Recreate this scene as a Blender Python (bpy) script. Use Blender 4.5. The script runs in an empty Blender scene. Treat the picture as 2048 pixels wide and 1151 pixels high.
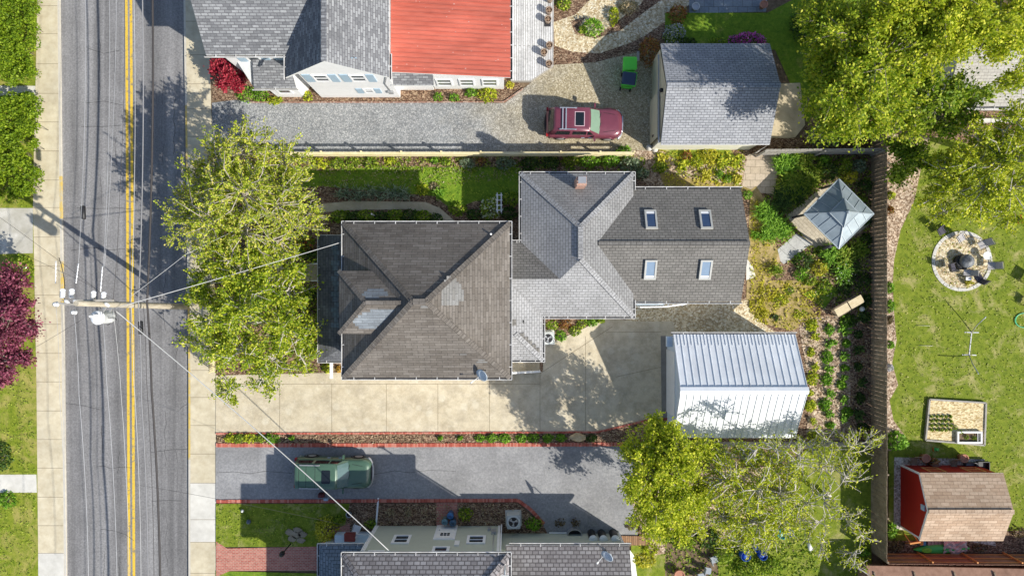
import bpy, math, random
import numpy as np
from mathutils import Vector, Matrix
random.seed(7); rng = np.random.default_rng(7)
R = math.radians; PI = math.pi
scene = bpy.context.scene; COL = scene.collection
# camera height and the scale of the ground plane (photo pixels per metre at z = 0)
H, S, CX, CY = 42.0, 32.0, 1024.0, 575.5
def P(px, py, z=0.0):
    k = (H - z) / H
    return ((px - CX) / S * k, -(py - CY) / S * k, z)
def PX(px, z=0.0): return (px - CX) / S * (H - z) / H
def PY(py, z=0.0): return -(py - CY) / S * (H - z) / H
def ZW(py, yw): return H * (1 - abs(yw) * S / abs(py - CY))     # height on a wall that stands at y = yw
OFF = {}
def top_of(o):
    while o.parent: o = o.parent
    return o
def tag(o, label=None, cat=None, group=None, kind=None):
    if label: o['label'] = label
    if cat: o['category'] = cat
    if group: o['group'] = group
    if kind: o['kind'] = kind
    return o
def thing(name, label, cat, loc=(0, 0, 0), group=None):
    o = bpy.data.objects.new(name, None); COL.objects.link(o)
    o.location = loc; o.empty_display_size = .2; OFF[o.name] = Vector(loc)
    return tag(o, label, cat, group)
def put(o, loc, rz=0, sc=1):
    o.location = loc; o.rotation_euler = (0, 0, rz); o.scale = (sc, sc, sc); return o
def copy_tree(o, parent=None, label=None):
    c = o.copy(); COL.objects.link(c); c.parent = parent
    if label: c['label'] = label
    for ch in list(o.children): copy_tree(ch, c)
    return c
ORD = 'first second third fourth fifth sixth seventh eighth ninth tenth eleventh twelfth thirteenth fourteenth fifteenth sixteenth seventeenth eighteenth nineteenth twentieth'.split()

class MB:
    def __init__(s): s.v = []; s.f = []; s.m = []; s.s = []
    def face(s, pts, m=0, sm=False):
        n = len(s.v); s.v += [tuple(p) for p in pts]; s.f.append(tuple(range(n, n + len(pts)))); s.m.append(m); s.s.append(sm); return s
    def flat(s, pts, z, m=0):            # polygon facing up
        a = sum(pts[i][0] * pts[(i + 1) % len(pts)][1] - pts[(i + 1) % len(pts)][0] * pts[i][1] for i in range(len(pts)))
        if a < 0: pts = pts[::-1]
        return s.face([(p[0], p[1], z) for p in pts], m)
    def prism(s, pts, z0, z1, m=0, ms=None, bottom=True):
        a = sum(pts[i][0] * pts[(i + 1) % len(pts)][1] - pts[(i + 1) % len(pts)][0] * pts[i][1] for i in range(len(pts)))
        if a < 0: pts = pts[::-1]
        ms = m if ms is None else ms
        s.face([(p[0], p[1], z1) for p in pts], m)
        if bottom: s.face([(p[0], p[1], z0) for p in pts[::-1]], ms)
        for i in range(len(pts)):
            a, b = pts[i], pts[(i + 1) % len(pts)]
            s.face([(a[0], a[1], z0), (b[0], b[1], z0), (b[0], b[1], z1), (a[0], a[1], z1)], ms)
        return s
    def box(s, x0, x1, y0, y1, z0, z1, m=0):
        x0, x1 = min(x0, x1), max(x0, x1); y0, y1 = min(y0, y1), max(y0, y1); z0, z1 = min(z0, z1), max(z0, z1)
        return s.prism([(x0, y0), (x1, y0), (x1, y1), (x0, y1)], z0, z1, m)
    def obox(s, c, size, ax, m=0):      # box with axes ax = (u, v, w)
        u, v, w = [Vector(a).normalized() for a in ax]; c = Vector(c); a, b, d = size[0] / 2, size[1] / 2, size[2] / 2
        q = lambda i, j, k: c + u * (i * a) + v * (j * b) + w * (k * d)
        for f in (((-1,-1,1),(1,-1,1),(1,1,1),(-1,1,1)), ((-1,1,-1),(1,1,-1),(1,-1,-1),(-1,-1,-1)), ((-1,-1,-1),(1,-1,-1),(1,-1,1),(-1,-1,1)),
                  ((1,-1,-1),(1,1,-1),(1,1,1),(1,-1,1)), ((1,1,-1),(-1,1,-1),(-1,1,1),(1,1,1)), ((-1,1,-1),(-1,-1,-1),(-1,-1,1),(-1,1,1))):
            s.face([q(*t) for t in f], m)
        return s
    def beam(s, a, b, w, h, m=0):       # square bar from a to b
        a, b = Vector(a), Vector(b); d = (b - a); L = d.length; d.normalize()
        u = Vector((0, 0, 1)) if abs(d.z) < .95 else Vector((1, 0, 0))
        sd = d.cross(u).normalized(); up = sd.cross(d)
        return s.obox((a + b) / 2, (L, w, h), (d, sd, up), m)
    def tube(s, path, r, n=6, m=0, cap=True, sm=True):
        P_ = [Vector(p) for p in path]; k = len(P_); rs = r if isinstance(r, (list, tuple)) else [r] * k
        base = len(s.v); up = None
        for i, p in enumerate(P_):
            d = (P_[min(i + 1, k - 1)] - P_[max(i - 1, 0)])
            if d.length < 1e-9: d = Vector((0, 0, 1))
            d.normalize()
            if up is None: up = Vector((0, 0, 1)) if abs(d.z) < .9 else Vector((1, 0, 0))
            a = d.cross(up)
            if a.length < 1e-6: a = d.orthogonal()
            a.normalize(); b = d.cross(a).normalized(); up = -b if False else a.cross(d)
            for j in range(n):
                t = 2 * PI * j / n; q = p + (a * math.cos(t) + b * math.sin(t)) * rs[i]; s.v.append(tuple(q))
        for i in range(k - 1):
            for j in range(n):
                a0 = base + i * n + j; a1 = base + i * n + (j + 1) % n
                s.f.append((a0, a1, a1 + n, a0 + n)); s.m.append(m); s.s.append(sm)
        if cap:
            s.f.append(tuple(base + j for j in range(n))[::-1]); s.m.append(m); s.s.append(False)
            s.f.append(tuple(base + (k - 1) * n + j for j in range(n))); s.m.append(m); s.s.append(False)
        return s
    def lathe(s, c, prof, n=20, m=0, sm=True, sx=1, sy=1):   # prof: [(r, z)]
        base = len(s.v)
        for r_, z in prof:
            for j in range(n):
                t = 2 * PI * j / n; s.v.append((c[0] + r_ * sx * math.cos(t), c[1] + r_ * sy * math.sin(t), c[2] + z))
        for i in range(len(prof) - 1):
            for j in range(n):
                a0 = base + i * n + j; a1 = base + i * n + (j + 1) % n
                s.f.append((a0, a1, a1 + n, a0 + n)); s.m.append(m); s.s.append(sm)
        s.f.append(tuple(base + j for j in range(n))[::-1]); s.m.append(m); s.s.append(False)
        k = base + (len(prof) - 1) * n
        s.f.append(tuple(k + j for j in range(n))); s.m.append(m); s.s.append(False)
        return s
    def slab(s, poly, t=.1, m=0, ms=None):    # sloped polygon with thickness straight down
        poly = [Vector(p) for p in poly]; n = Vector((0, 0, 0))
        for i in range(len(poly)):
            a, b = poly[i], poly[(i + 1) % len(poly)]; n += a.cross(b)
        if n.z < 0: poly = poly[::-1]
        ms = m if ms is None else ms; dn = Vector((0, 0, -t))
        s.face(poly, m); s.face([p + dn for p in poly[::-1]], ms)
        for i in range(len(poly)):
            a, b = poly[i], poly[(i + 1) % len(poly)]
            s.face([a + dn, b + dn, b, a], ms)
        return s
    def loft(s, rings, m=0, sm=True, cap0=True, cap1=True):
        base = len(s.v); n = len(rings[0])
        for r_ in rings: s.v += [tuple(p) for p in r_]
        for i in range(len(rings) - 1):
            for j in range(n):
                a0 = base + i * n + j; a1 = base + i * n + (j + 1) % n
                s.f.append((a0, a1, a1 + n, a0 + n)); s.m.append(m); s.s.append(sm)
        if cap0: s.f.append(tuple(base + j for j in range(n))[::-1]); s.m.append(m); s.s.append(False)
        if cap1:
            k = base + (len(rings) - 1) * n; s.f.append(tuple(k + j for j in range(n))); s.m.append(m); s.s.append(sm)
        return s
    def build(s, name, mats, parent=None):
        me = bpy.data.meshes.new(name)
        o_ = OFF.get(top_of(parent).name, Vector((0, 0, 0))) if parent else Vector((0, 0, 0))
        V = np.array(s.v, dtype=np.float64) - np.array(o_)
        me.from_pydata(V.tolist(), [], s.f)
        if not isinstance(mats, (list, tuple)): mats = [mats]
        for m_ in mats: me.materials.append(m_)
        me.polygons.foreach_set('material_index', s.m); me.polygons.foreach_set('use_smooth', s.s)
        uv = me.uv_layers.new(name='UVMap').data; VV = np.array(s.v); out = []
        for f in s.f:
            p = VV[list(f)]; q = np.roll(p, -1, 0); n = np.cross(p, q).sum(0); L = np.linalg.norm(n)
            n = n / L if L > 1e-12 else np.array([0, 0, 1.])
            u = np.array([-n[1], n[0], 0]); l = np.linalg.norm(u)
            u = u / l if l > .05 else np.array([1., 0, 0]); w = np.cross(n, u)
            out.append(np.stack([p @ u, p @ w], 1))
        uv.foreach_set('uv', np.concatenate(out).astype(np.float32).ravel())
        me.update()
        o = bpy.data.objects.new(name, me); COL.objects.link(o)
        if parent: o.parent = parent
        return o
def rot2(pts, a, c=(0, 0)):
    ca, sa = math.cos(a), math.sin(a); return [(c[0] + x * ca - y * sa, c[1] + x * sa + y * ca) for x, y in pts]
def rrect(x0, x1, y0, y1, r, n=4):
    o = []
    for cx, cy, a0 in ((x1 - r, y1 - r, 0), (x0 + r, y1 - r, 90), (x0 + r, y0 + r, 180), (x1 - r, y0 + r, 270)):
        for i in range(n + 1):
            t = R(a0 + 90 * i / n); o.append((cx + r * math.cos(t), cy + r * math.sin(t)))
    return o
# ------------------------------------------------------------------ materials
def nmat(name, rough=.85, spec=.3, metal=0):
    m = bpy.data.materials.new(name); m.use_nodes = True; nt = m.node_tree; b = nt.nodes['Principled BSDF']
    b.inputs['Roughness'].default_value = rough; b.inputs['Metallic'].default_value = metal
    b.inputs['Specular IOR Level'].default_value = spec
    return m, nt, b
def N(nt, t, **k):
    n = nt.nodes.new(t)
    for a, v in k.items(): setattr(n, a, v)
    return n
def ramp(nt, fac, stops, interp='LINEAR'):
    r = N(nt, 'ShaderNodeValToRGB'); e = r.color_ramp; e.interpolation = interp
    while len(e.elements) < len(stops): e.elements.new(.5)
    for el, (p, c) in zip(e.elements, stops): el.position = p; el.color = (*c, 1)
    nt.links.new(fac, r.inputs[0]); return r.outputs[0]
def coord(nt, kind='Object', sc=(1, 1, 1)):
    t = N(nt, 'ShaderNodeTexCoord'); mp = N(nt, 'ShaderNodeMapping'); mp.inputs['Scale'].default_value = sc
    nt.links.new(t.outputs[kind], mp.inputs[0]); return mp.outputs[0]
def noise(nt, co, scale, detail=5, rough=.6, dist=0):
    n = N(nt, 'ShaderNodeTexNoise'); n.inputs['Scale'].default_value = scale; n.inputs['Detail'].default_value = detail
    n.inputs['Roughness'].default_value = rough; n.inputs['Distortion'].default_value = dist
    nt.links.new(co, n.inputs['Vector']); return n.outputs['Fac']
def mixc(nt, fac, a, b, mode='MIX'):
    x = N(nt, 'ShaderNodeMix', data_type='RGBA', blend_type=mode)
    if isinstance(fac, (int, float)): x.inputs[0].default_value = fac
    else: nt.links.new(fac, x.inputs[0])
    for sck, i in ((a, 6), (b, 7)):
        if isinstance(sck, tuple): x.inputs[i].default_value = (*sck, 1)
        else: nt.links.new(sck, x.inputs[i])
    return x.outputs[2]
def bump(nt, b, h, strength, dist=.02):
    n = N(nt, 'ShaderNodeBump'); n.inputs['Strength'].default_value = strength; n.inputs['Distance'].default_value = dist
    nt.links.new(h, n.inputs['Height']); nt.links.new(n.outputs[0], b.inputs['Normal'])
def g(v, d=.25): return (v * (1 - d), v * (1 - d), v * (1 - d))
def big_mul(nt, co, col, big):           # large soft blotches: (scale, low, high)
    if not big: return col
    f = noise(nt, co, big[0], 4, .65, .4)
    mm = ramp(nt, f, [(.3, (big[1],) * 3), (.7, (big[2],) * 3)]); return mixc(nt, 1.0, col, mm, 'MULTIPLY')
def mat(name, stops, scale=2, detail=6, rough=.85, bmp=0, bscale=None, spec=.3, metal=0, big=None, kind='Object', sc=(1, 1, 1), dist=0, nr=.65):
    m, nt, b = nmat(name, rough, spec, metal); co = coord(nt, kind, sc)
    if isinstance(stops[0], (int, float)): stops = [(.3, tuple(c * .85 for c in stops)), (.7, tuple(min(1, c * 1.12) for c in stops))]
    f = noise(nt, co, scale, detail, nr, dist); c = ramp(nt, f, stops); c = big_mul(nt, co, c, big)
    nt.links.new(c, b.inputs['Base Color'])
    if bmp: bump(nt, b, noise(nt, co, bscale or scale * 4, 4), bmp)
    return m
def brick(name, c1, c2, mortar, w, h, ms=.01, rough=.85, big=None, bmp=.4, kind='UV', off=.5, fine=None, spec=.25, bias=0, rot=0):
    m, nt, b = nmat(name, rough, spec); co = coord(nt, kind)
    if rot: co.node.inputs['Rotation'].default_value = (0, 0, rot)
    t = N(nt, 'ShaderNodeTexBrick'); t.offset = off; t.squash = 1
    for i, v in (('Scale', 1), ('Mortar Size', ms), ('Mortar Smooth', .2), ('Bias', bias), ('Brick Width', w), ('Row Height', h)): t.inputs[i].default_value = v
    for i, v in (('Color1', c1), ('Color2', c2), ('Mortar', mortar)): t.inputs[i].default_value = (*v, 1)
    nt.links.new(co, t.inputs['Vector']); c = t.outputs['Color']
    co2 = coord(nt, 'Object')
    f = noise(nt, co2, fine[0] if fine else 9, 5, .7); a = fine[1] if fine else .2
    c = mixc(nt, 1.0, c, ramp(nt, f, [(.25, (1 - a,) * 3), (.75, (1 + a,) * 3)]), 'MULTIPLY')
    c = big_mul(nt, co2, c, big); nt.links.new(c, b.inputs['Base Color'])
    if bmp:
        inv = N(nt, 'ShaderNodeMath', operation='SUBTRACT'); inv.inputs[0].default_value = 1; nt.links.new(t.outputs['Fac'], inv.inputs[1])
        bump(nt, b, inv.outputs[0], bmp, .02)
    return m
def voro(name, stops, scale, rough=.9, big=None, bmp=.5, fine=.25, sc=(1, 1, 1), mix2=None):
    m, nt, b = nmat(name, rough, .2); co = coord(nt, 'Object', sc)
    v = N(nt, 'ShaderNodeTexVoronoi'); v.inputs['Scale'].default_value = scale; nt.links.new(co, v.inputs['Vector'])
    sp = N(nt, 'ShaderNodeSeparateColor'); nt.links.new(v.outputs['Color'], sp.inputs[0])
    c = ramp(nt, sp.outputs[0], stops)
    if mix2:                              # (stops2, axis, from, to): a second mix of stones toward one end of the area
        c2 = ramp(nt, sp.outputs[0], mix2[0]); s2 = N(nt, 'ShaderNodeSeparateXYZ'); nt.links.new(co, s2.inputs[0])
        ad = N(nt, 'ShaderNodeMath', operation='MULTIPLY_ADD'); nz = noise(nt, co, .35, 4)
        nt.links.new(nz, ad.inputs[0]); ad.inputs[1].default_value = 8; nt.links.new(s2.outputs[mix2[1]], ad.inputs[2])
        mr = N(nt, 'ShaderNodeMapRange'); mr.inputs[1].default_value = mix2[2] + 4; mr.inputs[2].default_value = mix2[3] + 4; nt.links.new(ad.outputs[0], mr.inputs[0])
        c = mixc(nt, mr.outputs[0], c, c2)
    f = noise(nt, co, scale * .35, 5, .7); c = mixc(nt, 1.0, c, ramp(nt, f, [(.3, (1 - fine,) * 3), (.7, (1 + fine,) * 3)]), 'MULTIPLY')
    c = big_mul(nt, co, c, big); nt.links.new(c, b.inputs['Base Color'])
    if bmp: bump(nt, b, v.outputs['Distance'], bmp, .03)
    return m
def leafmat(name, cols, tr=.36, rough=.55):
    m, nt, b = nmat(name, rough, .25); gm = N(nt, 'ShaderNodeNewGeometry')
    k = len(cols); c = ramp(nt, gm.outputs['Random Per Island'], [((i + .5) / k, x) for i, x in enumerate(cols)])
    co = coord(nt); c = mixc(nt, 1.0, c, ramp(nt, noise(nt, co, 1.1, 3, .6), [(.3, (.74, .78, .68)), (.7, (1.18, 1.14, 1.1))]), 'MULTIPLY')   # clumps of older and younger leaves
    nt.links.new(c, b.inputs['Base Color'])
    t = N(nt, 'ShaderNodeBsdfTranslucent'); nt.links.new(mixc(nt, 1.0, c, (1.15, 1.25, .7), 'MULTIPLY'), t.inputs[0])
    mx = N(nt, 'ShaderNodeMixShader'); mx.inputs[0].default_value = tr
    nt.links.new(b.outputs[0], mx.inputs[1]); nt.links.new(t.outputs[0], mx.inputs[2]); nt.links.new(mx.outputs[0], nt.nodes['Material Output'].inputs[0])
    return m
def plain(name, c, rough=.6, spec=.4, metal=0, coat=0, var=.06, scale=3):
    m, nt, b = nmat(name, rough, spec, metal); co = coord(nt)
    f = noise(nt, co, scale, 4); nt.links.new(ramp(nt, f, [(.3, tuple(x * (1 - var) for x in c)), (.7, tuple(min(1, x * (1 + var)) for x in c))]), b.inputs['Base Color'])
    b.inputs['Coat Weight'].default_value = coat; b.inputs['Coat Roughness'].default_value = .05
    return m
# ------------------------------------------------------------------ material library
A_ASPH = mat('asphalt', [(.25, (.19, .19, .195)), (.5, (.275, .275, .28)), (.75, (.38, .375, .37))], 9, 8, .9, .35, 60, big=(.35, .8, 1.2))
def road_material():
    m, nt, b = nmat('road_asphalt', .88, .25); co = coord(nt)
    f = noise(nt, co, 9, 8, .8); c = ramp(nt, f, [(.3, (.145, .143, .145)), (.5, (.235, .23, .23)), (.72, (.36, .355, .35))])
    lanes = noise(nt, coord(nt, 'Object', (1.15, .03, 1)), 1.0, 5, .65)
    c = mixc(nt, 1.0, c, ramp(nt, lanes, [(.3, (.58,) * 3), (.62, (1.18,) * 3)]), 'MULTIPLY')
    c = big_mul(nt, co, c, (.5, .86, 1.1)); nt.links.new(c, b.inputs['Base Color']); bump(nt, b, f, .3); return m
ROAD = road_material()
def stained(name, stops, stain):
    m, nt, b = nmat(name, .9, .25); co = coord(nt); c = ramp(nt, noise(nt, co, 1.3, 10, .74, .3), stops)
    f = noise(nt, co, .9, 10, .8, .1); c = mixc(nt, ramp(nt, f, [(.45, (0, 0, 0)), (.66, (.7, .7, .7))]), c, stain); v = N(nt, 'ShaderNodeTexVoronoi'); v.inputs['Scale'].default_value = .9; nt.links.new(co, v.inputs['Vector']); c = mixc(nt, ramp(nt, v.outputs['Distance'], [(.16, (.4, .4, .4)), (.24, (0, 0, 0))]), c, (.68, .63, .5))
    f2 = noise(nt, co, 2.3, 6, .75, .5); c = mixc(nt, ramp(nt, f2, [(.58, (0, 0, 0)), (.7, (.5, .5, .5))]), c, (.72, .68, .55))
    c = mixc(nt, 1.0, c, ramp(nt, noise(nt, co, 30, 4, .7), [(.3, (.88,) * 3), (.7, (1.1,) * 3)]), 'MULTIPLY'); nt.links.new(c, b.inputs['Base Color']); bump(nt, b, noise(nt, co, 40, 4), .2); return m
CONC_D = stained('drive_concrete', [(.25, (.45, .375, .255)), (.5, (.60, .525, .38)), (.78, (.72, .65, .51))], (.34, .29, .21))
CONC = mat('concrete', [(.25, (.44, .355, .225)), (.5, (.58, .49, .335)), (.78, (.69, .605, .44))], 1.1, 9, .9, .2, 40, big=(.55, .74, 1.14), nr=.72)
CONC_W = mat('pale_concrete', [(.25, (.56, .54, .48)), (.75, (.72, .70, .64))], 2, 8, .9, .2, 40, big=(.5, .85, 1.1))
SIDEW = mat('sidewalk_concrete', [(.25, (.50, .425, .29)), (.5, (.60, .53, .38)), (.75, (.68, .62, .47))], 2.2, 8, .9, .2, 40, big=(.35, .82, 1.12))
JOINT = plain('joint_dark', (.24, .19, .13), .95, .1)
CRACK = plain('crack_dark', (.05, .05, .05), .95, .1)
KERB = mat('kerb_concrete', [(.3, (.5, .47, .4)), (.7, (.62, .58, .5))], 3, 6, .9)
KERB_Y = mat('kerb_yellow', [(.35, (.5, .45, .34)), (.55, (.62, .45, .12))], 2.5, 6, .85)
def paint_worn():
    m, nt, b = nmat('road_yellow', .75, .3); co = coord(nt)
    f = noise(nt, co, 3.2, 9, .75); f2 = noise(nt, co, 14, 4)
    c = ramp(nt, f2, [(.3, (.66, .42, .03)), (.7, (.78, .54, .08))]); c = mixc(nt, ramp(nt, f, [(.52, (0, 0, 0)), (.64, (1, 1, 1))]), c, (.24, .2, .13))
    nt.links.new(c, b.inputs['Base Color']); return m
YELLOW = paint_worn()
SOIL = mat('soil', [(.25, (.09, .06, .035)), (.5, (.17, .12, .075)), (.75, (.3, .22, .14))], 5, 9, .95, .5, 25, big=(.5, .7, 1.2))
MULCH = voro('mulch', [(.1, (.07, .04, .025)), (.45, (.17, .10, .065)), (.75, (.29, .19, .12)), (.95, (.40, .30, .20))], 13, big=(.6, .75, 1.2), sc=(1, 1.6, 1))
MULCH_P = voro('pale_mulch', [(.1, (.17, .11, .07)), (.45, (.36, .26, .18)), (.8, (.52, .41, .3)), (.97, (.62, .51, .39))], 12, big=(.6, .75, 1.2))
GRAVEL = voro('grey_gravel', [(.1, (.20, .21, .215)), (.5, (.27, .28, .285)), (.8, (.34, .345, .345)), (.97, (.46, .46, .45))], 18, big=(.4, .8, 1.15),
              mix2=([(.1, (.28, .23, .14)), (.5, (.40, .345, .225)), (.85, (.5, .435, .3)), (.97, (.6, .54, .41))], 0, -3.5, 3.5))
GRAVEL_T = voro('tan_gravel', [(.05, (.38, .28, .15)), (.5, (.58, .48, .31)), (.85, (.7, .62, .44)), (.97, (.78, .72, .57))], 12, big=(.6, .82, 1.12))
def lawn_mat(name, dark, mid, light, dry, amount, sc=1.0):
    m, nt, b = nmat(name, .9, .15); co = coord(nt)
    f = noise(nt, co, 3.4 * sc, 10, .78); c = ramp(nt, f, [(.3, dark), (.48, mid), (.68, light)])
    d = noise(nt, co, .75, 8, .75, .5); c = mixc(nt, ramp(nt, d, [(amount, (0, 0, 0)), (amount + .16, (.85, .85, .85))]), c, dry)
    e = noise(nt, co, 28, 5, .7); c = mixc(nt, 1.0, c, ramp(nt, e, [(.25, (.6,) * 3), (.75, (1.4,) * 3)]), 'MULTIPLY')
    nt.links.new(c, b.inputs['Base Color']); bump(nt, b, e, .6, .03); return m
LAWN = lawn_mat('lawn_grass', (.07, .115, .012), (.16, .21, .02), (.25, .285, .035), (.44, .38, .17), .52)
LAWN_W = lawn_mat('verge_grass', (.08, .13, .012), (.18, .23, .02), (.27, .3, .035), (.38, .33, .10), .46)
LAWN_G = lawn_mat('green_grass', (.06, .12, .012), (.14, .24, .02), (.25, .33, .03), (.36, .33, .08), .56)
LAWN_DRY = lawn_mat('dry_grass', (.13, .12, .03), (.28, .22, .07), (.42, .32, .13), (.5, .37, .22), .5)
FLAG = brick('flagstone', (.46, .38, .28), (.56, .47, .36), (.22, .18, .13), .62, .42, .012, .9, big=(.7, .85, 1.1))
PAVER = brick('patio_pavers', (.47, .41, .31), (.56, .5, .39), (.3, .25, .18), .34, .2, .01, .9, big=(.6, .85, 1.12), rot=R(45))
PAVER_G = brick('grey_pavers', (.42, .42, .40), (.5, .5, .47), (.2, .2, .18), .95, .62, .012, .9, big=(.7, .85, 1.1), rot=R(42))
BLUESTONE = brick('bluestone', (.2, .24, .28), (.28, .31, .34), (.1, .1, .1), .6, .45, .012, .85, big=(.6, .8, 1.15))
BRICK = brick('red_brick', (.40, .115, .085), (.5, .20, .15), (.45, .36, .29), .22, .1, .012, .9, fine=(6, .25))
BRICK_E = brick('edging_brick', (.42, .10, .075), (.54, .19, .13), (.28, .15, .1), .1, .6, .01, .9, fine=(6, .3))
def shingle(name, a, b_, mo, w=.34, h=.17, ms=.012, big=(.5, .85, 1.12), fine=(7, .2), bias=0): return brick(name, a, b_, mo, w, h, ms, .92, big, .5, fine=fine, bias=bias)
SH_BROWN = shingle('brown_shingles', (.14, .123, .106), (.2, .18, .16), (.065, .058, .052), .62, .17, .01, (.6, .78, 1.15))
SH_LIGHT = shingle('light_grey_shingles', (.32, .32, .32), (.37, .37, .375), (.17, .17, .17), .33, .17, .016)
SH_MID = shingle('taupe_shingles', (.175, .168, .155), (.215, .205, .19), (.08, .076, .07), .33, .17, .016)
SH_BLUE = shingle('slate_blue_shingles', (.18, .2, .22), (.27, .3, .33), (.12, .13, .14), .62, .17, .008)
SH_WHITEH = shingle('mottled_grey_shingles', (.16, .165, .175), (.33, .34, .35), (.12, .12, .13), .36, .15, .02, (.5, .9, 1.1), bias=-.1)
SH_PURP = shingle('pinkish_grey_shingles', (.23, .21, .21), (.36, .34, .34), (.12, .11, .11), .34, .22, .03)
SH_DARK = shingle('porch_shingles', (.10, .105, .115), (.15, .155, .165), (.055, .055, .06), .33, .17, .01, (.7, .7, 1.3))
SH_GAR = shingle('garage_shingles', (.3, .31, .33), (.38, .39, .41), (.16, .165, .18), .33, .15, .02)
SH_TAN = shingle('tan_shingles', (.40, .28, .19), (.53, .40, .29), (.24, .16, .11), .52, .2, .012)
RED_METAL = mat('red_roof_metal', [(.3, (.45, .10, .065)), (.7, (.57, .165, .115))], 1.2, 9, .55, .05, 20, .4, big=(.45, .74, 1.14), sc=(.45, 2.2, 1), nr=.75)
METAL_B = mat('galvanised_roof', [(.3, (.74, .77, .80)), (.7, (.85, .87, .89))], 1.4, 8, .5, .06, 12, .5, .05, big=(.4, .88, 1.1))
GAZ = mat('gazebo_roof_metal', [(.3, (.2, .25, .28)), (.7, (.28, .33, .36))], 2, 6, .45, .04, 12, .5, .2, big=(.9, .85, 1.15))
WHITE = plain('white_paint', (.8, .8, .78), .6)
TRIMW = plain('white_trim', (.82, .83, .84), .5)
def siding(name, c, h=.14): return brick(name, c, tuple(x * 1.04 for x in c), tuple(x * .62 for x in c), 40, h, .008, .6, None, .3, fine=(3, .05))
SID_W = siding('white_siding', (.8, .8, .8)); SID_C = siding('cream_siding', (.66, .62, .5)); SID_G = siding('pale_green_siding', (.50, .53, .44))
SID_B = siding('beige_boards', (.58, .54, .40), .2); SID_R = siding('red_boards', (.36, .022, .012), .2)
SHUT = plain('pale_blue_paint', (.36, .48, .58), .6); PALEB = plain('sky_blue_paint', (.62, .72, .80), .55)
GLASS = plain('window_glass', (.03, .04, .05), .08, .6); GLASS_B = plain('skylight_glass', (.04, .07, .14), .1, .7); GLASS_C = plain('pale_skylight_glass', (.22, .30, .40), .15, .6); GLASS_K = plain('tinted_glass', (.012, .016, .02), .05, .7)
WOOD_GREY = brick('weathered_deck', (.50, .50, .50), (.64, .64, .63), (.16, .15, .14), 5, .14, .014, .9, (.8, .75, 1.15), fine=(8, .3), rot=PI / 2)
WOOD_F = mat('fence_wood', [(.25, (.15, .115, .08)), (.5, (.24, .185, .13)), (.75, (.34, .275, .2))], 3, 7, .9, .3, 20, big=(.4, .75, 1.25))
WOOD_S = mat('silvered_wood', [(.3, (.30, .28, .25)), (.7, (.42, .4, .36))], 4, 7, .9, .3, 20)
WOOD_R = mat('reddish_wood', [(.3, (.22, .12, .08)), (.7, (.34, .2, .14))], 3, 6, .85, .2, 20, big=(.6, .8, 1.2))
WOOD_Y = mat('cream_painted_wood', [(.3, (.66, .56, .3)), (.7, (.78, .69, .44))], 3, 6, .7)
WOOD_L = mat('raw_pine', [(.3, (.58, .47, .28)), (.7, (.7, .6, .4))], 5, 6, .8)
WOOD_O = mat('orange_wood', [(.3, (.55, .22, .06)), (.7, (.66, .32, .12))], 4, 5, .8)
DECK_B = brick('brown_deck', (.24, .13, .07), (.32, .19, .11), (.06, .04, .03), 4, .12, .012, .85, fine=(6, .2), rot=PI / 2)
POLE_W = mat('pole_wood', [(.25, (.30, .26, .19)), (.5, (.45, .40, .31)), (.75, (.6, .55, .45))], 3, 8, .9, .4, 20, sc=(4, 4, .6))
BLACK = plain('black_plastic', (.02, .02, .022), .5); DARK = plain('dark_metal', (.05, .05, .055), .45, .5, .3); STEEL = plain('grey_steel', (.45, .46, .47), .4, .5, .5)
ALU = plain('white_metal', (.85, .86, .88), .35, .5, .1); RUBBER = plain('tyre_rubber', (.02, .02, .02), .8); CHROME = plain('chrome', (.75, .76, .78), .2, .6, .7)
TERRA = plain('terracotta', (.45, .22, .15), .85, .2, var=.15); GREYP = plain('grey_plastic', (.28, .31, .34), .6); PEBW = plain('pale_stone', (.6, .58, .53), .9, .1, var=.15)
def leafset(**k): return {a: leafmat('leaf_' + a, b) for a, b in k.items()}
LF = leafset(
    fresh=[(.14, .23, .015), (.29, .40, .02), (.46, .53, .04), (.61, .62, .07)],
    lime=[(.24, .32, .02), (.42, .50, .025), (.57, .61, .04), (.70, .68, .08)],
    spring=[(.19, .27, .02), (.36, .46, .03), (.52, .60, .05), (.64, .67, .09), (.68, .60, .15)],
    green=[(.10, .19, .015), (.2, .31, .02), (.32, .43, .04), (.46, .52, .08)],
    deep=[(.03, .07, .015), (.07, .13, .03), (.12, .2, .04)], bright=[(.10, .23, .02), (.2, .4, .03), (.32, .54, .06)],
    blue=[(.14, .19, .13), (.25, .33, .22), (.42, .5, .38)], gold=[(.42, .40, .03), (.58, .54, .05), (.68, .62, .1)],
    hedge=[(.11, .19, .01), (.21, .33, .015), (.34, .45, .03)], red=[(.24, .012, .03), (.45, .03, .07), (.58, .09, .13)],
    purple=[(.13, .028, .06), (.28, .06, .13), (.44, .14, .22)], rust=[(.16, .08, .03), (.34, .14, .04), (.5, .2, .1), (.32, .26, .06)],
    magenta=[(.46, .05, .44), (.66, .12, .62), (.76, .24, .72)], lilac=[(.5, .48, .7), (.62, .6, .8), (.66, .66, .7)], white=[(.66, .7, .55), (.8, .82, .72)],
    rose=[(.5, .01, .03), (.65, .04, .05)], orange=[(.65, .36, .05), (.6, .45, .14)], dry=[(.3, .23, .14), (.48, .39, .27), (.62, .53, .4)],
    brown=[(.10, .07, .04), (.2, .15, .09), (.32, .25, .16)], grass=[(.17, .22, .02), (.28, .33, .04), (.38, .4, .08), (.52, .48, .2)])
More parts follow.
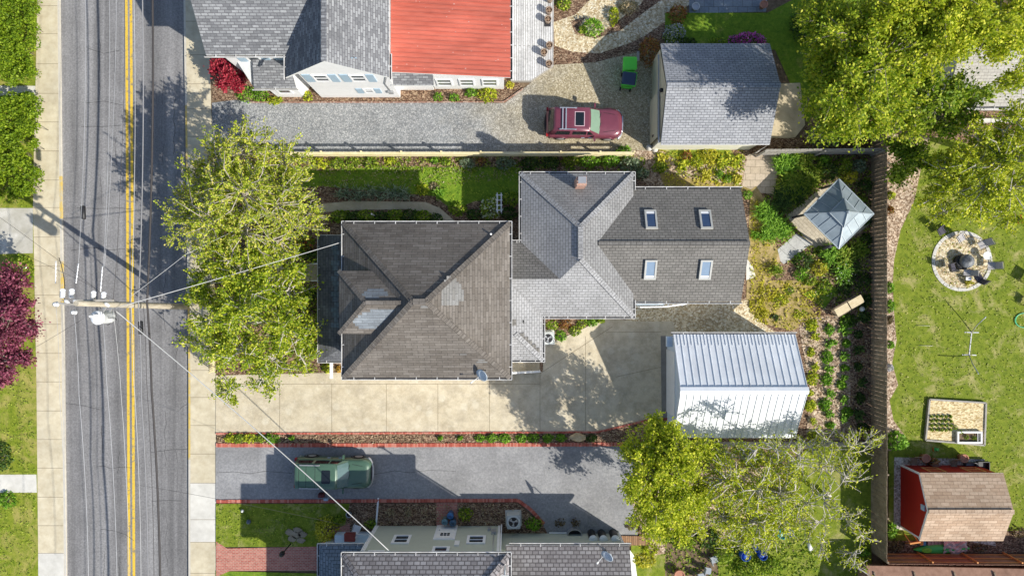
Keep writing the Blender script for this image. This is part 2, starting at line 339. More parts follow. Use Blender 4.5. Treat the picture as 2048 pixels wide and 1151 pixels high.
BARK = mat('bark', [(.3, (.2, .17, .13)), (.7, (.34, .30, .25))], 4, 7, .9, .4, 25); BARK_P = mat('pale_bark', [(.3, (.42, .38, .32)), (.7, (.6, .56, .5))], 4, 7, .9, .3, 25)

# ------------------------------------------------------------------ the setting
def PP(l, z=0): return [P(a, b, z)[:2] for a, b in l]
ZC = [.004]
def sheet(name, pts, z, m, kind='structure', label=None, cat=None):
    z = ZC[0] = ZC[0] + .0016              # every sheet lies a little above the one before
    o = MB().flat(PP(pts), z).build(name, m); tag(o, label, cat, None, kind); return o
YS = (-1400, 0, 400, 751, 1151, 2600)
WK = list(zip((108, 118, 122, 127, 131, 145), YS))                   # west kerb line
EK = list(zip((352, 368, 374, 378, 378, 372), YS))                   # east kerb line
WO = list(zip((78, 75, 66, 73, 77, 84), YS))                         # outer edge of the west sidewalk
EO = list(zip((404, 416, 428, 432, 432, 432), YS))                   # outer edge of the east sidewalk
def xat(line, y):
    for (x0, y0), (x1, y1) in zip(line, line[1:]):
        if y0 <= y <= y1: return x0 + (x1 - x0) * (y - y0) / (y1 - y0)
gm = MB(); B = 400; ZR = -.13
wk, ek = PP(WK), PP(EK)
gm.flat([(-B, wk[0][1]), (-B, wk[-1][1])] + wk[::-1], 0); gm.flat([(B, ek[0][1]), (B, ek[-1][1])] + ek[::-1], 0)
for z0, ya, yb in ((0, wk[0][1], B), (0, -B, wk[-1][1])): gm.flat([(-B, ya), (B, ya), (B, yb), (-B, yb)], 0)
gm.flat(wk + ek[::-1], ZR - .02)
for l in (wk, ek):
    for a, b in zip(l, l[1:]): gm.face([(*a, ZR - .02), (*b, ZR - .02), (*b, 0), (*a, 0)])
tag(gm.build('ground', SOIL), kind='structure')
tag(MB().flat(wk + ek[::-1], ZR).build('road', ROAD), kind='structure')
def strip(mb, pts, w, z, m=0):          # thin flat band along a px polyline, w in metres
    q = [Vector(p) for p in PP(pts)]
    for a, b in zip(q, q[1:]):
        d = (b - a).normalized(); n = Vector((-d.y, d.x)) * w / 2; mb.flat([a - n, b - n, b + n, a + n], z, m)
mk = MB()
for xs in ((244.3, 250.5, 252.5, 254, 256, 257), (255, 259.5, 262, 264, 265.5, 267)):
    l = list(zip(xs, YS)); a = PP([(x - 2.7, y) for x, y in l]); b = PP([(x + 2.7, y) for x, y in l]); mk.flat(a + b[::-1], ZR + .004)
tag(mk.build('road_marking', YELLOW), kind='structure')
ck = MB()
for pts in ([(190, 935), (205, 933), (219, 938), (240, 934), (262, 936)], [(200, 1060), (226, 1061), (249, 1070), (265, 1080)], [(150, 415), (190, 418), (240, 416), (262, 419)],
            [(160, 251), (205, 252), (240, 250)], [(128, 808), (165, 812), (200, 820)], [(300, 905), (340, 900), (372, 898)], [(170, 205), (206, 200), (243, 210)],
            [(300, 1004), (332, 1000), (360, 1002)], [(140, 500), (180, 494), (215, 500), (247, 497)], [(357, 820), (362, 812), (372, 808)], [(175, 95), (205, 104), (236, 100)]):
    strip(ck, [(x + random.uniform(-1, 1), y + random.uniform(-1.5, 1.5)) for x, y in pts], .022, ZR + .004)
for x0 in (196, 228, 322, 345):                      # long wandering cracks between the wheel tracks
    y0 = random.uniform(0, 200)
    while y0 < 1120:
        n_ = random.randint(4, 9); strip(ck, [(x0 + y0 * .008 + random.uniform(-3, 3), y0 + i * 14) for i in range(n_)], random.uniform(.012, .022), ZR + .004); y0 += n_ * 14 + random.uniform(60, 240)
tag(ck.build('road_crack', CRACK), kind='structure')
def sidewalk(name, kerb, outer, joints, pale, sgn):
    mb = MB(); ys = sorted(joints)
    ys2 = [-1400, -300] + ys + [1300, 2600]
    for a, b in zip(ys2, ys2[1:]):
        m = 3 if any(p0 <= (a + b) / 2 <= p1 for p0, p1 in pale) else 0
        q = PP([(xat(kerb, a) + 3 * sgn, a), (xat(kerb, b) + 3 * sgn, b), (xat(outer, b), b), (xat(outer, a), a)]); mb.prism(q, -.1, .012, m)
    for y in ys: strip(mb, [(xat(kerb, y) + 3 * sgn, y), (xat(outer, y), y)], .025, .015, 1)
    o = mb.build(name, [SIDEW, JOINT, KERB, CONC_W]); tag(o, kind='structure')
    kb = MB(); n = 60
    for i in range(n):
        a = -300 + 1700 * i / n; b = -300 + 1700 * (i + 1) / n; yl = (200 < a < 330 or 600 < a < 900) if sgn > 0 else (330 < a < 432 or 495 < a < 600)
        kb.prism(PP([(xat(kerb, a) - 1 * sgn, a), (xat(kerb, b) - 1 * sgn, b), (xat(kerb, b) + 3 * sgn, b), (xat(kerb, a) + 3 * sgn, a)]), ZR - .01, .008, 1 if yl else 0)
    tag(kb.build(name.replace('sidewalk', 'kerb'), [KERB, KERB_Y]), kind='structure')
sidewalk('sidewalk', WK, WO, [12, 68, 128, 187, 244, 302, 360, 415, 474, 532, 590, 648, 706, 763, 821, 878, 935, 993, 1050, 1105], [(1104, 1300)], -1)
sidewalk('sidewalk', EK, EO, [-14, 43, 110, 168, 218, 273, 330, 390, 450, 510, 570, 630, 690, 740, 794, 850, 907, 965, 1038, 1083, 1145], [(965, 1083)], 1)
# west verge, driveway apron and walks
sheet('lawn', [(-500, -400), (74, -400), (75, 0), (66, 395), (70, 640), (73, 751), (77, 1151), (80, 1700), (-500, 1700)], .004, LAWN_W)
sheet('driveway', [(-500, 416), (66, 416), (66, 506), (-500, 520)], .008, mat('apron_concrete', [(.3, (.36, .34, .27)), (.55, (.5, .48, .42)), (.75, (.72, .7, .64))], .8, 7, .9))
sheet('path', [(-500, 168), (72, 172), (72, 191), (-500, 193)], .009, CONC_W)
sheet('path', [(-500, 950), (73, 948), (74, 984), (-500, 984)], .009, CONC_W)
# north neighbour's drive and garden
sheet('mulch_bed', [(425, 100), (760, 150), (1025, 150), (1050, 180), (1010, 206), (800, 206), (520, 206), (425, 200)], .004, MULCH)
sheet('gravel_drive', [(424, 206), (470, 200), (540, 205), (800, 203), (1010, 206), (1040, 183), (1107, 130), (1107, 112), (1315, 100), (1312, 300), (1290, 306), (424, 307)], .008, GRAVEL)
sheet('mulch_bed', [(1107, -60), (1400, -60), (1350, 60), (1300, 100), (1250, 110), (1190, 125), (1107, 130)], .012, MULCH)
sheet('gravel_path', [(1107, 45), (1150, 30), (1190, -10), (1230, -60), (1330, -60), (1280, 10), (1190, 75), (1155, 62), (1170, 35), (1140, 42), (1150, 68), (1190, 78), (1240, 62), (1268, 40), (1330, -5), (1400, -50), (1400, -5), (1350, 30), (1290, 72), (1255, 88), (1200, 107), (1145, 104), (1110, 92)], .016, GRAVEL_T)
sheet('patio', [(1378, -60), (1540, -60), (1532, 24), (1378, 27)], .016, BLUESTONE)
sheet('lawn', [(1330, 26), (1535, 26), (1700, -60), (1800, -60), (1740, 300), (1640, 300), (1550, 100), (1330, 92)], .006, LAWN_G)
sheet('path', [(1535, 168), (1600, 166), (1610, 250), (1590, 275), (1535, 280)], .012, CONC)
sheet('dirt_bed', [(1310, 276), (1600, 276), (1640, 200), (1745, 200), (1745, 302), (1310, 306)], .008, MULCH)
# the middle lot
sheet('garden_bed', [(415, 311), (1290, 306), (1746, 300), (1746, 890), (1340, 890), (1340, 746), (432, 752)], .004, MULCH)
sheet('lawn', [(560, 326), (640, 342), (760, 334), (925, 334), (1042, 334), (1042, 396), (950, 402), (925, 412), (895, 412), (870, 392), (640, 372), (560, 380)], .008, LAWN_G)
sheet('path', [(640, 408), (700, 402), (800, 403), (850, 404), (880, 416), (912, 444), (880, 446), (855, 425), (820, 418), (700, 420), (640, 425)], .012, CONC)
sheet('path', [(432, 530), (590, 526), (640, 527), (640, 562), (590, 562), (432, 562)], .012, CONC)
sheet('dirt_bed', [(1268, 300), (1495, 312), (1490, 375), (1300, 375), (1268, 340)], .008, MULCH_P)
sheet('lawn', [(1318, 345), (1400, 360), (1500, 372), (1500, 385), (1330, 378)], .012, LAWN_DRY)
sheet('lawn', [(1315, 293), (1350, 297), (1460, 295), (1470, 316), (1400, 330), (1350, 318)], .012, LAWN)
sheet('patio', [(1495, 308), (1557, 311), (1553, 352), (1548, 389), (1518, 385), (1484, 372)], .016, FLAG)
sheet('patio', [(1572, 432), (1642, 376), (1664, 366), (1750, 440), (1660, 508), (1630, 500)], .016, PAVER)
sheet('path', [(1545, 507), (1592, 467), (1624, 487), (1567, 528)], .020, PAVER_G)
sheet('lawn', [(1500, 380), (1512, 372), (1530, 400), (1560, 520), (1540, 560), (1650, 560), (1600, 590), (1640, 640), (1580, 660), (1500, 640), (1492, 600)], .008, LAWN_DRY)
sheet('lawn', [(1605, 588), (1655, 562), (1676, 580), (1648, 617)], .012, LAWN_G)
sheet('dirt_bed', [(1595, 640), (1650, 630), (1700, 640), (1700, 880), (1610, 880), (1620, 780)], .008, MULCH_P)
sheet('path', [(1492, 515), (1505, 533), (1511, 553), (1492, 560)], .012, CONC_W)
sheet('gravel_strip', [(1238, 634), (1268, 600), (1496, 600), (1500, 622), (1528, 648), (1560, 672), (1345, 672), (1345, 642), (1262, 642)], .010, GRAVEL_T)
DRV = [(432, 750), (690, 744), (1020, 744), (1086, 742), (1086, 690), (1120, 678), (1215, 634), (1268, 642), (1345, 642), (1360, 700), (1345, 836), (1305, 838), (1200, 862), (432, 864)]
sheet('driveway', DRV, .016, CONC_D)
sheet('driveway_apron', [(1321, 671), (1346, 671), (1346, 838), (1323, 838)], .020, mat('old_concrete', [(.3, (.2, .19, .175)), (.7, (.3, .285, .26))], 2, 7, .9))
jm = MB()
for l in ([(432, 767), (1080, 767)], [(664, 767), (664, 862)], [(773, 767), (773, 862)], [(876, 767), (876, 862)], [(979, 756), (979, 862)], [(1080, 742), (1080, 862)], [(1171, 672), (1171, 861)],
          [(1080, 746), (1225, 652)], [(1231, 753), (1322, 733)], [(560, 767), (560, 862)], [(1212, 664), (1322, 663)]): strip(jm, l, .022, ZC[0] + .004)
tag(jm.build('driveway_joint', JOINT), kind='structure')
# south neighbour's drive, strips and walks
sheet('driveway', [(432, 893), (1275, 890), (1275, 1090), (1100, 1090), (1086, 1046), (1034, 999), (432, 1003)], .012, A_ASPH)
cm = MB()
strip(cm, [(434, 944), (470, 942), (500, 946), (530, 941), (585, 945)], .02, ZC[0] + .004); strip(cm, [(745, 948), (790, 940), (820, 944)], .02, ZC[0] + .004); strip(cm, [(815, 944), (860, 939), (912, 941)], .014, ZC[0] + .004)
tag(cm.build('driveway_crack', CRACK), kind='structure')
sheet('planting_strip', [(434, 866), (1195, 864), (1300, 838), (1345, 836), (1345, 888), (434, 890)], .008, MULCH)
sheet('lawn', [(432, 1006), (755, 1006), (750, 1090), (640, 1092), (432, 1092)], .008, LAWN)
sheet('lawn', [(432, 1140), (640, 1145), (640, 1300), (432, 1300)], .008, LAWN_G)
sheet('mulch_bed', [(700, 1006), (1034, 1004), (1086, 1048), (1100, 1075), (640, 1075), (650, 1050), (690, 1050)], .012, MULCH)
sheet('brick_walk', [(433, 1081), (455, 1095), (640, 1091), (660, 1060), (700, 1045), (700, 1090), (690, 1142), (640, 1139), (460, 1140), (433, 1152)], .016, BRICK)
sheet('brick_walk', [(873, 1004), (915, 1004), (915, 1052), (873, 1052)], .016, BRICK)
sheet('lawn', [(1262, 1085), (1500, 1000), (1620, 890), (1742, 890), (1742, 1300), (1262, 1300)], .006, LAWN)
sheet('dirt_bed', [(1262, 1000), (1330, 940), (1560, 930), (1600, 1010), (1420, 1090), (1300, 1110)], .009, MULCH_P)
sheet('dirt_bed', [(1330, 1060), (1430, 1060), (1440, 1200), (1330, 1200)], .012, SOIL)
# the east lot
sheet('lawn', [(1776, 250), (2500, 250), (2500, 1102), (1776, 1102)], .006, LAWN)
sheet('mulch_bed', [(1746, 250), (1870, 240), (1840, 340), (1828, 400), (1800, 460), (1787, 520), (1784, 570), (1788, 640), (1792, 680), (1783, 725), (1795, 768), (1778, 800), (1786, 840), (1812, 874), (1800, 900), (1776, 900), (1746, 900)], .010, MULCH_P)
sheet('dirt_bed', [(1830, 215), (2100, 230), (2100, 290), (1990, 300), (1900, 280), (1830, 270)], .012, MULCH)
sheet('mulch_bed', [(1776, 1080), (1990, 1075), (2010, 1060), (2500, 1050), (2500, 1104), (1776, 1104)], .010, MULCH)
def ring_pts(px, py, r, n=48): return [(px + r * math.cos(2 * PI * i / n), py + r * math.sin(2 * PI * i / n)) for i in range(n)]
sheet('fire_pit_gravel', ring_pts(1922, 522, 55), .012, GRAVEL_T)
sheet('shed_gravel_base', [(1787, 913), (1968, 917), (1968, 935), (1990, 1090), (1786, 1055)], .012, voro('shed_gravel', [(.1, (.25, .22, .18)), (.5, (.45, .41, .35)), (.95, (.62, .58, .52))], 12))
# ------------------------------------------------------------------ buildings
GUTTER = mat('gutter_white', [(.35, (.48, .47, .45)), (.65, (.74, .74, .73))], 2.2, 6, .5)
def gutter(mb, a, b, out, w=.12, h=.1, step=1.25):    # axis aligned eave a -> b, out = outward unit vector
    z = a[2]; along_x = abs(a[0] - b[0]) > abs(a[1] - b[1])
    L = abs(a[0] - b[0]) if along_x else abs(a[1] - b[1]); lo = min(a[0], b[0]) if along_x else min(a[1], b[1]); c = a[1] if along_x else a[0]; s_ = out
    def bx(u0, u1, v0, v1, z0, z1, m=0):
        if along_x: mb.box(u0, u1, c + s_ * v0, c + s_ * v1, z0, z1, m)
        else: mb.box(c + s_ * v0, c + s_ * v1, u0, u1, z0, z1, m)
    bx(lo - .1, lo + L + .1, w - .035, w, z - h, z + .01); bx(lo - .08, lo + L + .08, .012, w - .037, z - h, z - h + .02, 1)
    for i in range(int(L / step) + 1): u = lo + (i + .5) * L / (int(L / step) + 1); bx(u - .018, u + .018, -.05, w - .038, z - .005, z + .03)
def window(parent, axis, wall, out, u0, u1, z0, z1, pane=None, bars=1, fr=.09, frame_m=None, name='window', lab=None):
    """window on a wall: axis 'x' -> the wall runs along x at y = wall"""
    mb = MB(); pm = MB()
    def bx(m_, a, b, d0, d1, c, d, mi=0):
        if axis == 'x': m_.box(a, b, wall + out * d0, wall + out * d1, c, d, mi)
        else: m_.box(wall + out * d0, wall + out * d1, a, b, c, d, mi)
    bx(mb, u0, u1, .003, .06, z0, z0 + fr); bx(mb, u0, u1, .003, .06, z1 - fr, z1); bx(mb, u0, u0 + fr, .003, .06, z0 + fr, z1 - fr); bx(mb, u1 - fr, u1, .003, .06, z0 + fr, z1 - fr)
    for i in range(bars):
        z = z0 + (z1 - z0) * (i + 1) / (bars + 1); bx(mb, u0 + fr, u1 - fr, .015, .05, z - .025, z + .025)
    w = mb.build(name, frame_m or TRIMW, parent)
    if lab: w['label'] = lab
    bx(pm, u0 + fr, u1 - fr, .004, .018, z0 + fr, z1 - fr); pm.build('pane', pane or GLASS, w)
    return w
def strip_cap(mb, a, b, w=.28, t=.03, m=0):    # shingle caps along a hip or a ridge
    a, b = Vector(a), Vector(b); d = (b - a).normalized(); s_ = d.cross(Vector((0, 0, 1))).normalized()
    n = max(2, int((b - a).length / .3)); up = s_.cross(d)
    for i in range(n):
        c = a + (b - a) * ((i + .5) / n) + up * (t * .5 + .012); mb.obox(c, ((b - a).length / n * .97, w, t), (d, s_, up), m)
def hipfaces(x0, x1, y0, y1, ze, pitch):
    hw = min(x1 - x0, y1 - y0) / 2; zr = ze + hw * pitch
    if x1 - x0 >= y1 - y0: A, B_ = (x0 + hw, (y0 + y1) / 2, zr), (x1 - hw, (y0 + y1) / 2, zr)
    else: A, B_ = ((x0 + x1) / 2, y0 + hw, zr), ((x0 + x1) / 2, y1 - hw, zr)
    c = [(x0, y0, ze), (x1, y0, ze), (x1, y1, ze), (x0, y1, ze)]
    if x1 - x0 >= y1 - y0: F = dict(S=[c[0], c[1], B_, A], N=[c[2], c[3], A, B_], W=[c[3], c[0], A], E=[c[1], c[2], B_])
    else: F = dict(S=[c[0], c[1], A], N=[c[2], c[3], B_], W=[c[3], c[0], A, B_], E=[c[1], c[2], B_, A])
    return F, A, B_, c
def on_plane(p0, p1, p2, x, y):
    a, b, c = Vector(p0), Vector(p1), Vector(p2); n = (b - a).cross(c - a); return a.z - (n.x * (x - a.x) + n.y * (y - a.y)) / n.z

# ---- the middle house
hs = thing('house', 'grey hip roofed house in the middle with four skylights and a brick chimney', 'house', P(850, 600))
ze = 5.5; x0, y1 = PX(687, ze), PY(446, ze); x1, y0 = PX(1020, ze), PY(755, ze); MAIN = (x0, x1, y0, y1)
F, RA, RB, c4 = hipfaces(x0, x1, y0, y1, ze, .69)
mb = MB()
for k in 'SNWE': mb.slab(F[k], .16, 0, 1)
rf = mb.build('roof', [SH_BROWN, WHITE], hs); rf['label'] = 'weathered brown hip roof'
cap = MB()
for a, b in ((c4[0], RA), (c4[3], RA), (c4[1], RB), (c4[2], RB), (RA, RB)): strip_cap(cap, a, b)
cap.build('hip_cap', SH_BROWN, rf)
mb = MB().prism([(x0 + .45, y0 + .45), (x1 - .3, y0 + .45), (x1 - .3, y1 - .45), (x0 + .45, y1 - .45)], 0, ze - .16); main_wall = mb.build('wall', SID_W, hs)
gt = MB(); gutter(gt, c4[0], c4[1], -1); gutter(gt, c4[3], c4[2], 1); gutter(gt, c4[0], c4[3], -1); gutter(gt, c4[1], c4[2], 1); gt.build('gutter', [GUTTER, DARK], hs)
pt = MB()                                       # newer shingles set into the old roof
def patch(mb, plane, rows, lift=.012, m=0):     # rows: [(x0, x1, y0, y1)] in metres
    for a, b, c, d in rows:
        q = [(a, c), (b, c), (b, d), (a, d)]; mb.slab([(x, y, on_plane(*plane[:3], x, y) + lift) for x, y in q], .01, m)
E_ = F['E']
for i in range(9):
    w_ = [.9, 1.3, 1.5, 1.5, 1.4, 1.4, 1.2, 1.1, .8][i]; xx = PX(886, 7.2) + i * .12
    patch(pt, E_, [(xx, xx + .115, PY(610, 7.4) + (0 if i < 7 else .2), PY(610, 7.4) + w_ * 1.0)])
S_ = F['S']
patch(pt, S_, [(PX(957, 5.9), PX(970, 5.9), PY(720, 5.9), PY(717, 5.9)), (PX(953, 5.9), PX(975, 5.9), PY(724, 5.9), PY(721.5, 5.9)), (PX(920, 6.3), PX(934, 6.3), PY(709, 6.3), PY(706.5, 6.3)), (PX(845, 7.6), PX(862, 7.6), PY(615, 7.8), PY(610, 7.8))])
pt.build('shingle_patch', shingle('newer_grey_shingles', (.19, .185, .175), (.25, .25, .245), (.1, .1, .1), .62, .17, .008), rf)
# dormer
zd = 6.75; dx0, dy1, dy0 = PX(678, zd), PY(541, zd), PY(667, zd)
DF, DA, DB, dc = hipfaces(dx0, -3.2, dy0, dy1, zd, .72)
def cut_e(q): return [(p[0], p[1], p[2]) for p in q]
mb = MB()
zr_ = DA[2]; ym = (dy0 + dy1) / 2; xr = x0 + (zr_ - ze) / .69 + .25; xe = x0 + (zd - ze) / .69 + .1
mb.slab([dc[0], (xe, dy0, zd), (xr, ym, zr_), DA], .1, 0, 1); mb.slab([dc[3], (xe, dy1, zd), (xr, ym, zr_), DA], .1, 0, 1); mb.slab(DF['W'], .1, 0, 1)
dr = mb.build('dormer', [SH_BROWN, WHITE], hs)
cap = MB()
for a, b in ((dc[0], DA), (dc[3], DA), (DA, (xr, ym, zr_))): strip_cap(cap, a, b, .22)
cap.build('hip_cap', SH_BROWN, dr)
MB().box(dx0 + .35, x0 + 2.2, dy0 + .3, dy1 - .3, ze - .1, zd - .1).build('dormer_wall', SID_W, dr)
pt = MB(); sp = [dc[0], (xe, dy0, zd), (xr, ym, zr_)]; npn = [dc[3], (xe, dy1, zd), (xr, ym, zr_)]
rows = [(.15, .55, 1.5), (.3, .3, 1.75), (.45, .12, 1.9), (.6, .1, 2.05), (.75, .25, 2.2), (.9, .4, 2.1), (1.05, .75, 1.9)]
for d, a, b in rows:
    y = dy0 + d + .12; sft = d * .75; patch(pt, sp, [(dx0 + .45 + a + sft * .8, dx0 + .45 + b + sft * .95, y, y + .145)])
for d, a, b in ((.95, 1.35, 2.1), (1.08, 1.2, 2.3), (1.2, 1.1, 2.35), (1.32, 1.3, 1.9)):
    y = dy1 - d; patch(pt, npn, [(dx0 + a + .3, dx0 + b + .4, y - .11, y)])
pt.build('shingle_patch', SH_BLUE, dr)
# porch
zp = 2.9; px0, py1, py0 = PX(638, zp), PY(472, zp), PY(722, zp); pxw = x0 + .6; zt = zp + .62
mb = MB()
mb.slab([(px0, py0, zp), (px0, py1, zp), (pxw, py1, zt), (pxw, py0 + 1.55, zt)], .12, 0, 1); mb.slab([(px0, py0, zp), (pxw, py0 + 1.55, zt), (pxw, py0, zp)], .12, 0, 1)
pr = mb.build('porch_roof', [SH_DARK, WHITE], hs)
pt = MB(); pl = [(px0, py0, zp), (px0, py1, zp), (pxw, py1, zt)]
for i in range(16): patch(pt, pl, [(px0 + .75 + .1 * (i % 3), px0 + 1.15 + .12 * (i % 2), py1 - .8 - i * .3, py1 - .53 - i * .3)])
pt.build('shingle_patch', shingle('porch_patch_shingles', (.14, .18, .21), (.18, .22, .26), (.07, .09, .11), .33, .17, .01), pr)
gt = MB(); gutter(gt, (px0, py0, zp), (px0, py1, zp), -1, .1, .08); gutter(gt, (px0, py1, zp), (pxw, py1, zp), 1, .08, .06); gutter(gt, (px0, py0, zp), (pxw, py0, zp), -1, .1, .08); gt.build('gutter', [GUTTER, DARK], pr)
for y in (py0 + .3, py0 + 2.2, py1 - 2.0, py1 - .3): MB().box(px0 + .25, px0 + .4, y - .08, y + .08, .5, zp - .1).build('porch_column', WHITE, hs)
MB().box(px0 + .15, pxw, py0 + .15, py1 - .15, 0, .5).build('porch_floor', CONC, hs)
st = MB(); sx = px0 + .15
for i in range(3): st.box(sx - .3 * (3 - i), sx, PY(560), PY(528), .0 + .001 * i, .16 * (i + 1))
st.build('front_steps', brick('step_brick', (.3, .09, .07), (.38, .14, .1), (.25, .2, .17), .22, .1), hs)
for yy in (527, 561):
    hr = MB(); y = PY(yy, .8); hr.beam((sx - 1.3, y, .55), (sx, y, 1.25), .06, .07)
    for q in (0, .33, .66, .98): hr.box(sx - 1.3 * (1 - q) - .02, sx - 1.3 * (1 - q) + .02, y - .02, y + .02, 0, .55 + .7 * q - .03)
    hr.build('handrail', WHITE, hs)
MB().box(PX(661, .6), PX(667, .6), PY(756, .6), PY(722, .6), .7, .78).build('porch_side_rail', WHITE, hs)
# rear wing: short hip, cross gable and kitchen corner
z3 = 3.3; wx0, wx1, wy1, wy0 = PX(1042, z3), PX(1267, z3), PY(347, z3), PY(633, z3); hw = (wx1 - wx0) / 2; PT = .575
zr = z3 + hw * PT; wxm = (wx0 + wx1) / 2; wa, wb = wy1 - hw, wy0 + hw; xm = x1 - .2; dz = 2.15 * PT; yc = wy0 + 2.15; xi = wx0 + 2.15
mb = MB()
mb.slab([(wx0, wy1, z3), (wx1, wy1, z3), (wxm, wa, zr)], .14, 1, 3)
mb.slab([(wx1, wy1, z3), (wx1, wy0, z3), (wxm, wb, zr), (wxm, wa, zr)], .14, 1, 3)
mb.slab([(xm, wy0, z3), (wx1, wy0, z3), (wxm, wb, zr), (xi, yc, z3 + dz), (xm, yc, z3 + dz)], .14, 0, 3)
mb.slab([(wx0, wy1, z3), (wxm, wa, zr), (wxm, wb, zr), (xi, yc, z3 + dz), (wx0, yc + 2.15, z3)], .14, 0, 3)
mb.slab([(xm, yc, z3 + dz), (xi, yc, z3 + dz), (wx0, yc + 2.15, z3), (xm, yc + 2.15, z3)], .14, 2, 3)
kx1, ky0 = PX(1086, z3), PY(720, z3); kd = kx1 - xm
mb.slab([(xm, ky0, z3), (kx1, ky0, z3), (xm, ky0 + kd, z3 + kd * PT)], .14, 0, 3)
mb.slab([(kx1, ky0, z3), (kx1, wy0, z3), (xm, wy0 + kd, z3 + kd * PT), (xm, ky0 + kd, z3 + kd * PT)], .14, 0, 3)
wr = mb.build('wing_roof', [SH_LIGHT, shingle('grey_shingles', (.24, .24, .24), (.28, .28, .28), (.12, .12, .12), .33, .17, .016), SH_MID, WHITE], hs)
wr['label'] = 'light grey hip roof over the rear wing'
cap = MB()
for a, b in (((wx0, wy1, z3), (wxm, wa, zr)), ((wx1, wy1, z3), (wxm, wa, zr)), ((wx1, wy0, z3), (wxm, wb, zr)), ((wxm, wa, zr), (wxm, wb, zr)), ((kx1, ky0, z3), (xm + .5, ky0 + kd - .5, z3 + (kd - .5) * PT))): strip_cap(cap, a, b)
cap.build('hip_cap', SH_LIGHT, wr)
pt = MB(); kp = [(xm, ky0, z3), (kx1, ky0, z3), (xm, ky0 + kd, z3 + kd * PT)]; ke = [(kx1, ky0, z3), (kx1, wy0, z3), (xm, wy0 + kd, z3 + kd * PT)]
for i in range(5): patch(pt, ke, [(kx1 - .45 - i * .22, kx1 - .2 - i * .22, ky0 + .5 + i * .22, ky0 + .74 + i * .22)], .05)
patch(pt, ke, [(xm + .3, xm + .55, wy0 - .45, wy0 - .1)])
pt.build('shingle_patch', SH_MID, wr)
gt = MB(); gutter(gt, (wx0, yc + 2.15, z3), (wx0, wy1, z3), -1); gutter(gt, (wx0, wy1, z3), (wx1, wy1, z3), 1); gutter(gt, (wx1, PY(377, z3) + .02, z3), (wx1, wy1, z3), 1); gutter(gt, (kx1 - .2, wy0, z3), (wx1, wy0, z3), -1)
gutter(gt, (wx1, wy0, z3), (wx1, PY(603, z3), z3), 1); gutter(gt, (kx1, ky0, z3), (kx1, wy0, z3), 1); gutter(gt, (x1 + .15, ky0, z3), (kx1, ky0, z3), -1); gutter(gt, (x1 + .15, yc + 2.15, z3), (wx0, yc + 2.15, z3), 1); gt.build('gutter', [GUTTER, DARK], wr)
mb = MB(); mb.prism([(wx0 + .4, wy0 + .4), (wx1 - .4, wy0 + .4), (wx1 - .4, wy1 - .4), (wx0 + .4, wy1 - .4)], 0, z3 - .14)
mb.prism([(xm, ky0 + .4), (kx1 - .35, ky0 + .4), (kx1 - .35, yc + 1.75), (xm, yc + 1.75)], 0, z3 - .15); mb.build('wing_wall', SID_W, hs)
# rear section with the skylights
z2 = 3.1; ex0, ex1, ey1, ey0 = wxm + .6, 13.25, PY(377, z2), PY(603, z2); eh = (ey1 - ey0) / 2; ePT = .46; er = z2 + eh * ePT; em = (ey0 + ey1) / 2
mb = MB(); NP = [(ex0, ey1, z2), (ex1, ey1, z2), (ex1, em, er), (ex0, em, er)]; SP = [(ex0, ey0, z2), (ex1, ey0, z2), (ex1, em, er), (ex0, em, er)]
mb.slab(NP, .14, 0, 1); mb.slab(SP, .14, 0, 1); sr = mb.build('rear_roof', [SH_MID, WHITE], hs); sr['label'] = 'taupe gable roof with four skylights'
cap = MB(); strip_cap(cap, (PX(1197, er), em, er), (ex1, em, er), .26); cap.build('ridge_cap', SH_MID, sr)
gt = MB(); gutter(gt, (wx1 + .1, ey1, z2), (ex1, ey1, z2), 1); gutter(gt, (wx1 + .1, ey0, z2), (ex1, ey0, z2), -1); gt.build('gutter', [GUTTER, DARK], sr)
mb = MB(); mb.prism([(wx1 - .4, ey0 + .55), (ex1 - .25, ey0 + .55), (ex1 - .25, ey1 - .4), (wx1 - .4, ey1 - .4)], 0, z2 - .14)
mb.face([(ex1 - .25, ey0 + .55, z2 - .14), (ex1 - .25, ey1 - .4, z2 - .14), (ex1 - .25, em, er - .2)]); mb.build('rear_wall', SID_W, hs)
for px, py, pl, sg in ((1301, 440, NP, 1), (1410, 440, NP, 1), (1300, 538, SP, -1), (1410, 538, SP, -1)):
    x, y = PX(px, 3.9), PY(py, 3.9); z = on_plane(*pl[:3], x, y); a = math.atan(ePT) * -sg
    u, v = Vector((1, 0, 0)), Vector((0, math.cos(a), math.sin(a))); w = u.cross(v); c = Vector((x, y, z)) + w * .06; fr = MB()
    for o_, s_ in (((-.29, 0), (.1, 1.2)), ((.29, 0), (.1, 1.2)), ((0, .55), (.48, .1)), ((0, -.55), (.48, .1))): fr.obox(c + u * o_[0] + v * o_[1], (s_[0], s_[1], .16), (u, v, w))
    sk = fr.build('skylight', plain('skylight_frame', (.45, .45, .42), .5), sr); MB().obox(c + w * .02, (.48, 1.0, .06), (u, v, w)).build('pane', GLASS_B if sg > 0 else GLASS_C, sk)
    bl = MB(); bl.obox(c + w * .053 - v * (.42 * -sg) , (.46, .13, .004), (u, v, w)); bl.build('blind', TRIMW, sk)
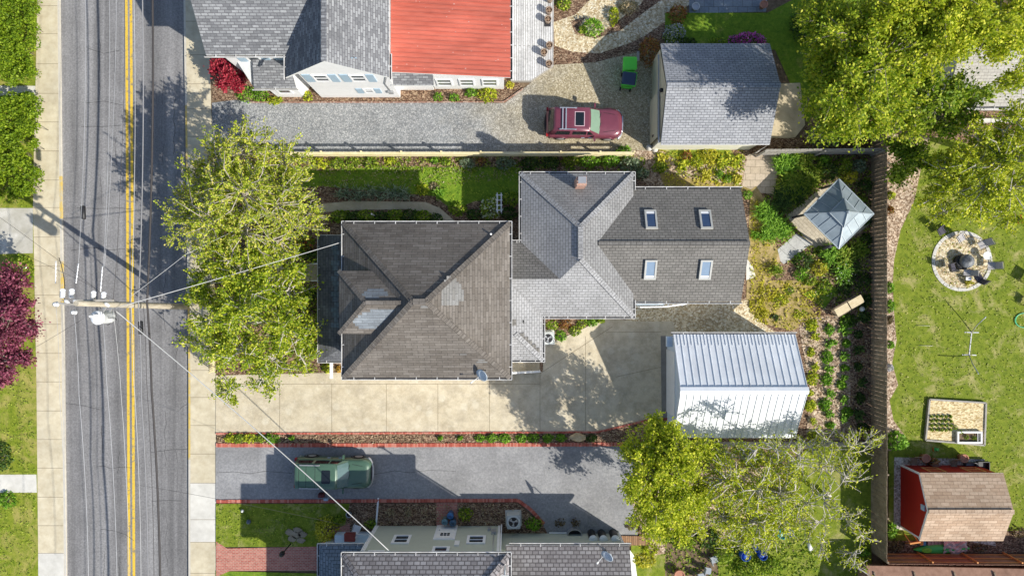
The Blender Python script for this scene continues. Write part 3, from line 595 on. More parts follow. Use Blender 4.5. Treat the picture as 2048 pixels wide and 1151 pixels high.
# chimney, vents
chx, chy = PX(1160, 4.2), PY(378, 3.9) + .02
mb = MB().prism(rrect(chx - .27, chx + .27, chy, chy + .5, .02, 1), 3.2, 5.15); ch = mb.build('chimney', brick('chimney_brick', (.42, .18, .12), (.52, .27, .19), (.5, .44, .38), .21, .075, .012, .9), hs)
mb = MB()
for dx in (-.18, .18):
    for dy in (.12, .40): mb.box(chx + dx - .02, chx + dx + .02, chy + dy - .02, chy + dy + .02, 5.15, 5.4)
mb.box(chx - .22, chx + .22, chy + .08, chy + .44, 5.4, 5.44); mb.build('chimney_cap', STEEL, ch)
vp = MB(); q = P(982, 468, 6.1); vp.tube([(q[0], q[1], 5.2), (q[0], q[1], 6.15)], .055, 10); vp.build('vent_pipe', WHITE, hs)
vp = MB(); q = P(1043, 643, 3.9); vp.lathe((q[0], q[1], 3.55), [(.14, 0), (.14, .3), (.17, .32), (.15, .42), (.05, .44)], 12); vp.build('roof_vent', BLACK, hs)
# side stoop with its white rail, and the pale blue stair on the yard side
mb = MB()
for i, (a, b) in enumerate(((1018, 1051), (1051, 1061), (1061, 1070), (1070, 1079))): mb.box(PX(a), PX(b), PY(744), PY(718), 0, .62 - .16 * i)
mb.build('side_steps', CONC, hs)
mb = MB(); ra, rb = P(1024, 746, 1.5), P(1080, 743, 1.0); mb.beam(ra, rb, .07, .09); mb.beam((ra[0], ra[1], ra[2] - .55), (rb[0], rb[1], rb[2] - .5), .05, .06)
for q in (0, .25, .5, .75, 1): x = ra[0] + (rb[0] - ra[0]) * q; z = ra[2] + (rb[2] - ra[2]) * q; y = ra[1] + (rb[1] - ra[1]) * q; mb.box(x - .03, x + .03, y - .03, y + .03, 0, z - .02)
mb.build('side_handrail', WHITE, hs)
mb = MB(); sy0, sy1 = PY(615.5), ey0 + .5
for i in range(5): mb.box(PX(1276) + i * .3, PX(1276) + i * .3 + .32, sy0 + .18, sy1, 0, .9 - .17 * i)
mb.box(PX(1268), PX(1276), sy0 + .18, sy1, 0, .93); mb.build('yard_steps', PALEB, hs)
mb = MB(); mb.beam((PX(1268), sy0 + .1, 1.85), (PX(1322), sy0 + .1, .95), .07, .1)
for i in range(12): x = PX(1268) + i * .145; mb.box(x - .02, x + .02, sy0 + .08, sy0 + .12, .2, 1.82 - i * .078)
mb.beam((PX(1322), sy0 + .1, .95), (PX(1372), sy0 + .25, .12), .07, .1)
for i in range(5): x = PX(1325) + i * .3; mb.beam((x, sy0 + .12, .06), (x + .5, sy1, .06), .09, .04)
mb.build('yard_handrail', WHITE, hs)

# ---- the white house with the red metal roof, north of the gravel drive
nh = thing('house', 'white house with grey shingles and a red metal roofed addition', 'house', P(640, 60))
ze = 5.7; ax0, ay0 = PX(412, ze), PY(110, ze); gx0, gx1 = PX(571, ze), PX(779, ze); gy = PY(155, ze); gh = (gx1 - gx0) / 2; gm_ = (gx0 + gx1) / 2; gz = ze + gh * .93
yr, zr = ay0 + 3.7, ze + 3.7 * .78
mb = MB(); mb.slab([(ax0, ay0, ze), (gm_, ay0, ze), (gm_, yr, zr), (ax0, yr, zr)], .16, 0, 1); mb.slab([(ax0, yr, zr), (gm_, yr, zr), (gm_, yr + 3.7, ze), (ax0, yr + 3.7, ze)], .16, 0, 1)
gL = [(gx0, gy, ze), (gm_, gy, gz), (gm_, gy + 9.5, gz), (gx0, gy + 9.5, ze)]; gR = [(gx1, gy, ze), (gm_, gy, gz), (gm_, gy + 9.5, gz), (gx1, gy + 9.5, ze)]
mb.slab(gL, .16, 0, 1); mb.slab(gR, .16, 0, 1); r1 = mb.build('roof', [SH_WHITEH, WHITE], nh)
cap = MB(); strip_cap(cap, (gm_, gy, gz), (gm_, gy + 9, gz)); cap.build('ridge_cap', SH_WHITEH, r1)
gt = MB(); gutter(gt, (ax0, ay0, ze), (gx0, ay0, ze), -1); gutter(gt, (gx0, gy, ze), (gx0, ay0 - .1, ze), -1, .1); gutter(gt, (gx1, gy, ze), (gx1, gy + 1.2, ze), 1); gt.build('gutter', [GUTTER, DARK], r1)
wy = PY(195); wl, wrt = gx0 + .35, gx1 - .35
wm = MB(); wm.prism([(wl, wy), (wrt, wy), (wrt, wy + 9), (wl, wy + 9)], 0, ze - .2); wm.face([(wl, wy, ze - .2), (wrt, wy, ze - .2), (gm_, wy, ze + (gm_ - wl) * .93 - .2)])
wm.prism([(ax0 + .35, ay0 + .4), (wl, ay0 + .4), (wl, ay0 + 7), (ax0 + .35, ay0 + 7)], 0, ze - .2); wm.face([(ax0 + .35, ay0 + .4, ze - .2), (ax0 + .35, ay0 + 7, ze - .2), (ax0 + .35, yr, zr - .3)]); wm.build('wall', SID_W, nh)
def wx(px, py, yw): z = ZW(py, yw); return PX(px, z)
for a, b in ((633, 664), (706, 737)):
    xa, xb = wx(a, 162, wy), wx(b, 162, wy); za, zb = ZW(162, wy), ZW(149, wy); window(nh, 'x', wy, -1, xa, xb, za, zb)
    for u in (xa - .5, xb + .06): MB().box(u, u + .44, wy - .05, wy - .003, za - .05, zb + .05).build('shutter', SHUT, nh)
xa, xb = wx(730, 184, wy), wx(750, 184, wy); za, zb = ZW(185, wy), ZW(177, wy); window(nh, 'x', wy, -1, xa, xb, za, zb)
for u in (xa - .42, xb + .06): MB().box(u, u + .36, wy - .05, wy - .003, za - .03, zb + .03).build('shutter', SHUT, nh)
vt = MB()
for i in range(9): vt.box(gm_ - .3 + i * .2, gm_ - .2 + i * .2, wy - .03, wy - .003, gz - 1.1, gz - 1.0)
vt.build('gable_vent', SHUT, nh)
ww = ay0 + .4
for i, (a, b) in enumerate(((-15.0, -14.2), (-12.9, -12.4))):
    window(nh, 'x', ww, -1, a, b, 3.6, 5.2)
    for u in (a - .5, b + .06): MB().box(u, u + .44, ww - .05, ww - .003, 3.55, 5.25).build('shutter', SHUT, nh)
mt = MB(); mt.box(wrt - .5, wrt - .2, wy - .15, wy - .004, 1.2, 1.6); mt.tube([(wrt - .35, wy - .05, 1.6), (wrt - .4, wy - .06, 3), (wrt - .1, wy - .06, 4.2), (wrt - .05, wy - .1, 5.2)], .03, 6); mt.build('electric_meter', STEEL, nh)
# bay with its own low hip roof
zb_ = 3.0; bx0, bx1, by0 = PX(508, zb_), PX(578, zb_) + .1, PY(177, zb_); bxl = PX(486, zb_); ty = wy + 1.0; tz = 3.9
mb = MB(); mb.slab([(bx0, by0, zb_), (bx1 + .35, by0, zb_), (bx1 + .1, ay0 + .45, tz), (bx0 + .25, ay0 + .45, tz)], .12, 0, 1); mb.slab([(bxl, by0 + 1.35, zb_), (bx0, by0, zb_), (bx0 + .25, ay0 + .45, tz), (bxl - .2, ay0 + .45, tz - .4)], .12, 0, 1)
br = mb.build('bay_roof', [SH_WHITEH, WHITE], nh)
gt = MB(); gutter(gt, (bx0, by0, zb_), (bx1 + .35, by0, zb_), -1, .1, .08, 9); gt.build('gutter', [GUTTER, DARK], br)
bw = by0 + .35; bq = [(bxl + .35, bw + 1.25), (bx0 + .35, bw), (bx1 - .1, bw), (bx1 + .25, bw + .7), (bx1 + .25, ay0 + .39), (bxl + .35, ay0 + .39)]
MB().prism(bq, 0, zb_ - .12).build('bay_wall', SID_W, nh); window(nh, 'x', bw, -1, bx0 + .75, bx1 - .5, .9, 2.5, bars=0)
# red roofed addition
rx0, rx1 = PX(782, 3.9), PX(1021, 3.0); ry0 = PY(155, 3.0); ry1 = ry0 + 12; zl, zrt = 4.0, 3.0
mb = MB(); RP = [(rx0, ry0, zl), (rx1, ry0, zrt), (rx1, ry1, zrt), (rx0, ry1, zl)]; mb.slab(RP, .1, 0, 1)
n = int((ry1 - ry0) / .26)
for i in range(n):
    y = ry0 + .05 + i * .26; mb.beam((rx0, y, zl + .03), (rx1, y, zrt + .03), .045, .06, 0)
rr = mb.build('metal_roof', [RED_METAL, WHITE], nh)
fl = MB()
for i in range(34):
    x = random.uniform(rx0 + .1, rx1 - .1); y = random.uniform(ry0 + .2, ry0 + 4.6); fl.obox((x, y, on_plane(*RP[:3], x, y) + .012), (random.uniform(.04, .1), random.uniform(.03, .07), .004), ((1, 0, 0), (0, 1, 0), (0, 0, 1)))
fl.build('paint_fleck', plain('pale_red', (.62, .3, .25), .7), rr)
gt = MB(); gutter(gt, (rx1, ry0, zrt), (rx1, ry1, zrt), 1, .14, .1, .8); gt.build('gutter', [GUTTER, DARK], rr); 
dl = MB().tube([(rx0 - .06, ry0 + .1, 3.9), (rx0 - .06, ry0 + 7, 3.9)], .04, 6); dl.build('downspout', WHITE, rr)
sy = PY(178); MB().prism([(PX(870), sy), (PX(1008), sy), (PX(1008), sy + 8), (PX(870), sy + 8)], 0, 2.85).build('addition_wall', SID_W, nh)
for a, b in ((874, 909), (918, 952), (962, 997)):
    za, zb = ZW(170, sy), 2.2; window(nh, 'x', sy, -1, PX(a) + .12, PX(b) - .02, .75, 2.05, bars=1, pane=plain('grey_glass', (.16, .18, .17), .15, .6))
lz = 2.6; mb = MB(); mb.slab([(PX(781, lz), PY(171, lz), lz), (PX(868, lz), PY(171, lz), lz), (PX(868, lz), PY(140, lz), lz + .7), (PX(781, lz), PY(140, lz), lz + .7)], .12, 0, 1); lr = mb.build('lean_to_roof', [SH_WHITEH, WHITE], nh)
ly = PY(180); MB().prism([(wrt + .01, ly), (PX(868), ly), (PX(868), ly + 3), (wrt + .01, ly + 3)], 0, lz - .14).build('lean_to_wall', SID_W, nh)
for a, b in ((801, 822), (832, 855)): window(nh, 'x', ly, -1, PX(a), PX(b), 1.3, 2.35)

# ---- the house at the south edge
sh = thing('house', 'pale green sided house with a pinkish grey hip roof behind the asphalt drive', 'house', P(860, 1060))
ze = 5.7; x0, y1, x1 = PX(687, ze), PY(1108, ze), PX(1018, ze); y0 = y1 - 8.4
F, RA, RB, c4 = hipfaces(x0, x1, y0, y1, ze, .69); mb = MB()
for k in 'SNWE': mb.slab(F[k], .16, 0, 1)
rf = mb.build('roof', [SH_PURP, WHITE], sh); cap = MB()
for a, b in ((c4[0], RA), (c4[3], RA), (c4[1], RB), (c4[2], RB), (RA, RB)): strip_cap(cap, a, b)
cap.build('hip_cap', SH_PURP, rf)
gt = MB(); gutter(gt, c4[3], c4[2], 1, .14); gutter(gt, c4[0], c4[3], -1, .14); gutter(gt, c4[1], c4[2], 1, .14); gt.build('gutter', [GUTTER, DARK], rf)
dw = MB(); dy_ = y1 - 2.5; zd = 6.9
dw.slab([(x0 - .45, dy_, zd), (x0 + 3.4, dy_, zd), (x0 + 3.4, dy_ - 1.65, zd + 1.2), (x0 + 1.2, dy_ - 1.65, zd + 1.2)], .1); dw.slab([(x0 - .45, dy_ - 3.3, zd), (x0 + 3.4, dy_ - 3.3, zd), (x0 + 3.4, dy_ - 1.65, zd + 1.2), (x0 + 1.2, dy_ - 1.65, zd + 1.2)], .1)
dw.slab([(x0 - .45, dy_, zd), (x0 - .45, dy_ - 3.3, zd), (x0 + 1.2, dy_ - 1.65, zd + 1.2)], .1); dw.box(x0, x0 + 2.5, dy_ - 3, dy_ - .3, 5.6, zd - .1); dw.build('dormer', SH_PURP, sh)
vp = MB(); q = P(1010, 1140, 6.6); vp.tube([(q[0], q[1], 6.0), (q[0], q[1], 7.3)], .05, 8); vp.box(q[0] - .2, q[0] + .2, q[1] - .06, q[1] + .06, 7.25, 7.35); vp.build('vent_pipe', WHITE, sh)
wy = PY(1050); wl, wr_ = PX(755), PX(1000)
MB().prism([(wl, wy), (wr_, wy), (wr_, y0 + .4), (wl, y0 + .4)], 0, ze - .16).build('wall', SID_G, sh)
tr = MB(); tr.box(wl - .03, wl + .1, wy + .003, wy + .03, 0, ze - .2); tr.box(wr_ - .12, wr_ + .03, wy + .003, wy + .03, 0, ze - .2); tr.build('corner_trim', WHITE, sh)
for a, b, c, d in ((789, 824, 1070, 1087), (935, 972, 1071, 1087), (866, 900, 1093, 1112), (737, 770, 1101, 1116)):
    za, zb = ZW(c, wy), ZW(d, wy); xa, xb = wx(a, c, wy), wx(b, c, wy); window(sh, 'x', wy, 1, xa, xb, za, zb, fr=.16)
dm = MB(); xa, xb = wx(878, 1053, wy), wx(911, 1053, wy); dm.box(xa, xb, wy + .003, wy + .07, .05, 2.25); dr = dm.build('door', WHITE, sh)
pn = MB()
for i in range(3):
    for j in range(2): u = xa + .24 + i * .2; pn.box(u, u + .16, wy + .071, wy + .08, 1.45 + j * .25, 1.65 + j * .25)
pn.build('door_pane', GLASS, dr); MB().lathe((xa + .12, wy + .1, 1.0), [(.03, -.03), (.04, 0), (.03, .03)], 8).build('door_handle', STEEL, dr)
dt = MB(); dt.box(xa - .13, xa - .005, wy + .003, wy + .05, 0, 2.4); dt.box(xb + .005, xb + .13, wy + .003, wy + .05, 0, 2.4); dt.box(xa - .004, xb + .004, wy + .003, wy + .05, 2.27, 2.4); dt.build('door_frame', TRIMW, sh)
MB().box(wx(909, 1086, wy), wx(919, 1086, wy), wy + .003, wy + .07, ZW(1082, wy), ZW(1091, wy)).build('wall_vent', WHITE, sh)
mt = MB(); q = wx(988, 1060, wy); mt.box(q - .15, q + .15, wy + .003, wy + .16, 1.0, 1.5); mt.box(q - .4, q - .2, wy + .003, wy + .14, .6, .95); mt.tube([(q, wy + .05, 1.5), (q + .02, wy + .05, 4.4)], .025, 6); mt.build('electric_meter', STEEL, sh)
ds = MB(); ds.beam((wl - .06, wy + .06, .1), (wl - .06, wy + .06, 5.2), .09, .07); ds.beam((wl - .06, wy + .08, .12), (PX(757), PY(994), .06), .1, .07); ds.build('downspout', TRIMW, sh)
ds = MB(); ds.beam((wr_ + .1, wy + .08, .1), (wr_ + .1, wy + .08, 5.2), .09, .07); ds.build('downspout', TRIMW, sh)
# porch, steps and low rear wing of the south house
zp = 3.0; qx0, qy1 = PX(638, zp), PY(1090, zp); mb = MB(); mb.slab([(qx0, qy1, zp), (x0 + .7, qy1, zp), (x0 + .7, qy1 - 1.5, zp + .7), (qx0 + 1.5, qy1 - 1.5, zp + .7)], .12, 0, 1); mb.slab([(qx0, qy1, zp), (qx0 + 1.5, qy1 - 1.5, zp + .7), (qx0 + 1.5, qy1 - 7, zp + .7), (qx0, qy1 - 7, zp)], .12, 0, 1)
mb.slab([(qx0 + 1.5, qy1 - 1.5, zp + .7), (x0 + .7, qy1 - 1.5, zp + .7), (x0 + .7, qy1 - 7, zp + .7), (qx0 + 1.5, qy1 - 7, zp + .7)], .1)
pr = mb.build('porch_roof', [shingle('blue_grey_shingles', (.16, .2, .24), (.22, .26, .31), (.08, .1, .12), .33, .2, .02), WHITE], sh)
gt = MB(); gutter(gt, (qx0, qy1, zp), (x0 + .6, qy1, zp), 1); gutter(gt, (qx0, qy1 - 7, zp), (qx0, qy1, zp), -1); gt.build('gutter', [GUTTER, DARK], pr)
MB().box(qx0 + .3, wl - .02, qy1 - 7, wy - .35, 0, .7).build('porch_floor', PALEB, sh)
ps = MB()
for i in range(3): ps.box(PX(672), PX(706), PY(1062 + 6 * i), PY(1090), .002 * i, .2 + .2 * i)
ps.build('porch_steps', BRICK, sh); MB().box(PX(656), PX(674), PY(1090), PY(1076), 0, .75).build('porch_pier', WHITE, sh)
z2 = 2.95; lx0, lx1, ly1 = x1 + .1, PX(1259, z2), PY(1090, z2); lp = MB(); lp.slab([(lx0 - .3, ly1, z2), (lx1, ly1, z2), (lx1, ly1 - 4, z2 + 2), (lx0 - .3, ly1 - 4, z2 + 2)], .14, 0, 1); lp.slab([(lx0 - .3, ly1 - 4, z2 + 2), (lx1, ly1 - 4, z2 + 2), (lx1, ly1 - 8, z2), (lx0 - .3, ly1 - 8, z2)], .14, 0, 1)
lr = lp.build('wing_roof', [SH_PURP, WHITE], sh); gt = MB(); gutter(gt, (lx0, ly1, z2), (lx1, ly1, z2), 1, .14); gt.build('gutter', [GUTTER, DARK], lr)
lwy = PY(1065); MB().prism([(wr_, lwy), (PX(1236), lwy), (PX(1236), ly1 - 7.6), (wr_, ly1 - 7.6)], 0, z2 - .14).build('wing_wall', SID_G, sh)
ds = MB(); xq = PX(1237); ds.beam((xq, lwy + .06, .08), (xq, lwy + .06, 2.7), .09, .07); ds.beam((PX(1098), lwy + .07, .15), (PX(1133), lwy + .07, .15), .08, .08); ds.build('downspout', TRIMW, sh)
sheet('path', [(1258, 1096), (1268, 1110), (1275, 1160), (1275, 1300), (1255, 1300)], .014, WHITE)
# ------------------------------------------------------------------ garages, shed, gazebo, fences, deck
# metal roofed garage
gg = thing('garage', 'white garage with a bright standing seam metal roof at the end of the concrete drive', 'garage', P(1470, 770))
ze = 2.5; x0, x1, y1, y0 = PX(1346, ze), 16.66, PY(668, ze), PY(875, ze); ym = (y0 + y1) / 2; zr = 4.25
mb = MB(); NPl = [(x0, y1, ze), (x1, y1, ze), (x1, ym, zr), (x0, ym, zr)]; SPl = [(x0, y0, ze), (x1, y0, ze), (x1, ym, zr), (x0, ym, zr)]
mb.slab(NPl, .09, 0, 1); mb.slab(SPl, .09, 0, 1)
n = 18
for i in range(n + 1):
    x = x0 + .03 + (x1 - x0 - .06) * i / n
    for ya in (y0, y1): mb.beam((x, ya, ze + .015), (x, ym, zr + .015), .024, .045)
    if i < n: xq = x + (x1 - x0) / n / 2; mb.beam((xq, y1, ze + .015), (xq, y1 - .62, ze + .015 + .62 * (zr - ze) / (y1 - ym)), .025, .04)
rf = mb.build('metal_roof', [METAL_B, TRIMW], gg)
rc = MB(); rc.slab([(x0 - .02, ym, zr + .07), (x1 + .02, ym, zr + .07), (x1 + .02, ym + .2, zr - .02), (x0 - .02, ym + .2, zr - .02)], .03); rc.slab([(x0 - .02, ym, zr + .07), (x1 + .02, ym, zr + .07), (x1 + .02, ym - .2, zr - .02), (x0 - .02, ym - .2, zr - .02)], .03)
rc.build('ridge_cap', METAL_B, rf); gt = MB(); gutter(gt, (x0, y1, ze), (x1, y1, ze), 1, .12, .1, 1.3); gt.build('gutter', [GUTTER, DARK], rf)
wx0 = x0 + .22; mb = MB().prism([(wx0, y0 + .3), (x1 - .35, y0 + .3), (x1 - .35, y1 - .3), (wx0, y1 - .3)], 0, ze - .1); mb.face([(wx0, y1 - .3, ze - .1), (wx0, y0 + .3, ze - .1), (wx0, ym, zr - .25)]); mb.build('wall', siding('pale_blue_siding', (.62, .70, .76), .16), gg)
mb = MB()
for i in range(5): mb.box(wx0 - .05, wx0 - .004, y0 + 1.1, y1 - 1.1, .02 + .43 * i, .43 + .43 * i)
mb.build('garage_door', WHITE, gg)
for ya, s_ in ((y1, -1), (y0, 1)): MB().box(x0 - .32, x0 + .02, ya + s_ * .15, ya + s_ * .75, ze - .45, ze - .12).build('eave_box', PALEB, gg)
# north garage with the sliding door
ng = thing('garage', 'beige garage with a dappled grey shingle roof and a sliding door facing the gravel', 'garage', P(1430, 190))
ze = 2.5; x0, x1, y1, y0 = PX(1322, ze), PX(1539, ze), PY(87, ze), PY(289, ze); ym = PY(170, 4.1) ; zr = 4.1; x1 = 15.15
mb = MB(); mb.slab([(x0, y1, ze), (x1, y1, ze), (x1, ym, zr), (x0, ym, zr)], .13, 0, 1); mb.slab([(x0, y0, ze), (x1, y0, ze), (x1, ym, zr), (x0, ym, zr)], .13, 0, 1)
rf = mb.build('roof', [SH_GAR, TRIMW], ng); cp = MB(); strip_cap(cp, (x0, ym, zr), (x1, ym, zr), .3); cp.build('ridge_cap', SH_GAR, rf)
wx0 = x0 - .02; mb = MB().prism([(wx0, y0 + .28), (x1 - .4, y0 + .28), (x1 - .4, y1 - .3), (wx0, y1 - .3)], 0, ze - .14); mb.face([(wx0, y1 - .3, ze - .14), (wx0, y0 + .28, ze - .14), (wx0, ym, zr - .2)])
mb.build('wall', [SID_B], ng)
mb = MB().box(wx0 - .16, wx0 - .09, PY(283, 1), PY(196, 1), .1, 2.35); d_ = mb.build('sliding_door', SID_B, ng); MB().box(wx0 - .2, wx0 - .165, PY(275, 1), PY(271, 1), 1, 1.3).build('door_handle', BLACK, d_)
MB().beam((wx0 - .1, PY(286, 2.4), 2.42), (wx0 - .1, PY(110, 2.4), 2.42), .08, .06).build('door_rail', STEEL, ng)
lm = MB(); lm.lathe((x0 - .1, PY(179, 3.2), 3.0), [(.05, .2), (.13, .1), (.12, 0)], 10); lm.beam((x0 - .1, PY(179, 3.2), 3.2), (x0 + .05, PY(179, 3.2), 3.2), .03, .03); lm.build('wall_lamp', BLACK, ng)
mb = MB().box(wx0 - .05, x1 - .35, y0 + .2, y0 + .275, 0, ze - .2); mb.build('trim_board', plain('cream_paint', (.76, .74, .62), .6), ng)
# red shed
rs = thing('shed', 'red board shed with a tan shingle roof by the tall fence corner', 'shed', P(1900, 1010))
ze = 2.2; x0, x1 = 24.14, 29.1; y1, y0 = PY(945, ze), PY(1081, ze); ym = (y0 + y1) / 2; zr = 3.05
mb = MB(); mb.slab([(x0, y1, ze), (x1, y1, ze), (x1, ym, zr), (x0, ym, zr)], .07, 0, 1); mb.slab([(x0, y0, ze), (x1, y0, ze), (x1, ym, zr), (x0, ym, zr)], .07, 0, 1); rf = mb.build('roof', [SH_TAN, TRIMW], rs)
cp = MB(); strip_cap(cp, (x0, ym, zr), (x1, ym, zr), .26); cp.build('ridge_cap', SH_TAN, rf)
mb = MB().prism([(x0 + .1, y0 + .12), (x1 - .12, y0 + .12), (x1 - .12, y1 - .1), (x0 + .1, y1 - .1)], 0, ze - .08); mb.face([(x0 + .1, y1 - .1, ze - .08), (x0 + .1, y0 + .12, ze - .08), (x0 + .1, ym, zr - .1)]); mb.build('wall', SID_R, rs)
mb = MB()
for y in (y1 - .1, y0 + .12): mb.box(x0 + .07, x0 + .16, y - .05, y + .05, 0, ze - .1)
mb.beam((x0 + .05, y1 - .05, ze - .14), (x0 + .05, ym, zr - .16), .03, .1); mb.beam((x0 + .05, y0 + .05, ze - .14), (x0 + .05, ym, zr - .16), .03, .1); mb.build('white_trim', TRIMW, rs)
mb = MB(); mb.box(x0 + .03, x0 + .096, ym - .12, ym + .2, 2.25, 2.6); mb.build('gable_vent', SHUT, rs)
mb = MB()
for xx in (25.6, 28.0):
    for dx in (-.45, .45): mb.box(xx + dx - .04, xx + dx + .04, y1 - .096, y1 - .06, .7, 1.7)
    for zz in (.7, 1.15, 1.66): mb.box(xx - .41, xx + .41, y1 - .096, y1 - .06, zz, zz + .06)
mb.build('window_lattice', WOOD_O, rs)
# gazebo
gz = thing('gazebo', 'square gazebo with a blue grey two tiered metal roof on a paved patio', 'gazebo', P(1678, 427))
ze = 2.2; cx, cy = PX(1677.5, ze), PY(427.5, ze); hwid = 2.07; zr = 3.1
cor = [(cx + hwid * c, cy + hwid * s_) for c, s_ in ((1, 0), (0, 1), (-1, 0), (0, -1))]
mb = MB(); sm = MB(); tz = .64
for i in range(4):
    a, b = cor[i], cor[(i + 1) % 4]; q = lambda p, t, dz=0: (p[0] + (cx - p[0]) * t, p[1] + (cy - p[1]) * t, ze + (zr - ze) * t * .93 + dz)
    mb.slab([q(a, 0), q(b, 0), q(b, tz), q(a, tz)], .05)
    sm.beam(q(a, 0, .02), q(a, tz + .03, .02), .06, .05)
    for f in (.2, .4, .6, .8):
        pb = (a[0] + (b[0] - a[0]) * f, a[1] + (b[1] - a[1]) * f); t = min(tz, 2 * min(f, 1 - f) ); nrm = ((a[0] + b[0]) / 2 - cx, (a[1] + b[1]) / 2 - cy); L = math.hypot(*nrm); t2 = min(tz, 1 - abs(2 * f - 1))
        e = (pb[0] - nrm[0] * t2, pb[1] - nrm[1] * t2, ze + (zr - ze) * t2 * .93 + .02); sm.beam((pb[0], pb[1], ze + .02), e, .035, .03)
    sm.beam((a[0], a[1], ze), (b[0], b[1], ze), .06, .07)
SEAM = plain('gazebo_seam', (.32, .37, .40), .45, .5, .2)
lo = mb.build('roof', GAZ, gz); sm.build('roof_seam', SEAM, lo)
mb = MB(); sm = MB(); t0 = tz - .05; z0 = ze + (zr - ze) * t0 * .93 + .14; c2 = [(p[0] + (cx - p[0]) * t0, p[1] + (cy - p[1]) * t0, z0) for p in cor]; ap = (cx, cy, zr + .2)
for i in range(4): mb.slab([c2[i], c2[(i + 1) % 4], ap], .04); sm.beam((c2[i][0], c2[i][1], z0 + .02), (cx, cy, zr + .22), .06, .05); sm.beam(c2[i], c2[(i + 1) % 4], .05, .05)
sm.lathe((cx, cy, zr + .2), [(.1, 0), (.12, .05), (.04, .12)], 10); up = mb.build('upper_roof', GAZ, gz); sm.build('roof_seam', SEAM, up)
for p in cor: MB().box(*(p[0] + (cx - p[0]) * .12 + d for d in (-.06, .06)), *(p[1] + (cy - p[1]) * .12 + d for d in (-.06, .06)), 0, ze).build('post', DARK, gz)
# tall board fence between the lots
def board_fence(name, label, a, b, h, mt, bw, gap, post_side=1, posts=2.4, rails=(.35, 1.5), group=None, pm=None):
    t = thing(name, label, 'fence', (a[0], a[1], 0), group); A, B_ = Vector((a[0], a[1], 0)), Vector((b[0], b[1], 0)); d = (B_ - A); L = d.length; d.normalize(); nn = Vector((-d.y, d.x, 0)) * post_side; U = Vector((0, 0, 1))
    mb = MB(); n = int(L / (bw + gap))
    for i in range(n):
        c = A + d * ((i + .5) * L / n); hh = h + random.uniform(-.02, .02); tl = random.uniform(-.012, .012); mb.obox(c + nn * (.035 + random.uniform(0, .008)) + U * hh / 2, (L / n - gap, .022, hh), (d + U * tl, nn, U - d * tl))
    mb.build('board_panel', mt, t)
    for z in rails: MB().obox((A + B_) / 2 + U * z, (L, .04, .09), (d, nn, U)).build('rail', pm or mt, t)
    k = int(L / posts)
    for i in range(k + 1): c = A + d * (L * i / k); MB().obox(c - nn * .07 + U * (h - .05) / 2, (.09, .09, h - .05), (d, nn, U)).build('post', pm or mt, t)
    return t
fx = PX(1742.5); FTOP = PY(262); FBOT = PY(1101)
board_fence('board_fence', 'tall brown board fence running the whole depth of the middle garden', (fx, FBOT), (fx, FTOP), 1.84, WOOD_F, .235, .016, 1)
board_fence('board_fence', 'reddish board fence with posts showing below the red shed', (fx + .1, PY(1103)), (36, PY(1106)), 1.76, WOOD_R, .14, .008, -1, 2.55, (.3, .9, 1.5), None, WOOD_O)
board_fence('board_fence', 'silvery board fence between the garden and the beige garage', (PX(1512), PY(311)), (fx - .05, PY(309)), 1.7, WOOD_S, .2, .03, 1, 2.4)
gt_ = thing('garden_gate', 'weathered grey board gate standing open by the pale paving', 'gate', P(1500, 312)); mb = MB(); a, b = Vector(P(1495, 314)), Vector(P(1513, 303)); d = (b - a).normalized(); nn = Vector((-d.y, d.x, 0))
for i in range(5): mb.obox(a + (b - a) * ((i + .5) / 5) + Vector((0, 0, .9)), ((b - a).length / 5 - .02, .025, 1.6), (d, nn, (0, 0, 1)))
mb.build('board_panel', WOOD_S, gt_); MB().obox((a + b) / 2 - nn * .04 + Vector((0, 0, 1.3)), ((b - a).length, .04, .1), (d, nn, (0, 0, 1))).build('rail', WOOD_S, gt_)
board_fence('board_fence', 'low grey board fence behind the metal roofed garage', (PX(1340), PY(884)), (fx - .05, PY(884)), 1.25, WOOD_S, .14, .01, 1, 2.4, (.3, 1.0))
# cream rail fence along the gravel drive
rfn = thing('rail_fence', 'cream post and board fence along the gravel drive', 'fence', P(850, 313)); ya = PY(313.5)
for z in (.3, .62): MB().box(PX(424), PX(1262), ya - .02, ya + .02, z - .1, z + .1).build('rail', WOOD_Y, rfn)
mb = MB().beam((PX(424, 1.08), ya, 1.08), (PX(1262), ya - .1 + .12, 1.08), .15, .04); mb.build('top_rail', WOOD_Y, rfn)
for px in (424, 497, 575, 652, 730, 808, 886, 963, 1042, 1119, 1196, 1262): x = PX(px); MB().box(x - .055, x + .055, ya + .03, ya + .14, 0, 1.2).build('post', WOOD_Y, rfn)
# picket fence on the street side
pf = thing('picket_fence', 'cream picket fence between the sidewalk and the front garden', 'fence', P(428, 500)); mb = MB(); x = PX(430)
for i in range(int((PY(314) - PY(742)) / .13)):
    y = PY(742) + .13 * i
    if PY(564) < y < PY(524): continue
    mb.box(x - .012, x + .012, y, y + .08, .05, .92)
mb.build('picket', WOOD_Y, pf)
for a, b in ((742, 564), (524, 314)):
    for z in (.25, .75): MB().box(x + .013, x + .05, PY(a), PY(b), z, z + .07).build('rail', WOOD_Y, pf)
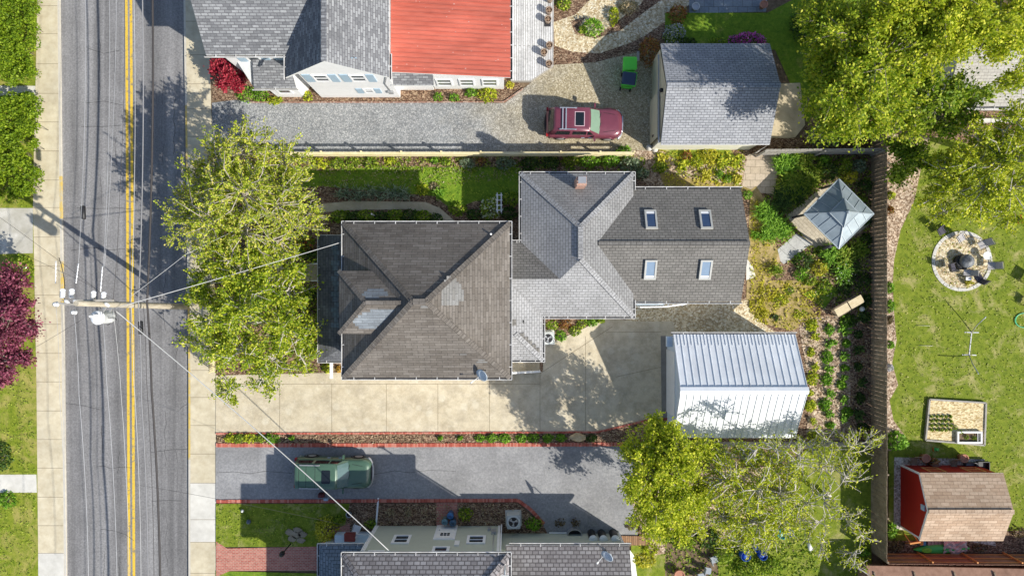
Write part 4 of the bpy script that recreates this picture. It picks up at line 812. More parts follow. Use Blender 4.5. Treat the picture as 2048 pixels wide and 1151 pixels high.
# deck of the white house with its planters
dk = thing('deck', 'weathered grey board deck beside the red metal roof', 'deck', P(1065, 60)); zt = .35
q = [P(1022, -60)[:2], P(1107, -60)[:2], P(1106, 131)[:2], P(1061, 161)[:2], P(1022, 161)[:2]]; k = (H - zt) / H; q = [(a * k, b * k) for a, b in q]; MB().prism(q, zt - .04, zt).build('deck_boards', WOOD_GREY, dk)
fr = MB()
for a, b in zip(q, q[1:] + q[:1]): fr.beam((a[0], a[1], .16), (b[0], b[1], .16), .06, .28)
fr.build('deck_frame', WOOD_S, dk)
for i, (px, py, desc) in enumerate(((1100, -4, 'round brown planter at the far top end of the grey deck'), (1098, 20, 'round brown planter nearest the topmost planter on the deck'), (1096, 38, 'round brown planter standing on a dark square tray'), (1099, 90, 'round brown planter at the deck edge, middle of the three lower ones'),
        (1088, 104, 'round brown planter set furthest in from the deck edge'), (1098, 127, 'round brown planter at the angled corner of the deck'))):
    x, y, _ = P(px, py, .8); t = thing('planter', desc, 'planter', (x, y, zt), 'planters on the grey deck')
    MB().lathe((x, y, zt), [(.15, 0), (.21, .42), (.22, .5), (.175, .5), (.17, .4)], 18).build('pot', plain('planter_brown', (.33, .25, .19), .8), t)
    MB().lathe((x, y, zt + .41), [(.17, 0), (.15, .03), (.02, .06)], 14).build('soil', MULCH, t)
    if i == 2: MB().box(x - .2, x + .2, y - .3, y + .1, zt + .002, zt + .02).build('tray', DARK, t)
# neighbour structures at the edges
ns = thing('outbuilding', 'reddish brown panelled roof below the bottom fence corner', 'outbuilding', P(1900, 1180)); zq = 1.6; mb = MB(); q = [(PX(1733, zq), PY(1130, zq), zq), (36, PY(1140, zq), zq), (36, PY(1140, zq) - 6, zq + 1.2), (PX(1733, zq), PY(1130, zq) - 6, zq + 1.2)]; mb.slab(q, .12, 0)
for i in range(8): x = q[0][0] + .4 + i * 2.4; mb.beam((x, on_plane(*q[:3], x, 0) * 0 + q[0][1] - .35, zq + .1), (x + .9, q[0][1] - 6, zq + 1.25), .08, .08, 1)
rf = mb.build('roof', [WOOD_R, WOOD_F], ns); MB().box(q[0][0] + .3, 35.5, q[0][1] - 5.7, q[0][1] - .5, 0, zq).build('wall', WOOD_R, ns)
eb = thing('house', 'grey roofed building half hidden under the trees beyond the tall fence', 'house', P(1970, 160)); z = 2.9; x0, x1, y1, y0 = PX(1893, z), PX(2200, z), PY(104, z), PY(212, z); mb = MB(); mb.slab([(x0, y1, z + 1.3), (x1, y1, z + 1.3), (x1, y0, z), (x0, y0, z)], .14, 0, 1)
rf = mb.build('roof', [shingle('pale_beige_shingles', (.42, .40, .36), (.47, .45, .41), (.28, .26, .24), .34, .17, .012), WHITE], eb); gt = MB(); gutter(gt, (x0, y0, z), (x1, y0, z), -1, .16); gt.build('gutter', [GUTTER, DARK], rf)
MB().box(x0 + .3, x1, y0 + .5, y1 - .3, 0, z - .15).build('wall', SID_W, eb)
st = thing('step_wall', 'low pale stone retaining wall under the trees beside the bark bed', 'wall', P(1970, 242)); mb = MB()
for i in range(12): a = 1910 + i * 13; mb.prism(rrect(PX(a) , PX(a + 12.5), PY(247), PY(239), .03, 1), 0, .32 + .02 * (i % 2))
mb.build('stone_course', PEBW, st)
# white garden arch by the hydrangea
ar = thing('garden_arch', 'white painted garden arch post frame beside the white hydrangea', 'arch', P(999, 415)); mb = MB(); x, y = PX(999, 1), PY(428, 0)
for dy in (0, .9):
    for dx in (-.12, .12): mb.box(x + dx - .03, x + dx + .03, y + dy, y + dy + .06, 0, 1.9)
for dy in (0, .3, .6, .9): mb.box(x - .2, x + .2, y + dy, y + dy + .05, 1.9, 1.95)
for dx in (-.12, .12): mb.box(x + dx - .03, x + dx + .03, y - .1, y + 1.05, 1.951, 2.0)
mb.build('arch_frame', WHITE, ar)
pq = thing('garden_post', 'slim white post standing among the dark shrubs by the path', 'post', P(751, 430)); MB().lathe(P(751, 432), [(.045, 0), (.045, 1.15), (.06, 1.16), (.02, 1.24)], 8).build('post_shaft', WHITE, pq)
# fire pit edging
fe = thing('stone_edging', 'ring of pale stone blocks round the gravel fire pit', 'edging', P(1922, 522)); mb = MB(); cx, cy, _ = P(1922, 522)
for i in range(46):
    t = 2 * PI * i / 46; r_ = 57 / S; d = Vector((math.cos(t), math.sin(t), 0)); n_ = Vector((-d.y, d.x, 0)); mb.obox(Vector((cx, cy, .05)) + d * r_, (.2, .23 + random.uniform(-.02, .02), .1 + random.uniform(0, .03)), (d, n_, (0, 0, 1)))
mb.build('stone_ring', PEBW, fe)
# brick edgings
def edging(name, label, pts, w, m, h=.1):
    t = thing(name, label, 'edging', P(*pts[0])); mb = MB(); q = [Vector(P(*p)[:2]) for p in pts]
    for a, b in zip(q, q[1:]):
        d = (b - a).normalized(); n_ = Vector((-d.y, d.x)) * w / 2; L = (b - a).length; k = max(1, int(L / .105))
        for i in range(k):
            c = a + (b - a) * ((i + .5) / k); j = random.uniform(-.008, .008); mb.obox((c.x - d.y * j, c.y + d.x * j, h / 2 + random.uniform(-.006, .006)), (L / k - .012, w, h), ((d.x, d.y, 0), (-d.y, d.x, 0), (0, 0, 1)), random.randrange(3))
    mb.build('brick_course', m, t)
BR3 = [mat('brick_tone', [(.3, c), (.7, tuple(x * 1.25 for x in c))], 6, 5, .9) for c in ((.36, .085, .06), (.45, .13, .09), (.5, .2, .15))]
edging('brick_edging', 'red brick edging on the asphalt side of the planting strip', [(433, 889), (800, 889), (1255, 887)], .24, BR3)
edging('brick_edging', 'thin brick edging between the concrete drive and the planting strip', [(433, 866), (800, 865), (1195, 863), (1300, 838), (1342, 836)], .11, BR3)
edging('brick_edging', 'red brick edging between the asphalt drive and the shaded lawn', [(434, 1001), (760, 1000), (1036, 999), (1060, 1016), (1088, 1046)], .2, BR3)
BR4 = [mat('faded_brick_tone', [(.3, c), (.7, tuple(x * 1.2 for x in c))], 6, 5, .9) for c in ((.34, .2, .15), (.42, .3, .24), (.26, .14, .1))]
edging('brick_edging', 'faded scalloped edging under the white house along the gravel', [(500, 205), (640, 205), (800, 205), (1008, 204), (1046, 178)], .06, BR4, .1)
# ------------------------------------------------------------------ vehicles (built along +x, then placed)
def suv(label, paint, L, W, Hh, loc, rz, boxy, ribs):
    t = thing('parked_car', label, 'car', (0, 0, 0)); hl = L / 2; hw = W / 2; fl = .09 if boxy else .16
    def plan(sx, hw_, x0, x1, r_f, r_r, z):      # rounded outline, front = +x
        o = []
        for cx, cy, r_, a0 in ((x1 - r_f, hw_ - r_f * .8, r_f, 0), (x0 + r_r, hw_ - r_r, r_r, 90), (x0 + r_r, -hw_ + r_r, r_r, 180), (x1 - r_f, -hw_ + r_f * .8, r_f, 270)):
            ry = r_ * .8 if r_ == r_f else r_
            for i in range(7): q = R(a0 + 15 * i); o.append((cx + r_ * math.cos(q), cy + ry * math.sin(q), z))
        return o
    rf_, rr_ = (.5, .22) if boxy else (.62, .28)
    bl = .98 if boxy else .95; hb = bl + .1
    body = MB()
    rings = [plan(1, hw - .1, -hl + .12, hl - .14, rf_, rr_, .24), plan(1, hw - .01, -hl + .04, hl - .04, rf_, rr_, .42), plan(1, hw, -hl, hl, rf_, rr_, .62), plan(1, hw - .015, -hl + .02, hl - .03, rf_, rr_, bl - .08), plan(1, hw - .07, -hl + .07, hl - .12, rf_, rr_, bl + .02), plan(1, hw - .16, -hl + .2, hl - .3, rf_ * .8, rr_, hb)]
    body.loft(rings)
    xb, xf = -hl + .1, .98 if boxy else .9         # greenhouse on the belt line
    xrf = xf - (.62 if boxy else .72); xrr = -hl + (.26 if boxy else .46); rw = hw - (.17 if boxy else .2)
    zb, zr = bl + .03, Hh - .05
    def gring(f, z, ex=0):                          # greenhouse section at fraction f of its height
        return [(xb + (xrr - xb) * f + .02 + ex, y, z) for y in np.linspace(-(hw - .1 + (rw - hw + .1) * f), (hw - .1 + (rw - hw + .1) * f), 5)] + \
               [(xf + (xrf - xf) * f, y, z) for y in np.linspace((hw - .1 + (rw - hw + .1) * f), -(hw - .1 + (rw - hw + .1) * f), 5)]
    def bow(r_, k):                                # bow the front out a little
        o = []
        for i, p in enumerate(r_):
            y = p[1] / hw; o.append((p[0] + (.1 * k * (1 - y * y) if i >= 5 else -.04 * (1 - y * y)), p[1], p[2]))
        return o
    body.loft([bow(gring(0, zb), 1), bow(gring(.5, (zb + zr) / 2), .8), bow(gring(1, zr), .6)], cap0=False)
    body.loft([bow(gring(1, zr), .6), [(p[0] * .975 - .02, p[1] * .9, Hh - .012) for p in bow(gring(1, zr), .5)], [(p[0] * .9 - .04, p[1] * .7, Hh) for p in bow(gring(1, zr), .5)]], cap0=False)
    if ribs:
        for i in range(7):
            y = -.48 + .16 * i; body.beam((xrr + .25, y, Hh - .004), (xrf - 1.0, y, Hh + .004), .035, .016)
    b = body.build('body', paint, t)
    # glass: windshield, rear window, side windows, each a little proud of the body
    def on_side(x, f, s_, off=.008): y = (hw - .1 + (rw - hw + .1) * f); n_ = Vector((0, zr - zb, (hw - .1 - rw))).normalized(); return (x, s_ * (y + n_.y * off), zb + (zr - zb) * f + n_.z * off)
    gl = MB()
    def ws(f, y):
        xx = xf + (xrf - xf) * f + .1 * (1 - .4 * f) * (1 - (y / hw) ** 2); return (xx + .012, y, zb + (zr - zb) * f + .012)
    for i in range(6):
        for f0, f1 in ((.1, .5), (.5, .93)):
            q = lambda f, k: ws(f, (-1 + k / 3) * ((hw - .1) + (rw - hw + .1) * f - .07)); gl.face([q(f0, i), q(f0, i + 1), q(f1, i + 1), q(f1, i)], 0, True)
    gl.build('windshield', plain('windshield_glass', (.20, .30, .22) if ribs else (.09, .15, .15), .12, .7), t)
    wp = MB(); 
    for y in (-.35, .25): wp.beam((xf + .1, y + .35, zb + .06), (xf - .06, y - .15, zb + .14), .025, .02)
    wp.build('wiper', BLACK, t)
    gl = MB(); q = lambda f, y: (xb + (xrr - xb) * f + .02 - .04 * (1 - (y / hw) ** 2) - .012, y, zb + (zr - zb) * f + .01)
    for i in range(4):
        for f0, f1 in ((.12, .9),):
            k = lambda f, j: (hw - .22 - .08 * f) * (-1 + j / 2); gl.face([q(f0, k(f0, i)), q(f1, k(f1, i)), q(f1, k(f1, i + 1)), q(f0, k(f0, i + 1))], 0, True)
    gl.build('rear_window', GLASS_K, t)
    segs = [(xrr + .05, xrr + .95), (xrr + 1.12, xrr + 1.95), (xrr + 2.03, xf - .35)]
    for s_ in (1, -1):
        for i, (a, c) in enumerate(segs):
            g_ = MB(); c2 = c if i < 2 else min(c, xrf + .08); p = [on_side(a, .12, s_), on_side(c, .12, s_), on_side(c2, .85, s_), on_side(a + (.12 if i == 0 else 0), .85, s_)]
            g_.face(p if s_ < 0 else p[::-1]); g_.build('side_window', GLASS_K, t)
        dm = MB()
        for x in (segs[1][0] - .06, segs[2][0] - .02, segs[2][1] + .12): dm.box(x - .006, x + .006, s_ * (hw - .002), s_ * (hw + .004), .4, bl - .1)
        dm.build('door_seam', BLACK, t)
        for x in (segs[1][1] - .25, segs[2][1] - .3): MB().box(x, x + .2, s_ * (hw - .01), s_ * (hw + .035), bl - .16, bl - .11).build('door_handle', CHROME, t)
        rl = MB(); xe = xrf - (.95 if boxy else .75); y = s_ * (rw - .06); rl.beam((xrr + .3, y, Hh + .05), (xe, y, Hh + .05), .05, .045)
        for x in (xrr + .35, (xrr + xe) / 2, xe - .05): rl.box(x - .06, x + .06, y - .03, y + .03, Hh - .05, Hh + .03)
        rl.build('roof_rail', CHROME if not boxy else STEEL, t)
        mi = MB(); xm = xf - .3; mi.obox((xm, s_ * (hw + .13), bl + .1), (.1, .24, .16), ((1, .15 * s_, 0), (0, 1, 0), (0, 0, 1))); mi.beam((xm, s_ * (hw - .1), bl + .06), (xm, s_ * (hw + .05), bl + .08), .05, .05); mi.build('side_mirror', paint, t)
        hl_ = MB(); hl_.obox((hl - .28, s_ * (hw - .26), bl - .12), (.42, .1, .16), ((1, -.95 * s_, 0), (.95 * s_, 1, 0), (0, 0, 1))); hl_.build('headlight', plain('lamp_lens', (.7, .72, .72), .15, .6), t)
        tl = MB(); tl.box(-hl + .0, -hl + .12, s_ * (hw - .2), s_ * (hw - .02), .75, bl + .05); tl.build('tail_light', plain('tail_lens', (.35, .02, .02), .2, .6), t)
        for x in (hl - .88, -hl + .9):
            w_ = MB(); n = 20; rr2 = .37; ring = lambda y, r_: [(x + r_ * math.cos(2 * PI * i / n), s_ * y, .37 + r_ * math.sin(2 * PI * i / n)) for i in range(n)]
            w_.loft([ring(hw - .22, .25), ring(hw - .22, rr2 - .02), ring(hw - .2, rr2), ring(hw - .02, rr2), ring(hw + .012, rr2 - .03), ring(hw + .014, .24)], cap0=True, cap1=False); wl_ = w_.build('wheel', RUBBER, t)
            r_ = MB(); r_.loft([ring(hw - .03, .25), ring(hw + .016, .245), ring(hw + .012, .1), ring(hw + .02, .03)], cap0=True, cap1=True); r_.build('rim', STEEL, wl_)
            ar = MB(); pts = [(x + .44 * math.cos(R(a)), s_ * (hw + .004), .4 + .44 * math.sin(R(a))) for a in range(0, 181, 18)]; ar.tube(pts, .035, 6); ar.build('wheel_arch', paint if ribs else BLACK, t)
    sr = MB(); sr.prism(rrect(xrf - .82, xrf - .3, -.4, .4, .05, 2), Hh - .01, Hh + .012); sro = sr.build('sunroof', GLASS_K, t)
    if ribs:
        fr = MB()
        for a in ((xrf - .86, xrf - .82, -.44, .44), (xrf - .3, xrf - .26, -.44, .44), (xrf - .82, xrf - .3, .4, .44), (xrf - .82, xrf - .3, -.44, -.4)): fr.box(*a, Hh - .01, Hh + .016)
        fr.build('sunroof_frame', plain('pale_pink_trim', (.6, .42, .46), .4), sro)
        for x in (xrr + .48, xrr + .68): MB().beam((x, -rw + .08, Hh + .07), (x, rw - .08, Hh + .07), .07, .03).build('cross_bar', CHROME, t)
    else:
        se = MB()
        for x in (xrr + .25, xrr + .68, xrr + 1.22): se.box(x - .012, x + .012, -rw + .12, rw - .12, Hh - .004, Hh + .003)
        se.build('roof_seam', BLACK, t)
    hs = MB()
    for s_ in (1, -1): hs.beam((xf + .22, s_ * (hw - .3), hb + .004), (hl - .5, s_ * (hw - .42), hb + .004), .02, .012)
    hs.box(hl - .33, hl - .31, -.5, .5, hb - .06, hb - .005); hs.build('hood_seam', BLACK, t)
    gr = MB(); gr.obox((hl - .03, 0, .72), (.1, W * .5, .26), ((1, 0, 0), (0, 1, 0), (0, 0, 1))); gr.build('grille', BLACK if boxy else CHROME, t)
    for s_, nm in ((1, 'front_bumper'), (-1, 'rear_bumper')):
        bp = MB(); pts = []
        for a in range(-70, 71, 10): pts.append((s_ * (hl - .62 + .66 * math.cos(R(a)) ** .6 + (0 if s_ > 0 else -.0)), (hw - .02) * math.sin(R(a)) / math.sin(R(70)), .55))
        bp.tube(pts, .085, 6); bp.build(nm, (BLACK if s_ < 0 else CHROME) if ribs else STEEL, t)
    put(t, loc, rz); return t
MAROON = plain('maroon_paint', (.17, .042, .065), .3, .5, .1, .6, .08); GREEN_P = plain('green_paint', (.07, .135, .09), .3, .5, .1, .6, .06)
q = P(1170, 243, 1.2); suv('maroon sport utility car with a ribbed roof parked on the gravel drive', MAROON, 4.68, 1.8, 1.8, (q[0], q[1] , .02), R(-1), False, True)
q = P(665, 948, 1.2); suv('green sport utility car parked on the asphalt drive in the house shade', GREEN_P, 4.66, 1.84, 1.76, (q[0] - .05, q[1], .02), R(-1), True, False)
# ------------------------------------------------------------------ utility pole and lines
ZT = 10.6
bx_, by_, _ = P(374, 613)
up_ = thing('utility_pole', 'weathered wooden utility pole with a white transformer leaning over the road in view', 'utility pole', (bx_, by_, 0))
tx, ty, _ = P(152, 606, ZT)
PB, PTp = Vector((bx_, by_, 0)), Vector((tx, ty, ZT))
def on_pole(z): return PB + (PTp - PB) * (z / ZT)
mb = MB().tube([on_pole(z) for z in (0, 2, 4, 6, 8, 9.5, ZT)], [.19, .18, .17, .16, .15, .14, .13], 14); mb.build('pole_shaft', POLE_W, up_)
def arm(a, b, name='crossarm'):
    return MB().beam(a, b, .1, .12).build(name, WOOD_S, up_)
zc = 10.3; arm(P(113, 606, zc), P(160, 609, zc)); zc2 = 9.2; c0 = on_pole(9.2); arm((c0.x - .9, c0.y + .16, 9.2), (c0.x + .9, c0.y + .16, 9.2))
WHI = plain('porcelain_white', (.82, .83, .85), .25, .5)
def insul(px, py, z, tilt=0, r=.11, n='insulator'):
    x, y, _ = P(px, py, z); mb = MB(); mb.lathe((x, y, z), [(.02, -.25), (.03, -.1), (r, -.06), (r * .5, 0), (r * .9, .03), (r * .4, .08), (r * .8, .11), (.03, .16)], 12); return mb.build(n, WHI, up_)
for px, py, z in ((112, 608, 10.4), (148, 624, 9.6)): insul(px, py, z, r=.13)
def bell(px, py, z, d=(.25, .3), n='lightning_arrester'):
    x, y, _ = P(px, py, z); mb = MB(); a = Vector((x, y, z)); dr = Vector((d[0], d[1], .35)).normalized()
    pts = [a + dr * t for t in (0, .08, .16, .24, .32, .4, .48, .56)]; mb.tube(pts, [.07, .13, .09, .13, .09, .13, .09, .12], 10); mb.tube([a + Vector((.02, -.12, -.1)), a + Vector((.1, -.2, -.12)), a + Vector((.22, -.3, -.15))], [.05, .09, .06], 8); return mb.build(n, WHI, up_)
for px, py in ((125, 594), (143, 594), (186, 598), (206, 600)): bell(px, py, 9.9 if px < 160 else 8.9)
x, y, _ = P(204, 634, 8.0); mb = MB(); mb.lathe((x, y, 7.35), [(.30, 0), (.33, .05), (.33, .95), (.36, .98), (.36, 1.03), (.31, 1.08), (.1, 1.14)], 22)
tr = mb.build('transformer', plain('transformer_white', (.80, .82, .84), .4, .5), up_)
mb = MB(); p = on_pole(8.0); mb.beam((p.x, p.y, 8.2), (x, y, 8.2), .08, .1); mb.beam((p.x, p.y, 7.6), (x, y, 7.6), .08, .1); mb.build('bracket', STEEL, up_)
for dx, dy in ((-.16, .08), (.1, .12)): MB().lathe((x + dx, y + dy, 8.49), [(.05, 0), (.08, .06), (.05, .12), (.08, .18), (.03, .28)], 10).build('bushing', WHI, tr)
for px0, py0, px1, py1 in ((157, 527, 152, 566), (205, 533, 201, 583), (112, 522, 111, 566)):
    a, b = Vector(P(px0, py0, 9.7)), Vector(P(px1, py1, 9.75)); pts = [a + (b - a) * (i / 12) for i in range(13)]; MB().tube(pts, [.014 if i % 2 else .034 for i in range(13)], 8).build('strain_insulator', WHI, up_)
jm = MB()
for a, b, s_ in ((P(125, 600, 9.9), P(148, 612, 9.0), .3), (P(118, 515, 9.6), P(128, 605, 9.4), .2), (P(186, 604, 8.8), P(205, 628, 8.6), .25), (P(216, 635, 8.2), P(232, 640, 7.6), .3), (P(215, 650, 7.6), P(230, 622, 7.5), .35)):
    a, b = Vector(a), Vector(b); pts = [a + (b - a) * t + Vector((0, 0, -s_ * 4 * t * (1 - t))) for t in np.linspace(0, 1, 7)]; jm.tube(pts, .018, 5)
jm.build('jumper_wire', BLACK, up_)
CABLE = plain('grey_cable', (.26, .26, .27), .8, .1); LIGHT = plain('bright_wire', (.42, .43, .45), .4, .5, .2); DARKW = plain('dark_wire', (.05, .045, .045), .6); SILV = plain('silver_cable', (.5, .5, .49), .5)
def wire(label, pts, r, m, sag=.35, n=14, name='power_line', group='overhead lines along the road'):
    """pts: (px, py, z) anchor points; each span sags between its anchors"""
    q = [Vector(P(*p)) for p in pts]; path = []
    for a, b in zip(q, q[1:]):
        for i in range(n): t = i / n; path.append(a + (b - a) * t + Vector((0, 0, -sag * 4 * t * (1 - t) * (b - a).length / 25)))
    path.append(q[-1]); o = MB().tube(path, r, 5).build(name, m); tag(o, label, 'power line', group); return o
G = 'overhead lines along the road'
wire('bright thin line ending at the strain insulator beside the kerb', [(176, -420, 9.9), (171, 0, 9.8), (157, 527, 9.7)], 0.009, LIGHT)
wire('bright line running up the road to the second strain insulator', [(224, -420, 9.9), (219, 0, 9.8), (207, 533, 9.7)], 0.009, LIGHT)
wire('bright line close beside the one on the second strain insulator', [(241, -420, 9.8), (233, 0, 9.7), (209, 533, 9.6)], 0.008, LIGHT)
wire('thin dark line converging on the pole from above the yellow paint', [(258, -420, 8), (249, 0, 7.9), (240, 380, 7.8), (226, 603, 7.7)], 0.011, DARKW)
wire('grey twisted line just beside the yellow paint', [(273, -420, 7.2), (268, 0, 7.1), (262, 606, 7.0), (267, 751, 7.0), (282, 1151, 7.1), (295, 1500, 7.2)], 0.012, SILV)
wire('thick pale communication cable beside the double yellow line', [(289, -420, 6.7), (285, 0, 6.6), (277, 606, 6.5), (283, 800, 6.5), (296, 1151, 6.6), (305, 1500, 6.7)], 0.03, CABLE)
wire('thick dark communication cable furthest from the sidewalk hedge', [(309, -420, 6.4), (305, 0, 6.3), (294, 606, 6.2), (303, 780, 6.2), (320, 1151, 6.3), (334, 1500, 6.4)], 0.055, DARKW)
wire('dark cable between the two thick cables below the pole', [(287, 612, 6.35), (293, 760, 6.3), (308, 1151, 6.4), (318, 1500, 6.5)], 0.014, DARKW)
wire('bright line leaving the white insulator over the lower road', [(148, 624, 9.75), (158, 790, 9.7), (177, 1151, 9.8), (194, 1500, 9.9)], 0.012, LIGHT)
wire('bright line leaving under the transformer over the lower road', [(203, 612, 8.7), (213, 760, 8.7), (234, 1151, 8.8), (255, 1500, 8.9)], 0.012, LIGHT)
wire('pale twisted line dropping from the pole to the lower yellow paint', [(226, 618, 7.7), (243, 800, 7.7), (258, 1151, 7.8), (270, 1500, 7.9)], 0.011, SILV)
wire('faint line over the sidewalk below the outer insulator', [(112, 610, 10.5), (119, 790, 10.4), (131, 1151, 10.5), (140, 1500, 10.6)], 0.008, LIGHT)
G2 = 'service drops from the pole'
wire('thick white service drop from the pole to the brown hip roof', [(232, 615, 7.6), (683, 484, 5.3)], 0.022, SILV, .5, group=G2)
wire('thick white service drop from the pole to the pinkish grey roof', [(232, 622, 7.6), (254, 640, 7.4), (781, 1103, 5.6)], 0.028, SILV, .5, group=G2)
wire('slender pale service line rising over the street tree', [(262, 592, 7.2), (372, 508, 6.8), (600, 395, 5.6)], 0.011, SILV, .3, group=G2)
wire('thin dark service line crossing the lower road to the brick steps', [(276, 969, 6.5), (434, 997, 5.9), (700, 1052, 3.9)], 0.008, DARKW, .3, group=G2)
wire('thin dark line slanting over the west sidewalk to the pole', [(-60, 392, 6.5), (130, 530, 7.2), (226, 604, 7.6)], 0.008, DARKW, .2, group=G2)
wire('thin dark line from the far pavement to the transformer top', [(-60, 460, 6.3), (170, 565, 7.3), (240, 606, 7.6)], 0.008, DARKW, .2, group=G2)
wire('thin dark line below the pole over the lower west sidewalk', [(-60, 752, 6.3), (78, 690, 6.6), (168, 636, 7.6)], 0.008, DARKW, .2, group=G2)
for i, (px, py, L_, lab) in enumerate(((166, 425, .9, 'on the line above the pole'), (281, 655, .9, 'on the thick cable below the pole'))):
    t = thing('splice_case', 'black cable splice case hanging ' + lab, 'splice case', P(px, py, 6.35)); a = P(px, py - 14, 6.35); b = P(px + 1, py + 14, 6.35); MB().tube([a, (a[0], a[1] - .04, a[2]), (b[0], b[1] + .04, b[2]), b], [.05, .12, .12, .05], 10).build('case_body', BLACK, t)
    st = MB(); st.tube([a, (a[0], a[1], a[2] + .16)], .02, 5); st.tube([b, (b[0], b[1], b[2] + .16)], .02, 5); st.build('strap', STEEL, t)
# ------------------------------------------------------------------ small things
def bin_(label, px, py, lidm, rz):
    t = thing('wheelie_bin', label, 'bin', (0, 0, 0)); b = MB(); G_ = plain('bin_green', (.10, .62, .05), .5)
    b.loft([[(x * .21, y * .2, .1) for x, y in ((1, 1), (-1, 1), (-1, -1), (1, -1))], [(x * .29, y * .29, .98) for x, y in ((1, 1), (-1, 1), (-1, -1), (1, -1))]], sm=False); b.build('bin_body', G_, t)
    l = MB(); l.loft([[(p[0], p[1], 1.0) for p in rrect(-.31, .31, -.33, .33, .08)], [(p[0], p[1], 1.05) for p in rrect(-.31, .31, -.33, .33, .08)], [(p[0], p[1], 1.09) for p in rrect(-.25, .25, -.27, .27, .08)]], sm=False); l.build('lid', lidm or G_, t)
    if lidm:
        r_ = MB()
        for a in ((-.335, -.31, -.35, .35), (.31, .335, -.35, .35), (-.31, .31, .33, .35)): r_.box(*a, .95, 1.06)
        r_.build('rim', G_, t)
    h = MB().tube([(.36, -.22, .95), (.42, -.22, .97), (.42, .22, .97), (.36, .22, .95)], .02, 6); h.build('handle', G_, t)
    for s_ in (-.24, .24):
        w_ = MB().tube([(.24, s_ - .03, .1), (.24, s_ + .03, .1)], .1, 12); w_.build('wheel', RUBBER, t)
    x, y, _ = P(px, py, 1.0); put(t, (x, y, .05), rz, 1.28); return t
bin_('bright green wheelie bin with a bright green lid', 1258, 131, None, R(-90)); bin_('green wheelie bin with a dark navy lid', 1256, 161, plain('navy_lid', (.03, .05, .09), .4), R(-97))
def ac(label, px, py, sc):
    t = thing('air_conditioner', label, 'air conditioner', (0, 0, 0)); h = .42; b = MB(); b.prism(rrect(-h, h, -h, h, .1, 4), .04, .78); b.build('cabinet', plain('ac_grey', (.46, .49, .48), .5), t)
    r_ = MB(); n = 24
    ring = lambda r0, z: [(r0 * math.cos(2 * PI * i / n), r0 * math.sin(2 * PI * i / n), z) for i in range(n)]
    r_.loft([ring(.3, .785), ring(.3, .81), ring(.36, .83), ring(.4, .785)], cap0=False, cap1=False); r_.build('fan_ring', plain('ac_ring', (.55, .58, .57), .45), t)
    MB().lathe((0, 0, .782), [(.3, 0), (.3, .002)], 24).build('fan_well', BLACK, t)
    f = MB()
    for i in range(3):
        a = R(120 * i + 20); pts = [(r_ * math.cos(a + s_) , r_ * math.sin(a + s_)) for r_, s_ in ((.06, 0), (.27, -.35), (.28, .35), (.07, .5))]; f.prism(pts, .79, .8)
    f.lathe((0, 0, .785), [(.07, 0), (.07, .03), (.03, .04)], 12); f.build('fan', STEEL, t)
    MB().box(-.5, .5, -.5, .5, -.02, .04).build('pad', CONC_W, t); x, y, _ = P(px, py, .8); put(t, (x, y, .05), R(2), sc); return t
ac('grey air conditioner unit beside the shaded brick edging', 1027, 1043, 1.0); ac('pale air conditioner unit tucked by the kitchen wall', 1096, 676, .92)
def dish(label, px, py, z, foot, rz):
    x, y, _ = P(px, py, z); t = thing('satellite_dish', label, 'satellite dish', (x, y, z)); d = Vector((math.cos(rz), math.sin(rz), .75)).normalized(); u = Vector((0, 0, 1)).cross(d).normalized(); v = d.cross(u)
    mb = MB(); n = 24; rg = lambda r_, k: [Vector((x, y, z)) + u * (r_ * .36 * math.cos(2 * PI * i / n)) + v * (r_ * .42 * math.sin(2 * PI * i / n)) + d * k for i in range(n)]
    mb.loft([rg(.02, 0), rg(.5, .03), rg(1, .11), rg(1.02, .09), rg(.5, .0), rg(.05, -.03)], cap0=True, cap1=True); mb.build('reflector', plain('dish_grey', (.55, .62, .68), .4), t)
    am = MB(); e = Vector((x, y, z)) - v * .4 + d * .62; am.tube([Vector((x, y, z)) - v * .4, e - d * .1, e], .02, 6); am.obox(e, (.14, .08, .08), (d, u, v)); am.build('feed_arm', WHITE, t)
    ms = MB(); f = Vector(foot); ms.tube([Vector((x, y, z)) - d * .03, Vector((x, y, z)) - d * .14, f], .03, 8); ms.lathe((f.x, f.y, f.z - .01), [(.1, 0), (.1, .03)], 10); ms.build('mast', STEEL, t); return t
q = P(973, 738, 5.65); dish('satellite dish on the lower eave of the brown roof', 966, 748, 6.15, (q[0], q[1], 5.75), R(215)); q = P(1221, 1108, 3.5); dish('satellite dish on the low pinkish grey wing roof', 1216, 1109, 3.95, (q[0], q[1] - .1, 3.33), R(215))
# propane style tall cylinders, half barrel planter, drain
for i, (px, lab) in enumerate(((1182, 'black'), (1202, 'black'), (1225, 'black'))):
    x, y, _ = P(px, 1064, 0); t = thing('gas_cylinder', 'tall dark tank with a white domed cap, ' + ('furthest from the brown deck', 'middle of the three tanks', 'nearest the brown deck')[i], 'tank', (x, y, 0), 'tanks against the pale green wall')
    MB().lathe((x, y, 0), [(.22, 0), (.24, .05), (.24, 1.1), (.2, 1.18)], 18).build('tank_body', BLACK, t); MB().lathe((x, y, 1.12), [(.26, 0), (.27, .05), (.24, .14), (.14, .21), (.02, .24)], 18).build('tank_cap', plain('cap_white', (.62, .67, .7), .4), t)
hb = thing('window_well', 'pale half round metal window well against the pale green wall', 'window well', P(1148, 1063)); cx, cy, _ = P(1148, 1065); mb = MB(); pts = [(cx + .44 * math.cos(R(a)), cy + .38 * math.sin(R(a))) for a in range(0, 181, 12)]
for a, b in zip(pts, pts[1:]): mb.beam((*a, .25), (*b, .25), .04, .5)
mb.build('well_rim', STEEL, hb); MB().flat(pts, .12).build('well_floor', BLACK, hb)
